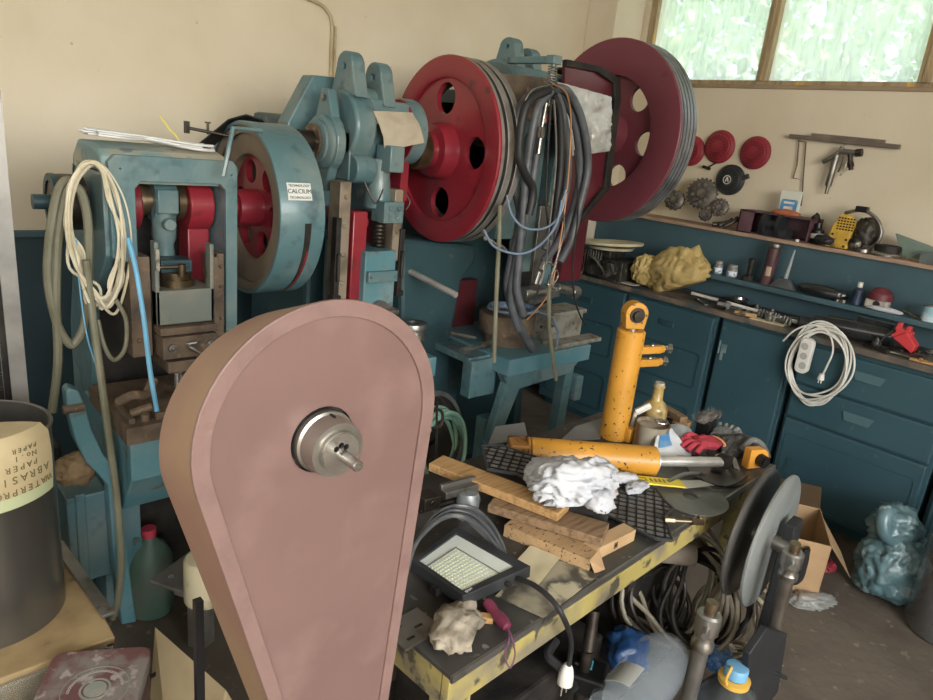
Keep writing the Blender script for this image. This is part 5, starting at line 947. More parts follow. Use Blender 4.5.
b = MB(); b.sheet(lambda u, v: c[0].lerp(c[1], u).lerp(c[3].lerp(c[2], u), v) + Vector((0, 0, .01 * math.sin(u * PI))), 12, 8, .004); tag1('magazine', b, mat('grey_magazine', '#8f9294', '#6b6c6c', .35, sc=8, coat=.3), 'curled grey magazine lying behind the cylinder rod', 'magazine')
# gloves
def glove(name, c, ang, m, m2, label, s=1.0):
    t = thing(name, c, label, 'glove', 'work gloves on the table'); R_ = rz(ang); b = MB(); b.blob(c + Vector((0, 0, .02)), (.10 * s, .07 * s, .04), 5, .2, 1.6, rot=R_); obj('palm', b, m, t)
    for i in range(4):
        b = MB(); o_ = c + R_ @ Vector((.04 * s, (-.026 + i * .018) * s, .02)); e_ = c + R_ @ Vector(((.085 + (i in (1, 2)) * .012) * s, (-.036 + i * .025) * s, .012)); b.tube([o_, o_.lerp(e_, .5) + Vector((0, 0, .012)), e_], .009 * s, 8); obj('finger', b, m, t)
    b = MB(); o_ = c + R_ @ Vector((0, -.03 * s, .02)); b.tube([o_, o_ + R_ @ Vector((.02, -.022, .006)) * s, o_ + R_ @ Vector((.04, -.028, -.004)) * s], .0095 * s, 8); obj('thumb', b, m, t)
    b = MB(); o_ = c + R_ @ Vector((-.045 * s, 0, .018)); b.tube([o_ + R_ @ Vector((0, .03 * s * math.cos(k), .013 * math.sin(k))) for k in [j * PI / 6 for j in range(12)]], .004, 6, closed=True); obj('cuff', b, m2, t)
    return t
grg = mat('grey_glove', '#7c7e7e', '#5c5c5a', .9, sc=14, bump=.3)
glove('work_glove', tz(722, 438, .0), .2, grg, grg, 'grey work glove lying behind the red one')
glove('work_glove', tz(706, 448, .02), 2.9, mat('red_glove', '#c23848', '#a52c3c', .85, sc=14, bump=.3), mat('orange_cuff', '#e0905a', None, .8), 'red work glove with orange cuff edge on the table', 1.1)
b = MB(); b.blob(tz(735, 446, .02), (.16, .10, .07), 17, .35, 2.5); tag1('dark_glove', b, mat('sooty_cloth', '#4a4a48', '#34332f', .9, sc=14, bump=.3), 'sooty dark cloth bundle beside the orange clamp', 'cloth')
# ratchet clamp with silver band
rc_ = thing('band_clamp', tz(752, 468), 'orange bodied band clamp with black knob at the table corner', 'clamp'); q = tz(753, 467)
b = MB(); m4 = frame(q + Vector((0, 0, .04)), (.94, -.35, 0), (0, 0, 1)); b.curve([(-.036, -.034), (.026, -.034), (.036, -.02), (.040, .0), (.034, .016), (.02, .026), (-.036, .028)], [], m4, .026, .003); obj('body', b, mat('orange_clamp', '#e0962c', '#cf8420', .4, sc=8), rc_)
b = MB(); zax = Vector(m4.col[2][:3]); zax = zax if zax.y < 0 else -zax; b.cyl(q + Vector((.005, 0, .035)), q + Vector((.005, 0, .035)) + zax * .04, .022, n=10); b.cyl(q + Vector((.005, 0, .035)) + zax * .04, q + Vector((.005, 0, .035)) + zax * .045, .015, n=10); obj('knob', b, blackp, rc_)
b = MB()
for s, (pts) in enumerate(([(720, 468), (724, 458), (732, 455), (739, 460), (743, 472)], [(727, 470), (731, 464), (737, 464), (741, 472)])):
    P = [tz(x, y, .03 - .008 * s) for x, y in pts]; b.sheet(lambda u, v: (lambda k: P[min(len(P) - 2, int(k))].lerp(P[min(len(P) - 2, int(k)) + 1], k - min(len(P) - 2, int(k))))(u * (len(P) - 1)) + Vector((0, .01 + .02 * v, .0)), 16, 2, .0015)
obj('steel_band', b, steel_l, rc_)
b = MB(); b.tube([tz(743, 448, .05), tz(752, 440, .06), tz(762, 445, .05), tz(768, 458, .02)], .011, 8); obj('strap', b, mat('grey_strap', '#6b6b68', '#4f4f4c', .8), rc_)
# scraper with yellow handle, discs, bars on the table
sc_ = thing('yellow_scraper', tz(655, 480), 'long yellow handled plastic scraper with a clear blade', 'scraper')
s0, s1 = tz(622, 478, .028), tz(683, 484, .016); d = (s1 - s0).normalized(); n_ = Vector((-d.y, d.x, 0)); b = MB(); R2 = Matrix((d, n_, Vector((0, 0, 1)))).transposed(); b.box((s0 + s1) / 2, ((s1 - s0).length, .048, .006), R2); hd_ = obj('handle', b, mat('bright_yellow_plastic', '#e2c92c', '#cdb526', .5, sc=8), sc_, bevel=.002)
b = MB(); m4 = frame((s0 + s1) / 2 + Vector((0, 0, .0036)), d, n_); b.text('SCRAPER', m4, .03, .0006) if False else b.curve(rrect(-.06, -.012, -.02, .012, .004), [rrect(-.055, -.007, -.025, .007, .003)], m4, .0006); [b.curve(rrect(-.01 + i * .014, -.01, -.002 + i * .014, .01, .002), [], m4, .0006) for i in range(4)]; obj('faded_print', b, mat('print_olive', '#8a7a20', None), hd_)
b = MB(); b.prism([(s1.x - n_.x * .024, s1.y - n_.y * .024), (s1.x + d.x * .10, s1.y + d.y * .10 ), (s1.x + d.x * .07 + n_.x * .03, s1.y + d.y * .07 + n_.y * .03), (s1.x + n_.x * .024, s1.y + n_.y * .024)], lambda u, v, h: (u, v, h), s1.z - .002, s1.z); obj('blade', b, mat('milky_plastic', '#b9b8ac', None, .3, trans=.3), sc_)
pl_ = mat('dull_grey_sheet', '#7b7a76', '#63625e', .4, .6, sc=6)
for i, (x, y, rx_, z) in enumerate(((690, 497, .11, .001), (716, 473, .09, .004))):
    b = MB(); b.lathe([(rx_ * .2, 0), (rx_, 0), (rx_, .003), (rx_ * .2, .003)], tz(x, y, z), (0, 0, 1), 40, cap=False); tag1('saw_blank', b, pl_, ['larger thin grey metal disc flat on the table by the yellow scraper', 'smaller thin grey metal disc under the cylinder rod'][i], 'disc', 'flat metal discs on the table')
b = MB(); b.tube([tz(668, 482, .02), tz(685, 474, .025), tz(705, 474, .02)], .006); tag1('grey_pipe', b, steel, 'short curved grey pipe beside the flat metal discs', 'pipe')
b = MB(); b.tube([tz(700, 478, .012), tz(715, 488, .012), tz(735, 484, .012), tz(748, 476, .012)], .0025); tag1('black_wire', b, black, 'thin black wire curved across the flat metal discs', 'wire')
b = MB(); s0, s1 = tz(664, 520, .018), tz(703, 522, .018); b.cyl(s0, s0.lerp(s1, .25), .011, n=8); b.cyl(s0.lerp(s1, .25), s0.lerp(s1, .7), .006); b.cyl(s0.lerp(s1, .7), s1, .010, n=6); b.tube([s1, s1 + Vector((-.006, .01, .012)), s1 + Vector((.006, .02, .004))], .004); tag1('hose_fitting', b, bronze, 'brass hose fitting sticking over the table edge by the curved mat', 'hose fitting')
c = [tz(487, 442, .0), tz(520, 442, .0), tz(590, 425, .0), tz(520, 424, .02)]
b = MB(); b.prism([tuple(tz(x, y).xy) for x, y in ((560, 442), (600, 440), (606, 418), (575, 428))], lambda u, v, h: (u, v, h), TZ + .002, TZ + .006); tag1('steel_sheet', b, mat('sheet_grey', '#8d8f8e', '#7b7c7a', .5, .3, sc=6), 'flat grey sheet lying behind the upright yellow cylinder', 'sheet')
b = MB(); b.prism([tuple(tz(x, y).xy) for x, y in ((488, 446), (528, 440), (524, 424), (495, 428))], lambda u, v, h: (u, v, h), TZ + .002, TZ + .006); tag1('steel_sheet', b, mat('sheet_grey', '#8d8f8e'), 'flat grey sheet lying behind the end cap of the lying cylinder', 'sheet')

# ================================================================ DISCS AND STANDS in front of the table
dn = Vector((.10997555, -.99385209, -.01278267)).normalized(); dc = Vector((1.9, .647, .68))
ds = thing('disc_stand', (1.95, .68, 0), 'stand with two big grey steel discs side by side in front of the table', 'disc stand')
for i, m in enumerate((mat('grey_disc_steel', '#939998', '#7e8483', .45, .5, sc=4, bump=.05), mat('dark_disc_steel', '#6a6866', '#565452', .4, .6, sc=5))):
    b = MB(); R = .202 - .004 * i; b.lathe([(.03, -.006), (R - .004, -.006), (R, -.003), (R, .003), (R - .004, .006), (.03, .006)], dc - dn * .058 * i, dn, 72); obj('disc', b, m, ds)
b = MB(); b.cyl(dc - dn * .09, dc + dn * .06, .022); obj('axle', b, steel, ds)
b = MB(); q = dc + dn * .035 + Vector((.035, 0, -.06)); b.box(q, (.075, .03, .26), rz(.1)); b.box(q + Vector((.02, 0, -.33)), (.05, .04, .60)); b.box(q + Vector((.01, 0, -.12)), (.07, .035, .3)); b.box(Vector((q.x + .01, q.y + .01, .015)), (.3, .16, .03)); obj('bracket', b, mat('matt_black_steel', '#1d1e22', '#26272b', .6, sc=8), ds, bevel=.004)
def jack(base, top, r, label, m):
    t = thing('jack_post', base, label, 'steel post', 'threaded steel posts in front of the table'); ax = (top - base).normalized(); L_ = (top - base).length
    b = MB(); b.cyl(base, top - ax * .06, r, n=24); obj('tube', b, m, t)
    b = MB(); b.lathe([(r, -.115), (r * 1.35, -.11), (r * 1.4, -.095), (r * 1.2, -.09), (r * 1.2, -.075), (r * 1.5, -.07), (r * 1.5, -.03), (r * 1.25, -.025)], top, ax, 24); b.cyl(top - ax * .05, top - ax * .05 + Vector((-.045, -.02, 0)), r * .45); obj('collar', b, steel, t)
    b = MB(); b.cyl(top - ax * .03, top, r * .75, n=20); obj('plug', b, bronze, t)
    return t
tp = A(713, 602, Y=.50); ft = A(676, 735, Y=.50); jb = Vector((tp.x - .03, tp.y, 0)); jack(jb, tp, .017, 'grey threaded steel post with round cap, the left and nearer of the two posts', mat('greyish_post_steel', '#787672', '#5b5955', .35, .7, sc=9))
tp2 = A(796, 543, Y=.55); md = A(776, 622, Y=.55); ax2 = (tp2 - md).normalized(); b2_ = tp2 - ax2 * (tp2.z / ax2.z); j2 = jack(b2_, tp2, .0185, 'steel post with round cap, clamped collar and black blade, right of the discs', mat('brownish_steel', '#736b62', '#5b5148', .35, .7, sc=9))
b = MB(); P = [A(764, 626, Y=.535), A(784, 632, Y=.535), A(775, 690, Y=.535), A(762, 706, Y=.535), A(743, 690, Y=.535), A(746, 652, Y=.535)]; b.prism([(p.x, p.z) for p in P], fXZ, .525, .545); b.cyl(A(772, 672, Y=.53), A(786, 678, Y=.51), .006); obj('blade', b, mat('matt_black_steel', '#1d1e22'), j2, bevel=.003)
# cables and stuff under the table
rnd = random.Random(31)
SHZ = .14
for i, (x, y, z, R, n_, m, lb) in enumerate(((672, 585, .42, .17, 7, mat('beige_grey_cable', '#8f8570', '#6f6654', .5, sc=10), 'large coil of beige grey cable hanging under the table'), (700, 600, .38, .13, 7, soot_shade, 'coil of black cable under the table behind the beige one'), (735, 615, .30, .12, 6, mat('beige_grey_cable', '#8f8570'), 'smaller beige cable coil spilling out by the discs'), (655, 600, .36, .12, 4, steel_d, 'coil of dark steel rope under the table'))):
    q = A(x, y, Z=z); coil('cable_coil', q, (-.65 + .15 * i, -.5 - .1 * i, .55), R, n_, .0075, m, 40 + i, .14, label=lb, spread=1.6, group='cable coils under the table')
q = A(694, 555, Z=.55); b = MB(); b.cyl(q, q + Vector((-.10, .10, .0)), .035, n=24); tag1('felt_roll', b, mat('brown_felt', '#7c7064', '#655a4e', .9, sc=10), 'brown grey roll lying under the table edge', 'roll')
q = A(694, 555, Z=.55); b = MB(); b.b2((q.x - .16, q.y + .10, .13), (q.x + .06, q.y + .28, q.z - .035)); tag1('storage_crate', b, soot_shade, 'dark crate under the table carrying the brown roll and cables', 'crate', bevel=.006)
pb = thing('water_bottle', A(650, 672, Z=.30), 'large clear plastic water bottle lying under the table edge', 'bottle')
w0, w1 = A(612, 722, Z=.34), A(672, 648, Z=.34); ax = (w1 - w0).normalized(); b = MB(); L_ = (w1 - w0).length
b.lathe([(.02, 0), (.075, .01), (.08, .03), (.077, .04), (.08, .05), (.08, .09), (.077, .10), (.08, .11), (.08, L_ * .8), (.06, L_ * .95), (.02, L_ * 1.05)], w0, ax, 36); obj('body', b, mat('clear_blue_plastic', '#a9b6c0', None, .12, alpha=.3), pb)
b = MB(); nn_ = Vector((0, 0, 1)); up = (nn_ - ax * ax.z).normalized(); sd_ = ax.cross(up)
b.sheet(lambda u, v: w0 + ax * (.05 + .09 * u) + (up * math.cos(-.1 + v * .9) - sd_ * math.sin(-.1 + v * .9)) * .0815, 6, 8, .001); obj('label', b, mat('label_grey', '#b9bbb4', None, .6), pb)
b = MB(); b.blob(A(627, 652, Z=.30), (.16, .13, .12), 9, .3, 1.8, rot=rz(.5)); tag1('blue_bag', b, mat('blue_plastic_bag', '#1f4d8c', '#2f66a8', .35, sc=6, coat=.4), 'crumpled deep blue plastic bag behind the clear water bottle', 'bag')
bb = thing('canister_bottle', A(728, 705, Z=.25), 'dark plastic bottle with light blue cap and yellow ring at the bottom edge', 'bottle'); cq = A(737, 668, Z=.46); bt = Vector((cq.x, cq.y, .18))
b = MB(); b.lathe([(.02, -.10), (.085, -.10), (.092, -.09), (.092, .12), (.085, .17), (.055, .22), (.028, .24), (.026, .265)], bt, (0, 0, 1), 40); obj('body', b, mat('smoky_bottle', '#3c4144', '#2b2f32', .2, sc=5, coat=.4), bb)
b = MB(); b.lathe([(.027, .255), (.03, .257), (.03, .282), (.027, .286), (.018, .288)], bt, (0, 0, 1), 24); obj('cap', b, mat('pale_blue_cap', '#5f9cc4', None, .4), bb)
b = MB(); b.lathe([(.028, .236), (.04, .236), (.041, .25), (.028, .254)], bt, (0, 0, 1), 28, cap=False); b.tube([bt + Vector((-.035, 0, .245)), bt + Vector((-.055, 0, .27)), bt + Vector((-.04, 0, .30)), bt + Vector((-.02, .01, .285))], .004); obj('ring_handle', b, mat('amber_yellow_ring', '#d0a038', None, .4), bb)
b = MB(); b.blob(A(718, 660, Z=.30), (.10, .08, .07), 19, .3, 2.0); tag1('blue_film', b, mat('bright_blue_film', '#3c74b8', '#84a8cc', .3, sc=8, coat=.4), 'bit of bright blue plastic film between the clear bottle and the dark bottle', 'plastic film')
ch = thing('battery_charger', A(585, 672, Z=.36), 'black battery charger with teal label under the near table edge', 'charger'); q = A(585, 676, Z=.36)
b = MB(); b.box(q, (.09, .11, .06), rz(.5)); b.box(q + Vector((.01, .02, .03)), (.05, .05, .02), rz(.5)); obj('case', b, blackp, ch, bevel=.008)
b = MB(); b.box(q + Vector((.0, .0, .0405)), (.035, .03, .002), rz(.5)); obj('label', b, mat('teal_label', '#3f9cac', None, .5), ch)
b = MB(); b.blob(A(520, 680, Z=.30), (.16, .12, .08), 23, .35, 2.2); tag1('grey_cloth', b, mat('grey_dark_cloth', '#5d5c62', '#3b3a3c', .9, sc=10), 'dark grey cloth heap under the near end of the table', 'cloth')
b = MB(); b.tube([A(556, 640, Z=.42), A(548, 655, Z=.4), A(560, 668, Z=.38), A(575, 690, Z=.36)], .014, 8); tag1('black_hose', b, black, 'short thick black hose under the table next to the charger', 'hose')
b = MB(); b.cyl(A(594, 610, Z=.55), A(588, 650, Z=.45) - Vector((0, 0, .0)), .016); b.cyl(A(588, 650, Z=.45), A(588, 650, Z=.45) - Vector((0, 0, .31)), .016); tag1('grey_pipe', b, steel_d, 'grey pipe standing under the table behind the mains plug', 'pipe')
b = MB(); c_ = T(.55, .30, -TZ + .128); b.box(c_ + Vector((0, 0, .11)), (.5, .35, .22), TR); tag1('dark_chest', b, soot_shade, 'dark chest under the middle of the table', 'chest', bevel=.01)

# ================================================================ FLOOR on the right
bx = A(822, 604, Z=0); cbx = thing('cardboard_carton', (2.98, .93, 0), 'open cardboard carton with folded out flaps on the floor by the cabinets', 'carton')
o0 = A(812, 596, Z=0); ang = math.radians(-52); ux = Vector((math.cos(ang), math.sin(ang), 0)); uy = Vector((-ux.y, ux.x, 0))
hC = .27; pA = A(767, 590, Z=0); pB = A(815, 603, Z=0); ux = (pB - pA).normalized(); uy = Vector((-ux.y, ux.x, 0)); wC = (pB - pA).length; dC = .34
b = MB(); R2 = Matrix((ux, uy, Vector((0, 0, 1)))).transposed(); b.box(pA + ux * wC / 2 + uy * .002 + Vector((0, 0, hC / 2)), (wC, .004, hC), R2); b.box(pB + uy * dC / 2 + Vector((0, 0, hC / 2)), (.004, dC, hC), R2); b.box(pA + uy * dC / 2 + Vector((0, 0, hC / 2)), (.004, dC, hC), R2); b.box(pA + ux * wC / 2 + uy * dC + Vector((0, 0, hC / 2)), (wC, .004, hC), R2); b.box(pA + ux * wC / 2 + uy * dC / 2 + Vector((0, 0, .004)), (wC, dC, .004), R2); obj('walls', b, card, cbx)
e = pB + Vector((0, 0, hC)); b = MB(); b.add([e, e + uy * dC * .8, e + uy * dC * .7 + ux * .10 + Vector((0, 0, -.13)), e + uy * .04 + ux * .11 + Vector((0, 0, -.14))], [(0, 1, 2, 3), (3, 2, 1, 0)]); obj('flap', b, card, cbx)
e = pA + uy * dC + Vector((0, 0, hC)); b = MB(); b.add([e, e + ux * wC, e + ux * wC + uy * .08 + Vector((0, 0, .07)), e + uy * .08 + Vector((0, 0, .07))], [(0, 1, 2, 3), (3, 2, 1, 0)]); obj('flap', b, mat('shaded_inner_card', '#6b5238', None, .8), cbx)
b = MB(); q = pA + ux * wC * .55 - uy * .012 + Vector((0, 0, .15)); b.blob(q, (.13, .03, .20), 3, .2, sub=3); tag1('black_cloth', b, mat('black_cloth', '#17181c', '#202126', .9), 'black cloth hanging against the front of the cardboard carton', 'cloth')
b = MB(); b.blob(A(812, 600, Z=.02), (.20, .10, .06), 29, .35, 2.2, rot=rz(-.6)); tag1('film_scrap', b, mat('clear_film_scrap', '#9a9c98', None, .25, alpha=.6), 'scrap of clear plastic film on the floor in front of the carton', 'plastic film')
b = MB(); b.blob(A(828, 566, Z=.05), (.09, .06, .05), 30, .35, 2.2); tag1('red_scrap', b, mat('dark_red_scrap', '#8a2430', None, .5), 'small dark red scrap beside the cardboard carton', 'scrap')
bgm = mat('pale_teal_bag_film', '#4d6e76', '#6d8b91', .3, sc=9, c3='#a9bfc2', sc3=16, lo3=.6, hi3=.7, bump=.4, bsc=14, coat=.2)
q = A(893, 606, Z=0) + Vector((.06, .06, 0)); b = MB(); b.blob(q + Vector((0, 0, .14)), (.26, .26, .36), 12, .24, 2.6, sub=5); b.blob(q + Vector((.01, .03, .32)), (.24, .18, .16), 15, .34, 2.6, sub=4, flat=False); b.tube([q + Vector((-.07, 0, .28)), q + Vector((-.12, .04, .33)), q + Vector((-.10, .06, .40)), q + Vector((-.03, .05, .38))], .03, 9)
tag1('plastic_bag', b, bgm, 'filled pale teal plastic bag tied at the top on the floor', 'bag')
q = A(925, 633, Z=0) + Vector((.08, -.05, 0)); b = MB(); pr = [(.04, 0), (.14, .0)]
for i in range(9): pr += [(.15, .02 + i * .045), (.145, .04 + i * .045)]
pr += [(.13, .43), (.05, .48), (.03, .49)]; b.lathe(pr, q, (-.05, .0, 1), 40); tag1('ribbed_bottle', b, mat('smoky_ribbed_plastic', '#5b5a58', '#4a4846', .15, sc=6, alpha=.75, coat=.3), 'big ribbed smoky plastic water bottle on the floor at the right edge', 'bottle')
# ================================================================ ON THE WORKTOP, LEDGE AND SHELF
WT = .955
def wz(px, py, dz=0): return A(px, py, Z=WT + dz)
def on(zp, px, X, yq=None):
    """stand on a surface of height zp at depth X, under pixel column px (row found from the surface)"""
    lo_, hi_ = 0, 700
    for _ in range(40):
        m_ = (lo_ + hi_) / 2; p = A(px, m_, X=X)
        if p.z > zp: lo_ = m_
        else: hi_ = m_
    p = A(px, (lo_ + hi_) / 2, X=X); p.z = zp; return p
# engine part with cream discs
q = on(WT, 612, 3.57); en = thing('engine_part', q, 'sooty small engine block with cream discs stacked on top, left end of the worktop', 'engine')
b = MB(); b.b2((q.x - .10, q.y - .13, WT), (q.x + .12, q.y + .16, WT + .13)); b.b2((q.x - .06, q.y + .0, WT + .13), (q.x + .1, q.y + .14, WT + .19)); b.b2((q.x - .14, q.y - .02, WT + .02), (q.x - .10, q.y + .10, WT + .12)); b.cyl((q.x - .10, q.y - .06, WT + .08), (q.x - .15, q.y - .06, WT + .08), .045)
for i in range(7): b.b2((q.x - .12, q.y + .02 + i * .02, WT + .03), (q.x - .1, q.y + .03 + i * .02, WT + .17))
b.cyl((q.x, q.y - .15, WT + .13), (q.x + .05, q.y - .2, WT + .15), .035); obj('block', b, mat('engine_metal', '#4c4a44', '#25231f', .5, .6, sc=16, c3='#8e8b80', sc3=26, lo3=.58, hi3=.66), en, bevel=.006)
b = MB(); b.cyl((q.x - .14, q.y - .08, WT + .10), (q.x - .165, q.y - .08, WT + .10), .02); b.cyl((q.x - .16, q.y - .055, WT + .045), (q.x - .12, q.y - .055, WT + .045), .018); b.tube([(q.x - .15, q.y + .1, WT + .15), (q.x - .17, q.y + .02, WT + .12), (q.x - .15, q.y - .04, WT + .06)], .007); obj('bright_fittings', b, steel_l, en)
b = MB(); c = (q.x - .03, q.y + .02, WT + .17); b.lathe([(.02, 0), (.13, .015), (.14, .03), (.02, .035)], c, (0, .05, 1), 40); b.lathe([(.02, .04), (.19, .045), (.195, .06), (.02, .065)], c, (0, .08, 1), 40); obj('cream_disc', b, mat('aged_cream_plastic', '#c9c0a2', '#b5ab8c', .6, sc=8), en)
b = MB(); c = [on(WT, 577, 3.52), on(WT, 640, 3.50)]
for i, (x0, x1, z) in enumerate(((566, 600, .004), (585, 636, .010), (592, 622, .016))):
    a_, e_ = on(WT, x0, 3.52), on(WT, x1, 3.51); b.box((a_ + e_) / 2 + Vector((0, 0, z)), (.07, (e_ - a_).length, .004), rz(.06 * (i - 1)))
tag1('paper_strips', b, mat('white_card', '#bdb8a8', '#a49e8c', .8, sc=8), 'loose strips of off-white card at the front edge below the engine block', 'card')
# yellow leather bag
q = on(WT, 660, 3.60)
ym = mat('yellow_leather', '#b79c5c', '#9a8046', .6, sc=5, c3='#c9b478', sc3=9, lo3=.58, hi3=.7, bump=.6, bsc=9)
yb_ = thing('leather_bag', q, 'slumped mustard yellow leather bag with folds on the worktop', 'bag')
b = MB(); bm_c = q + Vector((.0, -.02, .115)); 
def yel(c, d, seed, rot_): b.blob(c, d, seed, .27, 1.8, sub=5, rot=rot_)
yel(bm_c + Vector((0, -.06, 0)), (.20, .38, .27), 41, rot('X', -.45)); b.lathe([(.10, -.03), (.075, .05), (.03, .10), (.003, .13)], bm_c + Vector((.02, -.13, .06)), (0, -.25, 1), 18); obj('body', b, ym, yb_)
b = MB(); yel(bm_c + Vector((-.03, .13, -.02)), (.16, .14, .20), 44, rot('X', .3)); obj('flap', b, ym, yb_)
# tools on the worktop
tool = mat('tool_steel', '#6b6b68', '#3f3d3a', .4, .6, sc=20, c3='#a5a49c', sc3=30)
wp = thing('tin_bowl', on(WT, 738, 3.74), 'shiny metal bowl behind the white pole on the worktop', 'bowl'); q = on(WT, 738, 3.74); b = MB(); b.lathe([(.025, 0), (.04, .01), (.05, .04), (.047, .04), (.03, .012), (.001, .01)], q, (0, 0, 1), 30, cap=False); b.lathe([(.02, .012), (.035, .03), (.03, .05), (.001, .055)], q, (0, 0, 1), 24, cap=False); obj('shell', b, steel_l, wp)
wpole = thing('white_pole', on(WT, 760, 3.58), 'thin white plastic pole with black joint lying along the worktop', 'pole'); a_, e_ = on(WT + .03, 692, 3.60), on(WT + .025, 804, 3.56); b = MB(); b.cyl(a_, e_, .009); obj('tube', b, white, wpole)
b = MB(); m_ = a_.lerp(e_, .27); b.cyl(m_, a_.lerp(e_, .34), .014); obj('black_joint', b, blackp, wpole); b = MB(); b.cyl(e_, e_ + (e_ - a_).normalized() * .18, .013); obj('black_grip', b, blackp, wpole)
rnd = random.Random(77); k = 0
specs = [(702, 3.53, .9), (712, 3.60, .6), (722, 3.54, .8), (736, 3.55, 1.2), (748, 3.58, .4), (758, 3.54, .9), (764, 3.60, 1.1), (771, 3.54, .5), (778, 3.57, .8), (784, 3.53, 1.0)]
kinds = ['flat grey file', 'open ended spanner', 'small hammer head', 'grey drill bit', 'round bar offcut']
for i, (px, X, a) in enumerate(specs):
    q = on(WT, px, X); b = MB(); ln = rnd.uniform(.06, .12); d = Vector((math.cos(a), math.sin(a) + .6, 0)).normalized(); kd = i % 5
    if kd == 0: b.box(q + Vector((0, 0, .006)), (ln, .02, .008), rz(a)); b.cyl(q + rz(a) @ Vector((ln / 2, 0, .008)), q + rz(a) @ Vector((ln / 2 + .04, 0, .008)), .008)
    elif kd == 1: b.box(q + Vector((0, 0, .006)), (ln, .012, .006), rz(a)); b.lathe([(.008, 0), (.014, 0), (.014, .008), (.008, .008)], q + rz(a) @ Vector((ln / 2, 0, .002)), (0, 0, 1), 12, cap=False); b.lathe([(.007, 0), (.012, 0), (.012, .008), (.007, .008)], q + rz(a) @ Vector((-ln / 2, 0, .002)), (0, 0, 1), 12, cap=False)
    elif kd == 2: b.box(q + Vector((0, 0, .018)), (.03, .07, .034), rz(a)); b.cyl(q + Vector((0, 0, .018)), q + rz(a) @ Vector((.12, 0, .018)), .009)
    elif kd == 3: b.lathe([(.002, 0), (.007, .01), (.007, ln), (.012, ln + .002), (.012, ln + .03)], q + Vector((0, 0, .013)), d, 12)
    else: b.cyl(q + Vector((0, 0, .014)), q + Vector((0, 0, .014)) + d * .05, .014); b.cyl(q + Vector((0, 0, .014)) + d * .05, q + Vector((0, 0, .014)) + d * .075, .009, n=8)
    tag1('hand_tool', b, tool, '%s lying %s on the worktop' % (kinds[kd], ['left under the white pole, nearest the yellow bag', 'behind the front tools by the yellow bag', 'below the white pole', 'left of the small wooden piece', 'under the middle of the white pole', 'at the front edge above the wide cabinet door', 'behind the dark tool row', 'in the dark row of small tools', 'at the right of the small tools', 'next to the grey sheet'][i]), 'tool', 'small tools on the worktop')
for i in range(9):
    px = 757 + i * 4.0; q = on(WT, px, 3.56 - .003 * i); b = MB(); b.lathe([(.009, 0), (.011, .004), (.011, .03), (.006, .034), (.006, .045)], q, (.3, .15 * (i % 3 - 1), 1), 12); tag1('steel_socket', b, tool, 'small dark steel collet standing in the row above the wide cabinet door', 'collet', 'row of small steel collets on the worktop')
b = MB(); a_ = on(WT, 745, 3.50); b.box(a_ + Vector((0, 0, .012)), (.03, .11, .018), rz(.4)); tag1('wood_piece', b, wood, 'small pale wooden piece at the front of the worktop', 'wood piece', bevel=.002)
b = MB(); a_ = on(WT, 768, 3.50); b.box(a_ + Vector((0, 0, .003)), (.06, .17, .004), rz(.1)); tag1('paper_sheet', b, paper, 'yellowed paper sheet hanging over the worktop front edge', 'paper')
b = MB(); a_ = on(WT, 803, 3.60); b.box(a_ + Vector((0, 0, .02)), (.12, .14, .008), rot('Y', .15)); b.box(a_ + Vector((0.03, 0, .01)), (.02, .12, .02)); tag1('grey_sheet', b, mat('light_grey_sheet', '#a4a8aa', None, .5), 'light grey tilted sheet behind the coiled extension cable', 'sheet')
rnd = random.Random(123)
lab_ = ['among the clutter between pole and grey sheet', 'under the black canister', 'in the clutter below the red clip', 'at the far right clutter']
for i in range(46):
    z_i = [0, 0, 0, 0, 0, 1, 1, 2, 2, 3, 3, 3][i % 12]; px = [rnd.uniform(722, 772), rnd.uniform(800, 822), rnd.uniform(866, 900), rnd.uniform(902, 940)][z_i]; X = rnd.uniform(3.50, 3.78); q = on(WT, px, X); a = rnd.uniform(0, 3.1); kd = rnd.choice([0, 1, 2, 3, 4]); b = MB()
    if kd == 0: b.cyl(q + Vector((0, 0, .012)), q + Vector((.04 * math.cos(a), .04 * math.sin(a), .012)), .012, n=6); b.cyl(q + Vector((.04 * math.cos(a), .04 * math.sin(a), .012)), q + Vector((.08 * math.cos(a), .08 * math.sin(a), .012)), .006)
    elif kd == 1: b.lathe([(.014, 0), (.026, 0), (.026, .014), (.014, .014)], q, (0, 0, 1), 16, cap=False)
    elif kd == 2: b.box(q + Vector((0, 0, .012)), (.07, .03, .022), rz(a)); b.box(q + Vector((0, 0, .026)), (.03, .022, .008), rz(a))
    elif kd == 3: b.lathe([(.018, 0), (.02, .004), (.02, .03), (.012, .035), (.012, .055)], q, (0, 0, 1), 14)
    else: b.tube([q + rz(a) @ Vector((-.05, 0, .008)), q + Vector((0, .012, .01)), q + rz(a) @ Vector((.05, .01, .008))], .006, 7)
    nm = ['hex_bolt', 'ring_washer', 'steel_clamp_piece', 'small_bushing', 'bent_rod'][kd]
    tag1(nm, b, rnd.choice([tool, soot_shade, steel, rusty, steel_d]), 'small %s %s on the worktop' % (['hex bolt', 'ring washer', 'stepped steel piece', 'steel bushing', 'bent rod'][kd], lab_[z_i]), ['bolt', 'washer', 'steel piece', 'bushing', 'rod'][kd], 'small %s pieces %s' % (['bolt', 'washer', 'steel', 'bushing', 'rod'][kd], lab_[z_i]), bevel=.001)
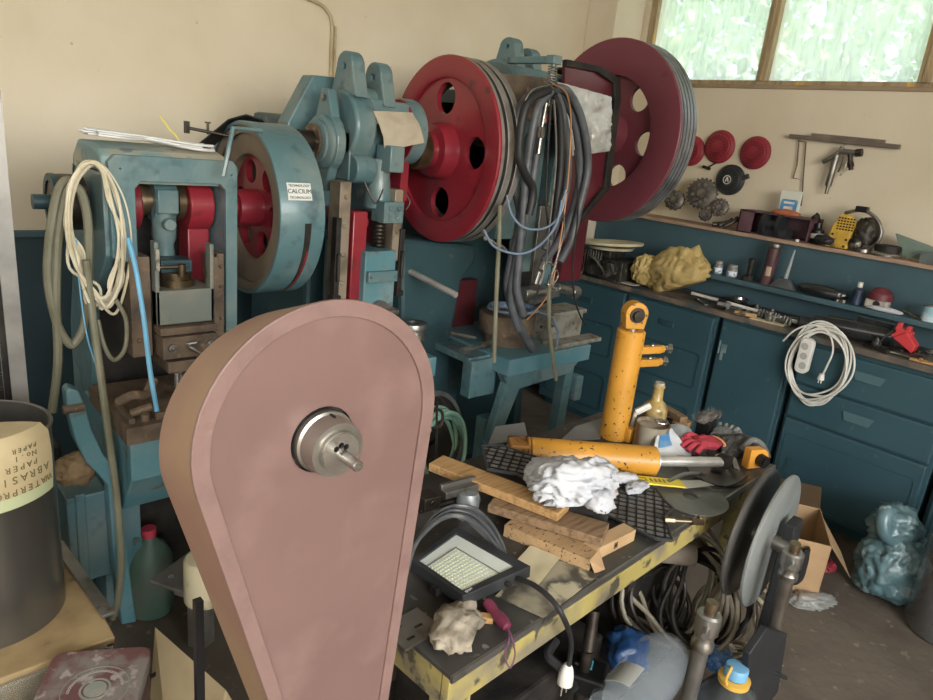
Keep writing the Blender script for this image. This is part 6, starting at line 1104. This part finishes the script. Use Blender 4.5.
# black tube / torch with red clamp
tb_ = thing('black_tube', on(WT, 850, 3.58), 'thick glossy black cylinder lying on the worktop with a red clip', 'cylinder')
a_, e_ = on(WT + .05, 826, 3.56), on(WT + .06, 893, 3.60); b = MB(); b.cyl(a_, e_, .048, n=32); b.cyl(a_ - (e_ - a_).normalized() * .06, a_, .034, n=24); b.cyl(a_ - (e_ - a_).normalized() * .1, a_ - (e_ - a_).normalized() * .06, .018, n=16); b.box(a_.lerp(e_, .72) + Vector((0, 0, .055)), (.03, .16, .018)); obj('barrel', b, mat('glossy_black', '#1c1e20', '#2c2e30', .25, sc=6, coat=.5), tb_)
a2, e2 = on(WT + .03, 798, 3.53), on(WT + .03, 826, 3.60); b = MB(); b.cyl(a2, e2, .032, n=24); tag1('black_canister', b, mat('matt_black_canister', '#26282a', '#34363a', .5), 'shorter matt black canister lying beside the glossy cylinder', 'canister')
rcp = thing('red_clip', on(WT + .03, 901, 3.56), 'bright red plastic clip with black lead on the end of the black cylinder', 'clip'); q = on(WT + .06, 901, 3.565)
b = MB(); b.box(q + Vector((0, .0, .03)), (.045, .075, .05), rot('X', .25)); b.prism([(q.y + .03, q.z + .01), (q.y - .06, q.z - .04), (q.y - .07, q.z - .005), (q.y - .02, q.z + .05)], fYZ, q.x - .03, q.x + .03); b.box(q + Vector((0, .02, .065)), (.03, .02, .03)); b.box(q + Vector((0, -.02, .06)), (.03, .02, .025)); obj('jaws', b, mat('bright_red_plastic', '#d2343a', None, .4), rcp, bevel=.004)
b = MB(); b.cyl(q + Vector((-.035, .035, .04)), q + Vector((-.025, .035, .04)), .011); b.tube([q + Vector((-.035, .035, .04)), q + Vector((-.05, .06, .0)), q + Vector((-.055, .07, -.05)), q + Vector((-.05, .05, -.075))], .0035); obj('lead', b, blackp, rcp)
# loose flat things on the right end of the worktop
for i, (px, X, s, mm, nm, lb) in enumerate(((878, 3.52, (.06, .12, .012), soot_shade, 'flat_bar', 'dark flat bar at the front edge below the red clip'), (905, 3.53, (.05, .10, .02), steel_d, 'steel_block', 'dark steel block on the worktop below the red clip'), (922, 3.58, (.05, .08, .025), steel_d, 'steel_block', 'dark steel block near the right edge of the picture on the worktop'), (915, 3.65, (.03, .12, .02), rusty, 'flat_bar', 'rusty flat bar behind the steel blocks'), (925, 3.50, (.04, .12, .01), wood, 'wood_strip', 'pale wooden strip at the worktop edge, far right'), (892, 3.60, (.04, .10, .014), soot_shade, 'flat_bar', 'dark bar under the black cylinder end'))):
    a_ = on(WT, px, X); b = MB(); b.box(a_ + Vector((0, 0, s[2] / 2 + .001)), s, rz(.3 * (i % 3 - 1))); b.cyl(a_ + Vector((0, .02, s[2])), a_ + Vector((0, .02, s[2] + .008)), .009); tag1(nm, b, mm, lb, 'metal piece' if 'wood' not in nm else 'wood strip', bevel=.002)
q = on(WT, 934, 3.64); b = MB(); b.lathe([(.03, 0), (.045, .01), (.05, .03), (.045, .032), (.02, .012), (.001, .012)], q, (0, 0, 1), 24, cap=False); tag1('metal_dish', b, steel_l, 'small bright metal dish at the far right of the worktop', 'dish')
# extension cable hanging off the worktop
ec = thing('extension_cable', A(818, 362, X=3.46), 'coiled white extension cable with a three socket strip hanging on the cabinets', 'extension cable')
rnd = random.Random(8); b = MB()
for i in range(8):
    cx_, cy_ = 820 + rnd.uniform(-3, 3), 363 + rnd.uniform(-3, 4); rx_, ry_ = 31 + rnd.uniform(-5, 3), 36 + rnd.uniform(-4, 4); ph = rnd.uniform(0, 6)
    P = [A(cx_ + rx_ * math.cos(a) * (1 + .05 * math.sin(2 * a + ph)) - 4 * math.sin(a), cy_ + ry_ * math.sin(a) * (1 + .05 * math.cos(3 * a + ph)), X=3.455 - .004 * i) for a in [j * PI / 10 for j in range(20)]]; b.tube(P, .0048, 7, closed=True, sub=3)
b.tube([A(x, y, X=3.43) for x, y in ((783, 341), (795, 330), (812, 325), (828, 332), (833, 350), (826, 368), (821, 378))], .0045); b.tube([A(x, y, X=3.43) for x, y in ((806, 345), (808, 334), (818, 328), (832, 330))], .0045); obj('cable', b, mat('white_flex', '#d8d6ce', '#c5c1b6', .4, sc=10), ec)
b = MB(); s0, s1 = A(807, 341, X=3.425), A(803, 370, X=3.425); d = (s1 - s0); L_ = d.length; m4 = frame((s0 + s1) / 2, (0, -1, 0), -d.normalized()); b.curve(rrect(-.026, -L_ / 2 - .01, .026, L_ / 2 + .01, .02), [], m4, .026, .005); st = obj('socket_strip', b, mat('white_strip', '#d9d7d0', None, .35), ec)
for k_ in (-.33, 0, .33):
    p = s0.lerp(s1, .5 + k_) + Vector((-.0190, 0, 0)); so = MB(); so.lathe([(.015, 0), (.017, -.001), (.0175, 0)], p, (-1, 0, 0), 20, cap=False); so.lathe([(.001, .0), (.015, .0)], p, (-1, 0, 0), 20, cap=False); sk_ = obj('socket', so, mat('strip_recess', '#a9a8a4', None), st)
b = MB(); q = A(821, 378, X=3.42); b.cyl(q + Vector((0, .0, .02)), q - Vector((0, 0, .008)), .011, .016); b.cyl(q + Vector((-.004, .006, -.008)), q + Vector((-.004, .006, -.025)), .0025); b.cyl(q + Vector((-.004, -.006, -.008)), q + Vector((-.004, -.006, -.025)), .0025); obj('plug', b, mat('white_strip', '#d9d7d0'), ec)
# ledge
LG = 1.10
def jar(px, m_lab, label, r=.026, h=.06):
    q = on(LG, px, 3.75); t = thing('glass_jar', q, label, 'jar', 'jars and tins on the ledge'); b = MB(); b.lathe([(r * .9, 0), (r, .004), (r, h * .8), (r * .8, h), (r * .75, h)], q, (0, 0, 1), 24); obj('body', b, mat('jar_body', '#6b6f6c', '#8a8f8c', .3, sc=12, coat=.3), t)
    b = MB(); b.lathe([(r * 1.02, h * .15), (r * 1.02, h * .62)], q, (0, 0, 1), 24, cap=False); obj('paper_label', b, m_lab, t)
    b = MB(); b.cyl(q + Vector((0, 0, h)), q + Vector((0, 0, h + .014)), r * .82); obj('lid', b, mat('jar_lid', '#77706a', '#a09890', .6), t)
lab1 = mat('white_blue_label', '#d5dadd', '#4f86b8', .5, sc=30, lo=.5, hi=.54)
jar(717, lab1, 'small jar with a pale label, leftmost on the blue ledge'); jar(731, lab1, 'second small jar from the left, white and blue label', .030, .055)
q = on(LG, 748, 3.76); b = MB(); b.lathe([(.022, 0), (.025, .01), (.025, .03), (.014, .035), (.014, .09), (.018, .092), (.018, .12), (.01, .125)], q, (0, 0, 1), 20); tag1('oil_spout', b, soot_shade, 'dark slim oil bottle between the jars and the brown tube', 'bottle')
q = on(LG, 744, 3.735); b = MB(); b.lathe([(.02, 0), (.022, .004), (.022, .02), (.012, .026)], q, (0, 0, 1), 18); tag1('dark_pot', b, soot_shade, 'tiny dark pot right of the labelled jars', 'pot')
tt = thing('brown_tube', on(LG, 766, 3.765), 'tall maroon brown tube standing against the blue board', 'tube'); q = on(LG, 765, 3.765); b = MB(); b.lathe([(.030, 0), (.032, .004), (.032, .20), (.028, .204)], q, (.02, -.05, 1), 24); obj('body', b, mat('maroon_tube', '#4e3236', '#5f4042', .4, sc=6, coat=.3), tt)
b = MB(); b.lathe([(.033, .204), (.034, .21), (.033, .222), (.02, .228)], q, (.02, -.05, 1), 24); obj('cap', b, steel, tt)
b = MB(); b.sheet(lambda u, v: q + Vector((-.033 * math.cos(v * .8 - .2) + .0, -.033 * math.sin(v * .8 - .2) - .01, .05 + .05 * u)), 4, 6, .001); obj('label', b, mat('beige_label', '#b39c86', None), tt)
sp = thing('scraper_tool', on(LG, 786, 3.75), 'grey scraper with wide triangular foot and upright thin handle on the ledge', 'scraper'); q = on(LG, 783, 3.75)
b = MB(); b.prism([(q.y + .075, LG + .001), (q.y - .065, LG + .001), (q.y - .02, LG + .055), (q.y + .03, LG + .055)], fYZ, q.x - .02, q.x + .02); obj('foot', b, mat('dark_grey_rubber', '#44474a', '#55585a', .6), sp, bevel=.004)
b = MB(); b.lathe([(.012, 0), (.009, .08), (.004, .16)], q + Vector((0, 0, .05)), (.02, -.08, 1), 12); obj('handle', b, mat('pale_handle', '#8f9a9c', None, .4), sp)
q = on(LG, 818, 3.74); b = MB(); b.blob(q + Vector((0, -.01, .03)), (.08, .24, .065), 33, .12, 1.6); tag1('black_pouch', b, mat('shiny_black_pouch', '#1d1f22', '#2f3236', .3, sc=9, coat=.4), 'long shiny black pouch lying on the blue ledge', 'pouch')
bs = thing('spray_can', on(LG, 855, 3.74), 'small dark blue spray bottle with white cap on the ledge', 'spray can'); q = on(LG, 855, 3.74); b = MB(); b.lathe([(.02, 0), (.024, .004), (.024, .075), (.012, .09)], q, (0, 0, 1), 22); obj('body', b, mat('dark_blue_can', '#1d2c48', '#2c3c58', .3, coat=.4), bs)
b = MB(); b.cyl(q + Vector((0, 0, .09)), q + Vector((0, 0, .115)), .012); obj('cap', b, white, bs)
q = on(LG, 843, 3.72); b = MB(); b.cyl(q, q + Vector((0, 0, .016)), .012); b.cyl(q + Vector((0, .03, 0)), q + Vector((0, .03, .012)), .01); b.cyl(q + Vector((0, .0, .005)), q + Vector((0, .035, .005)), .004); tag1('small_screws', b, steel, 'little steel fitting left of the dark blue spray bottle', 'fitting')
rd = thing('buffing_wheel', on(LG, 877, 3.75), 'white bodied power tool head with dark red cover on the ledge', 'tool'); q = on(LG, 877, 3.75)
b = MB(); b.b2((q.x - .035, q.y - .05, LG), (q.x + .02, q.y + .055, LG + .055)); obj('body', b, mat('off_white_tool', '#b9b2a8', '#8e8780', .5, sc=10), rd, bevel=.012)
b = MB(); b.lathe([(.058, 0), (.055, .03), (.03, .055), (.001, .06)], (q.x, q.y, LG + .05), (0, 0, 1), 28, cap=False); obj('red_cover', b, mat('dusty_red', '#702834', '#5e222c', .5, sc=8), rd)
b = MB(); b.cyl((q.x - .037, q.y, LG + .03), (q.x - .03, q.y, LG + .03), .016); obj('dial', b, steel_d, rd)
b = MB(); b.blob(on(LG, 884, 3.715) + Vector((0, 0, .012)), (.05, .16, .028), 35, .15, 1.8); tag1('white_cloth_roll', b, cloth, 'white folded cloth strip in front of the red covered tool', 'cloth')
b = MB(); a_ = on(LG, 900, 3.72) + Vector((0, 0, .03)); e_ = on(LG, 921, 3.71) + Vector((0, 0, .004)); b.cyl(a_, e_, .004); tag1('thin_rod', b, bronze, 'thin wooden coloured rod leaning on the ledge at the right', 'rod')
cn = thing('paint_tin', on(LG, 928, 3.75), 'small pale blue tin at the right end of the ledge', 'tin'); q = on(LG, 928, 3.75); b = MB(); b.cyl(q, q + Vector((0, 0, .07)), .035, n=28); obj('body', b, mat('pale_blue_tin', '#7fa9b8', '#b8c8ce', .4, sc=16), cn)
b = MB(); b.cyl(q + Vector((0, 0, .07)), q + Vector((0, 0, .075)), .037, n=28); obj('lid', b, steel_l, cn)
# upper shelf
US = 1.345
gearm = mat('old_gear_metal', '#6a645e', '#4b4540', .5, .6, sc=18, c3='#938c82', sc3=26)
def gear(px, py, X, R, th, label, teeth=22, zr=US):
    p = on(US, px, X); c = Vector((X, p.y, max(US + R * 1.12, A(px, py, X=X).z) if zr is not None else 0)); t = thing('clutch_plate', p, label, 'clutch part', 'old clutch and gear parts on the shelf')
    b = MB(); ax = Vector((-1, -.25, .15)).normalized(); b.lathe([(R * .3, 0), (R, 0), (R, th), (R * .75, th * 1.3), (R * .35, th * 1.3)], c, ax, 36)
    u = ax.orthogonal().normalized(); v = ax.cross(u)
    for i in range(teeth): a = 2 * PI * i / teeth; d = u * math.cos(a) + v * math.sin(a); b.box(c + d * R * 1.03 + ax * th / 2, (R * .14, R * .1, th), Matrix((d, ax.cross(d), ax)).transposed())
    obj('plate', b, gearm, t)
    b = MB()
    for i in range(9): a = 2 * PI * i / 9; d = u * math.cos(a) + v * math.sin(a); b.cyl(c + d * R * .6 + ax * th * 1.2, c + d * R * .6 + ax * th * 1.7, R * .11)
    b.cyl(c + ax * th * 1.2, c + ax * th * 1.6, R * .28); obj('springs', b, mat('spring_metal', '#8d867c', '#6b645a', .4, .6, sc=20), t); return t
gear(697, 193, 3.93, .085, .025, 'large toothed clutch plate leaning on the wall below the red cover')
gear(672, 200, 3.90, .058, .03, 'bright partly hidden clutch part behind the big dark red wheel', 12)
gear(704, 215, 3.87, .035, .03, 'small round pulley lying in front of the large clutch plate', 10)
gear(716, 207, 3.93, .05, .02, 'brownish clutch disc to the right of the large clutch plate', 16)
for i, (x0, x1, dz) in enumerate(((712, 726, 0), (718, 731, .02), (724, 736, .035))):
    a_, e_ = on(US, x0, 3.86) + Vector((0, 0, .014)), on(US, x1, 3.92) + Vector((0, 0, .03 + dz)); b = MB(); b.cyl(a_, e_, .013); b.cyl(e_ - (e_ - a_) * .12, e_, .018); tag1('steel_pin', b, steel_d, ['lowest', 'middle', 'topmost'][i] + ' of three dark steel pins piled left of the maroon box', 'steel pin', 'steel pins on the shelf')
mb_ = thing('maroon_box', on(US, 765, 3.92), 'open fronted dusty maroon box holding a black reel on the shelf', 'box'); ya = on(US, 736, 3.87).y; yb = on(US, 806, 3.87).y; h_ = .125
b = MB(); x0, x1 = 3.87, 4.03; b.b2((x0, yb, US), (x1, ya, US + .006)); b.b2((x0, yb, US + h_ - .006), (x1, ya, US + h_)); b.b2((x0, ya - .006, US), (x1, ya, US + h_)); b.b2((x0, yb, US), (x1, yb + .006, US + h_)); b.b2((x1 - .006, yb, US), (x1, ya, US + h_)); b.b2((x0, ya - .085, US), (x0 + .006, ya, US + h_)); obj('shell', b, mat('dusty_maroon', '#5c3a44', '#6f525a', .6, sc=8), mb_)
q = Vector((3.87, (ya + yb) / 2, US)); b = MB(); b.lathe([(.055, -.03), (.062, -.02), (.062, -.002), (.03, .0), (.03, .06), (.062, .062), (.062, .085)], (3.885, q.y + .03, US + .066), (0, -.3, 0), 30); b.b2((3.87, q.y - .09, US + .002), (3.95, q.y + .08, US + .05)); tag1('black_reel', b, mat('dark_reel', '#25292c', '#33383a', .5, sc=10), 'black reel sitting in the open maroon box', 'reel')
pk2 = thing('paper_packet', Vector((3.93, on(US + h_, 787, 3.93).y, US + h_)), 'upright white packet with blue print and green leaf on the maroon box', 'packet'); yy = on(US + h_, 787, 3.93).y; b = MB(); b.box((3.93, yy, US + h_ + .068), (.012, .115, .13), rot('Y', -.05)); obj('pack', b, mat('packet_cream', '#cfd2c4', None, .5), pk2, bevel=.003)
mk = frame((3.9225, yy, US + h_ + .062), (0, -1, 0), (0.05, 0, 1)); b = MB(); b.curve(rrect(-.045, -.045, .045, .025, .012), [], mk, .0012); bl_ = obj('blue_print', b, mat('print_blue', '#3f86bc', '#5b9ccc', .5, sc=30), pk2)
b = MB(); mk2 = mk.copy(); mk2[0][3] -= .001; b.curve(rrect(-.03, .0, .03, .012, .004), [], mk2, .001); b.curve(rrect(-.025, -.03, .025, -.014, .004), [], mk2, .001); obj('white_band', b, white, bl_)
b = MB(); b.curve([(-.02, .032), (0, .052), (.03, .06), (.015, .042)], [], mk2, .001); obj('leaf', b, mat('leaf_green', '#5c9a58', None), pk2)
b = MB(); b.blob((3.89, yy - .01, US + h_ + .014), (.06, .15, .04), 50, .12, 1.4); tag1('orange_cloth', b, mat('orange_felt', '#b8623c', '#a4522e', .9, sc=12), 'orange pad lying in front of the packet on the maroon box', 'pad')
q = on(US, 816, 3.92); bb2 = thing('small_bottle', q, 'small black bottle with white label right of the maroon box', 'bottle'); b = MB(); b.lathe([(.03, 0), (.032, .004), (.032, .07), (.018, .085), (.018, .11)], q, (0, .1, 1), 22); obj('body', b, blackp, bb2); b = MB(); b.lathe([(.0325, .03), (.0325, .055)], q, (0, .1, 1), 22, cap=False); obj('label', b, white, bb2)
q = on(US, 814, 3.97); b = MB(); b.blob(q + Vector((.0, .02, .075)), (.06, .06, .15), 51, .2, 2); tag1('black_gadget', b, soot_shade, 'tall lumpy black gadget behind the small labelled bottle', 'gadget')
q = on(US, 820, 3.87); b = MB(); b.blob(q + Vector((0, -.015, .03)), (.07, .10, .06), 52, .2, 1.8); tag1('black_lump', b, mat('black_leather', '#1f1f20', '#2b2a2a', .5), 'dark leather pouch left of the yellow chainsaw', 'pouch')
q = on(US, 797, 3.86); b = MB(); b.cyl(q, q + Vector((0, 0, .012)), .01); tag1('tiny_cap', b, white, 'tiny white cap at the shelf edge below the maroon box', 'cap')
# yellow saw / starter unit
q = on(US, 837, 3.88); ys = thing('chainsaw_body', q, 'yellow chainsaw engine body with slotted cover and curved handle', 'chainsaw'); ya, yb = on(US, 824, 3.87).y, on(US, 847, 3.87).y
b = MB(); P = [(ya, US + .002), (yb, US + .002), (yb - .0, US + .13), (yb + .03, US + .175), (ya - .045, US + .175), (ya - .015, US + .11)]; b.prism(P, fYZ, 3.865, 3.93)
ysm = mat('saw_yellow', '#d3a630', '#bd9226', .5, sc=10, c3='#6b5a38', sc3=20, lo3=.62, hi3=.7); sb = obj('cover', b, ysm, ys, bevel=.008)
b = MB()
for i in range(5):
    for j in range(6): b.box((3.863, ya - .045 - j * .0145, US + .100 + i * .014), (.003, .009, .007))
obj('cooling_slots', b, blackp, sb)
b = MB()
for (u, v) in ((ya - .02, US + .015), (yb + .02, US + .015), (yb + .015, US + .05), (ya - .03, US + .07)): b.cyl((3.86, u, v), (3.866, u, v), .006)
obj('cover_screws', b, steel_d, sb)
b = MB(); b.blob((3.94, yb - .045, US + .09), (.12, .12, .17), 60, .25, 2.2); b.cyl((3.90, yb - .03, US + .04), (3.86, yb - .03, US + .04), .03); obj('engine', b, mat('engine_metal', '#4c4a44'), ys)
b = MB(); b.tube([(3.90, ya - .05, US + .18), (3.90, yb - .01, US + .205), (3.90, yb - .08, US + .18), (3.90, yb - .125, US + .12), (3.90, yb - .12, US + .06), (3.90, yb - .08, US + .015)], .009, 8); obj('handle', b, steel, ys)
b = MB(); b.b2((3.89, yb - .04, US + .195), (3.92, yb + .02, US + .225)); obj('trigger', b, blackp, ys, bevel=.004)
for i, (px, X, R, hh, m, lb) in enumerate(((863, 3.88, .035, .02, steel, 'little steel ring pile right of the yellow chainsaw'), (884, 3.90, .075, .018, steel_l, 'flat silver metal plates stacked on the shelf'), (886, 3.90, .06, .035, soot_shade, 'dark round dish on the silver plates'))):
    q = on(US, px, X); b = MB(); z0 = 0 if i < 2 else .02; b.lathe([(R * .5, z0), (R, z0 + .002), (R * 1.02, z0 + hh * .6), (R * .95, z0 + hh), (R * .6, z0 + hh * .7), (.002, z0 + hh * .7)], q, (0, 0, 1), 32, cap=False); b.lathe([(.002, z0), (R * .5, z0)], q, (0, 0, 1), 32, cap=False); tag1('metal_plate', b, m, lb, 'metal plate', 'round metal plates on the shelf')
q = on(US, 912, 3.93); b = MB(); y0 = on(US, 893, 3.93).y; y1 = on(US, 925, 3.93).y; b.prism([(y0 + .02, US + .115), (y0 - .04, US + .01), (y1, US + .01), (y1 - .02, US + .075)], fYZ, 3.93, 3.96); tag1('green_wedge', b, mat('grey_green_plastic', '#6f8478', '#5f7468', .6, sc=8), 'grey green triangular plastic guard on the shelf at the right', 'guard', bevel=.003)
q = on(US, 922, 3.90); b = MB(); b.b2((3.87, on(US, 938, 3.9).y, US), (3.92, on(US, 920, 3.9).y, US + .055)); b.tube([(3.86, q.y + .06, US + .01), (3.86, q.y + .02, US + .045), (3.86, q.y - .02, US + .05)], .004); tag1('grey_case', b, mat('grey_case', '#5f6a66', '#4a524e', .5), 'small dark grey case with wire in front of the green guard', 'case', bevel=.004)
# ================================================================ ON THE RIGHT WALL
XA = XW - .002
def recoil(px, py, R, m, label, handle=False, mark=False):
    c = A(px, py, X=XW); t = thing('recoil_cover', c, label, 'engine cover', 'round recoil starter covers on the wall')
    b = MB(); b.lathe([(R, 0), (R, .012), (R * .86, .028), (R * .80, .028), (R * .74, .036), (R * .36, .040), (R * .34, .046), (.001, .047)], (XA, c.y, c.z), (-1, 0, 0), 44, cap=False); b.lathe([(.001, 0), (R, 0)], (XA, c.y, c.z), (-1, 0, 0), 44, cap=False); sh = obj('cover', b, m, t)
    b = MB()
    for i in range(20): a = 2 * PI * i / 20; b.box((XA - .037, c.y + R * .54 * math.cos(a), c.z + R * .54 * math.sin(a)), (.006, R * .3, R * .055), rot('X', a))
    obj('cooling_ribs', b, mat(m.name + '_ribs', '#6a1420' if 'red' in m.name else '#141516', None), sh)
    if mark:
        b = MB(); m4 = frame((XA - .0475, c.y, c.z), (0, -1, 0), (0, 0, 1)); b.curve(circ(0, 0, .026, 24), [circ(0, 0, .021, 24)], m4, .001); b.curve([(-.013, -.012), (-.006, -.012), (.0, .003), (.006, -.012), (.013, -.012), (.003, .016), (-.003, .016)], [], m4, .001); obj('emblem', b, white, sh)
        b = MB(); b.box((XA - .015, c.y - R * 1.0, c.z + R * .25), (.02, R * .6, R * .3), rot('X', -.5)); obj('ear', b, m, t, bevel=.003)
    else:
        b = MB(); b.lathe([(R * 1.0, .002), (R * 1.02, .004), (R * 1.02, .010), (R, .012)], (XA, c.y, c.z), (-1, 0, 0), 40, cap=False)
        for a in (.3, 2.2, 4.2) if False else (): b.cyl((XA - .002, c.y + R * math.cos(a + 1), c.z + R * math.sin(a + 1)), (XA - .014, c.y + R * math.cos(a + 1), c.z + R * math.sin(a + 1)), .008)
        obj('flange', b, m, t)
    if handle:
        b = MB(); e = A(709, 168, X=XW); b.cyl((XA - .02, e.y + .03, e.z + .005), (XA - .02, e.y - .02, e.z - .005), .009); b.cyl((XA - .015, c.y, c.z - R), (XA - .02, e.y, e.z), .004); obj('pull_handle', b, blackp, t)
    return t
rcm = mat('recoil_red', '#9c2838', '#84202e', .5, sc=10); 
recoil(720.5, 147, .096, rcm, 'red round recoil cover with black pull handle, left of the two full ones', True)
recoil(756, 153, .092, mat('recoil_red_b', '#942434', '#7d1c2a', .55, sc=10), 'red round recoil cover, right of the two full ones')
recoil(692, 151, .09, rcm, 'red round recoil cover mostly hidden behind the dark red flywheel')
recoil(731, 180, .09, mat('recoil_black', '#2a2e30', '#3a3e40', .5, sc=10), 'black round recoil cover with a white round emblem', mark=True)
b = MB(); a_, e_ = A(790, 136, X=XA - .03), A(900, 147, X=XA - .03); d = (e_ - a_); m_ = (a_ + e_) / 2; an = math.atan2(d.z, -d.y); R_ = rot('X', -math.atan2(d.z, abs(d.y)) * -1 if False else -math.atan2(e_.z - a_.z, a_.y - e_.y)); b.box(m_, (.03, d.length, .022), R_); b.box(m_ + Vector((.005, -.02, .016)), (.02, d.length * .66, .02), R_); b.box(m_ + Vector((.02, 0, 0)), (.02, .03, .02)); tag1('rack_bar', b, mat('brownish_bar', '#6e6258', '#857868', .6, .3, sc=10), 'brownish metal bar fixed on the wall above the spray gun', 'bar', bevel=.003)
b = MB(); wq = [A(x, y, X=XA - .012) for x, y in ((799, 140), (797, 165), (793, 178), (803, 180), (806, 142), (799, 141))]; b.tube(wq, .0035, 6, spline=False); b.tube([A(803, 180, X=XA - .012), A(802, 198, X=XA - .012), A(801, 206, X=XA - .012)], .0035, 6, spline=False); tag1('wire_hook', b, rusty, 'bent rusty wire frame hanging from the left of the bar', 'wire')
sg_ = thing('spray_gun', A(842, 165, X=XA - .05), 'grey metal paint spray gun hanging from the bar', 'spray gun'); G = lambda x, y, d=.05: A(x, y, X=XA - d)
spm = mat('spray_gun_metal', '#8a8680', '#6a665f', .35, .7, sc=14)
b = MB(); b.tube([G(843, 147), G(838, 153), G(827, 160), G(823, 162)], .013, 10); b.tube([G(837, 155), G(834, 165), G(831, 176), G(828, 186)], .017, 10); b.cyl(G(828, 186), G(826, 194), .009); b.cyl(G(840, 151), G(858, 153), .014); obj('body', b, spm, sg_)
b = MB(); b.cyl(G(856, 153), G(862, 152.5), .02); b.cyl(G(850, 154), G(851, 170), .012); b.cyl(G(850, 162), G(851, 167), .016); b.tube([G(843, 156), G(842, 163), G(838, 172)], .004); obj('nozzle', b, steel_d, sg_)
b = MB(); b.tube([G(845, 157), G(846, 165), G(840, 176)], .005); b.tube([G(845, 146, .045), G(844, 142, .035), G(843, 139, .03)], .003); obj('trigger', b, steel_l, sg_)
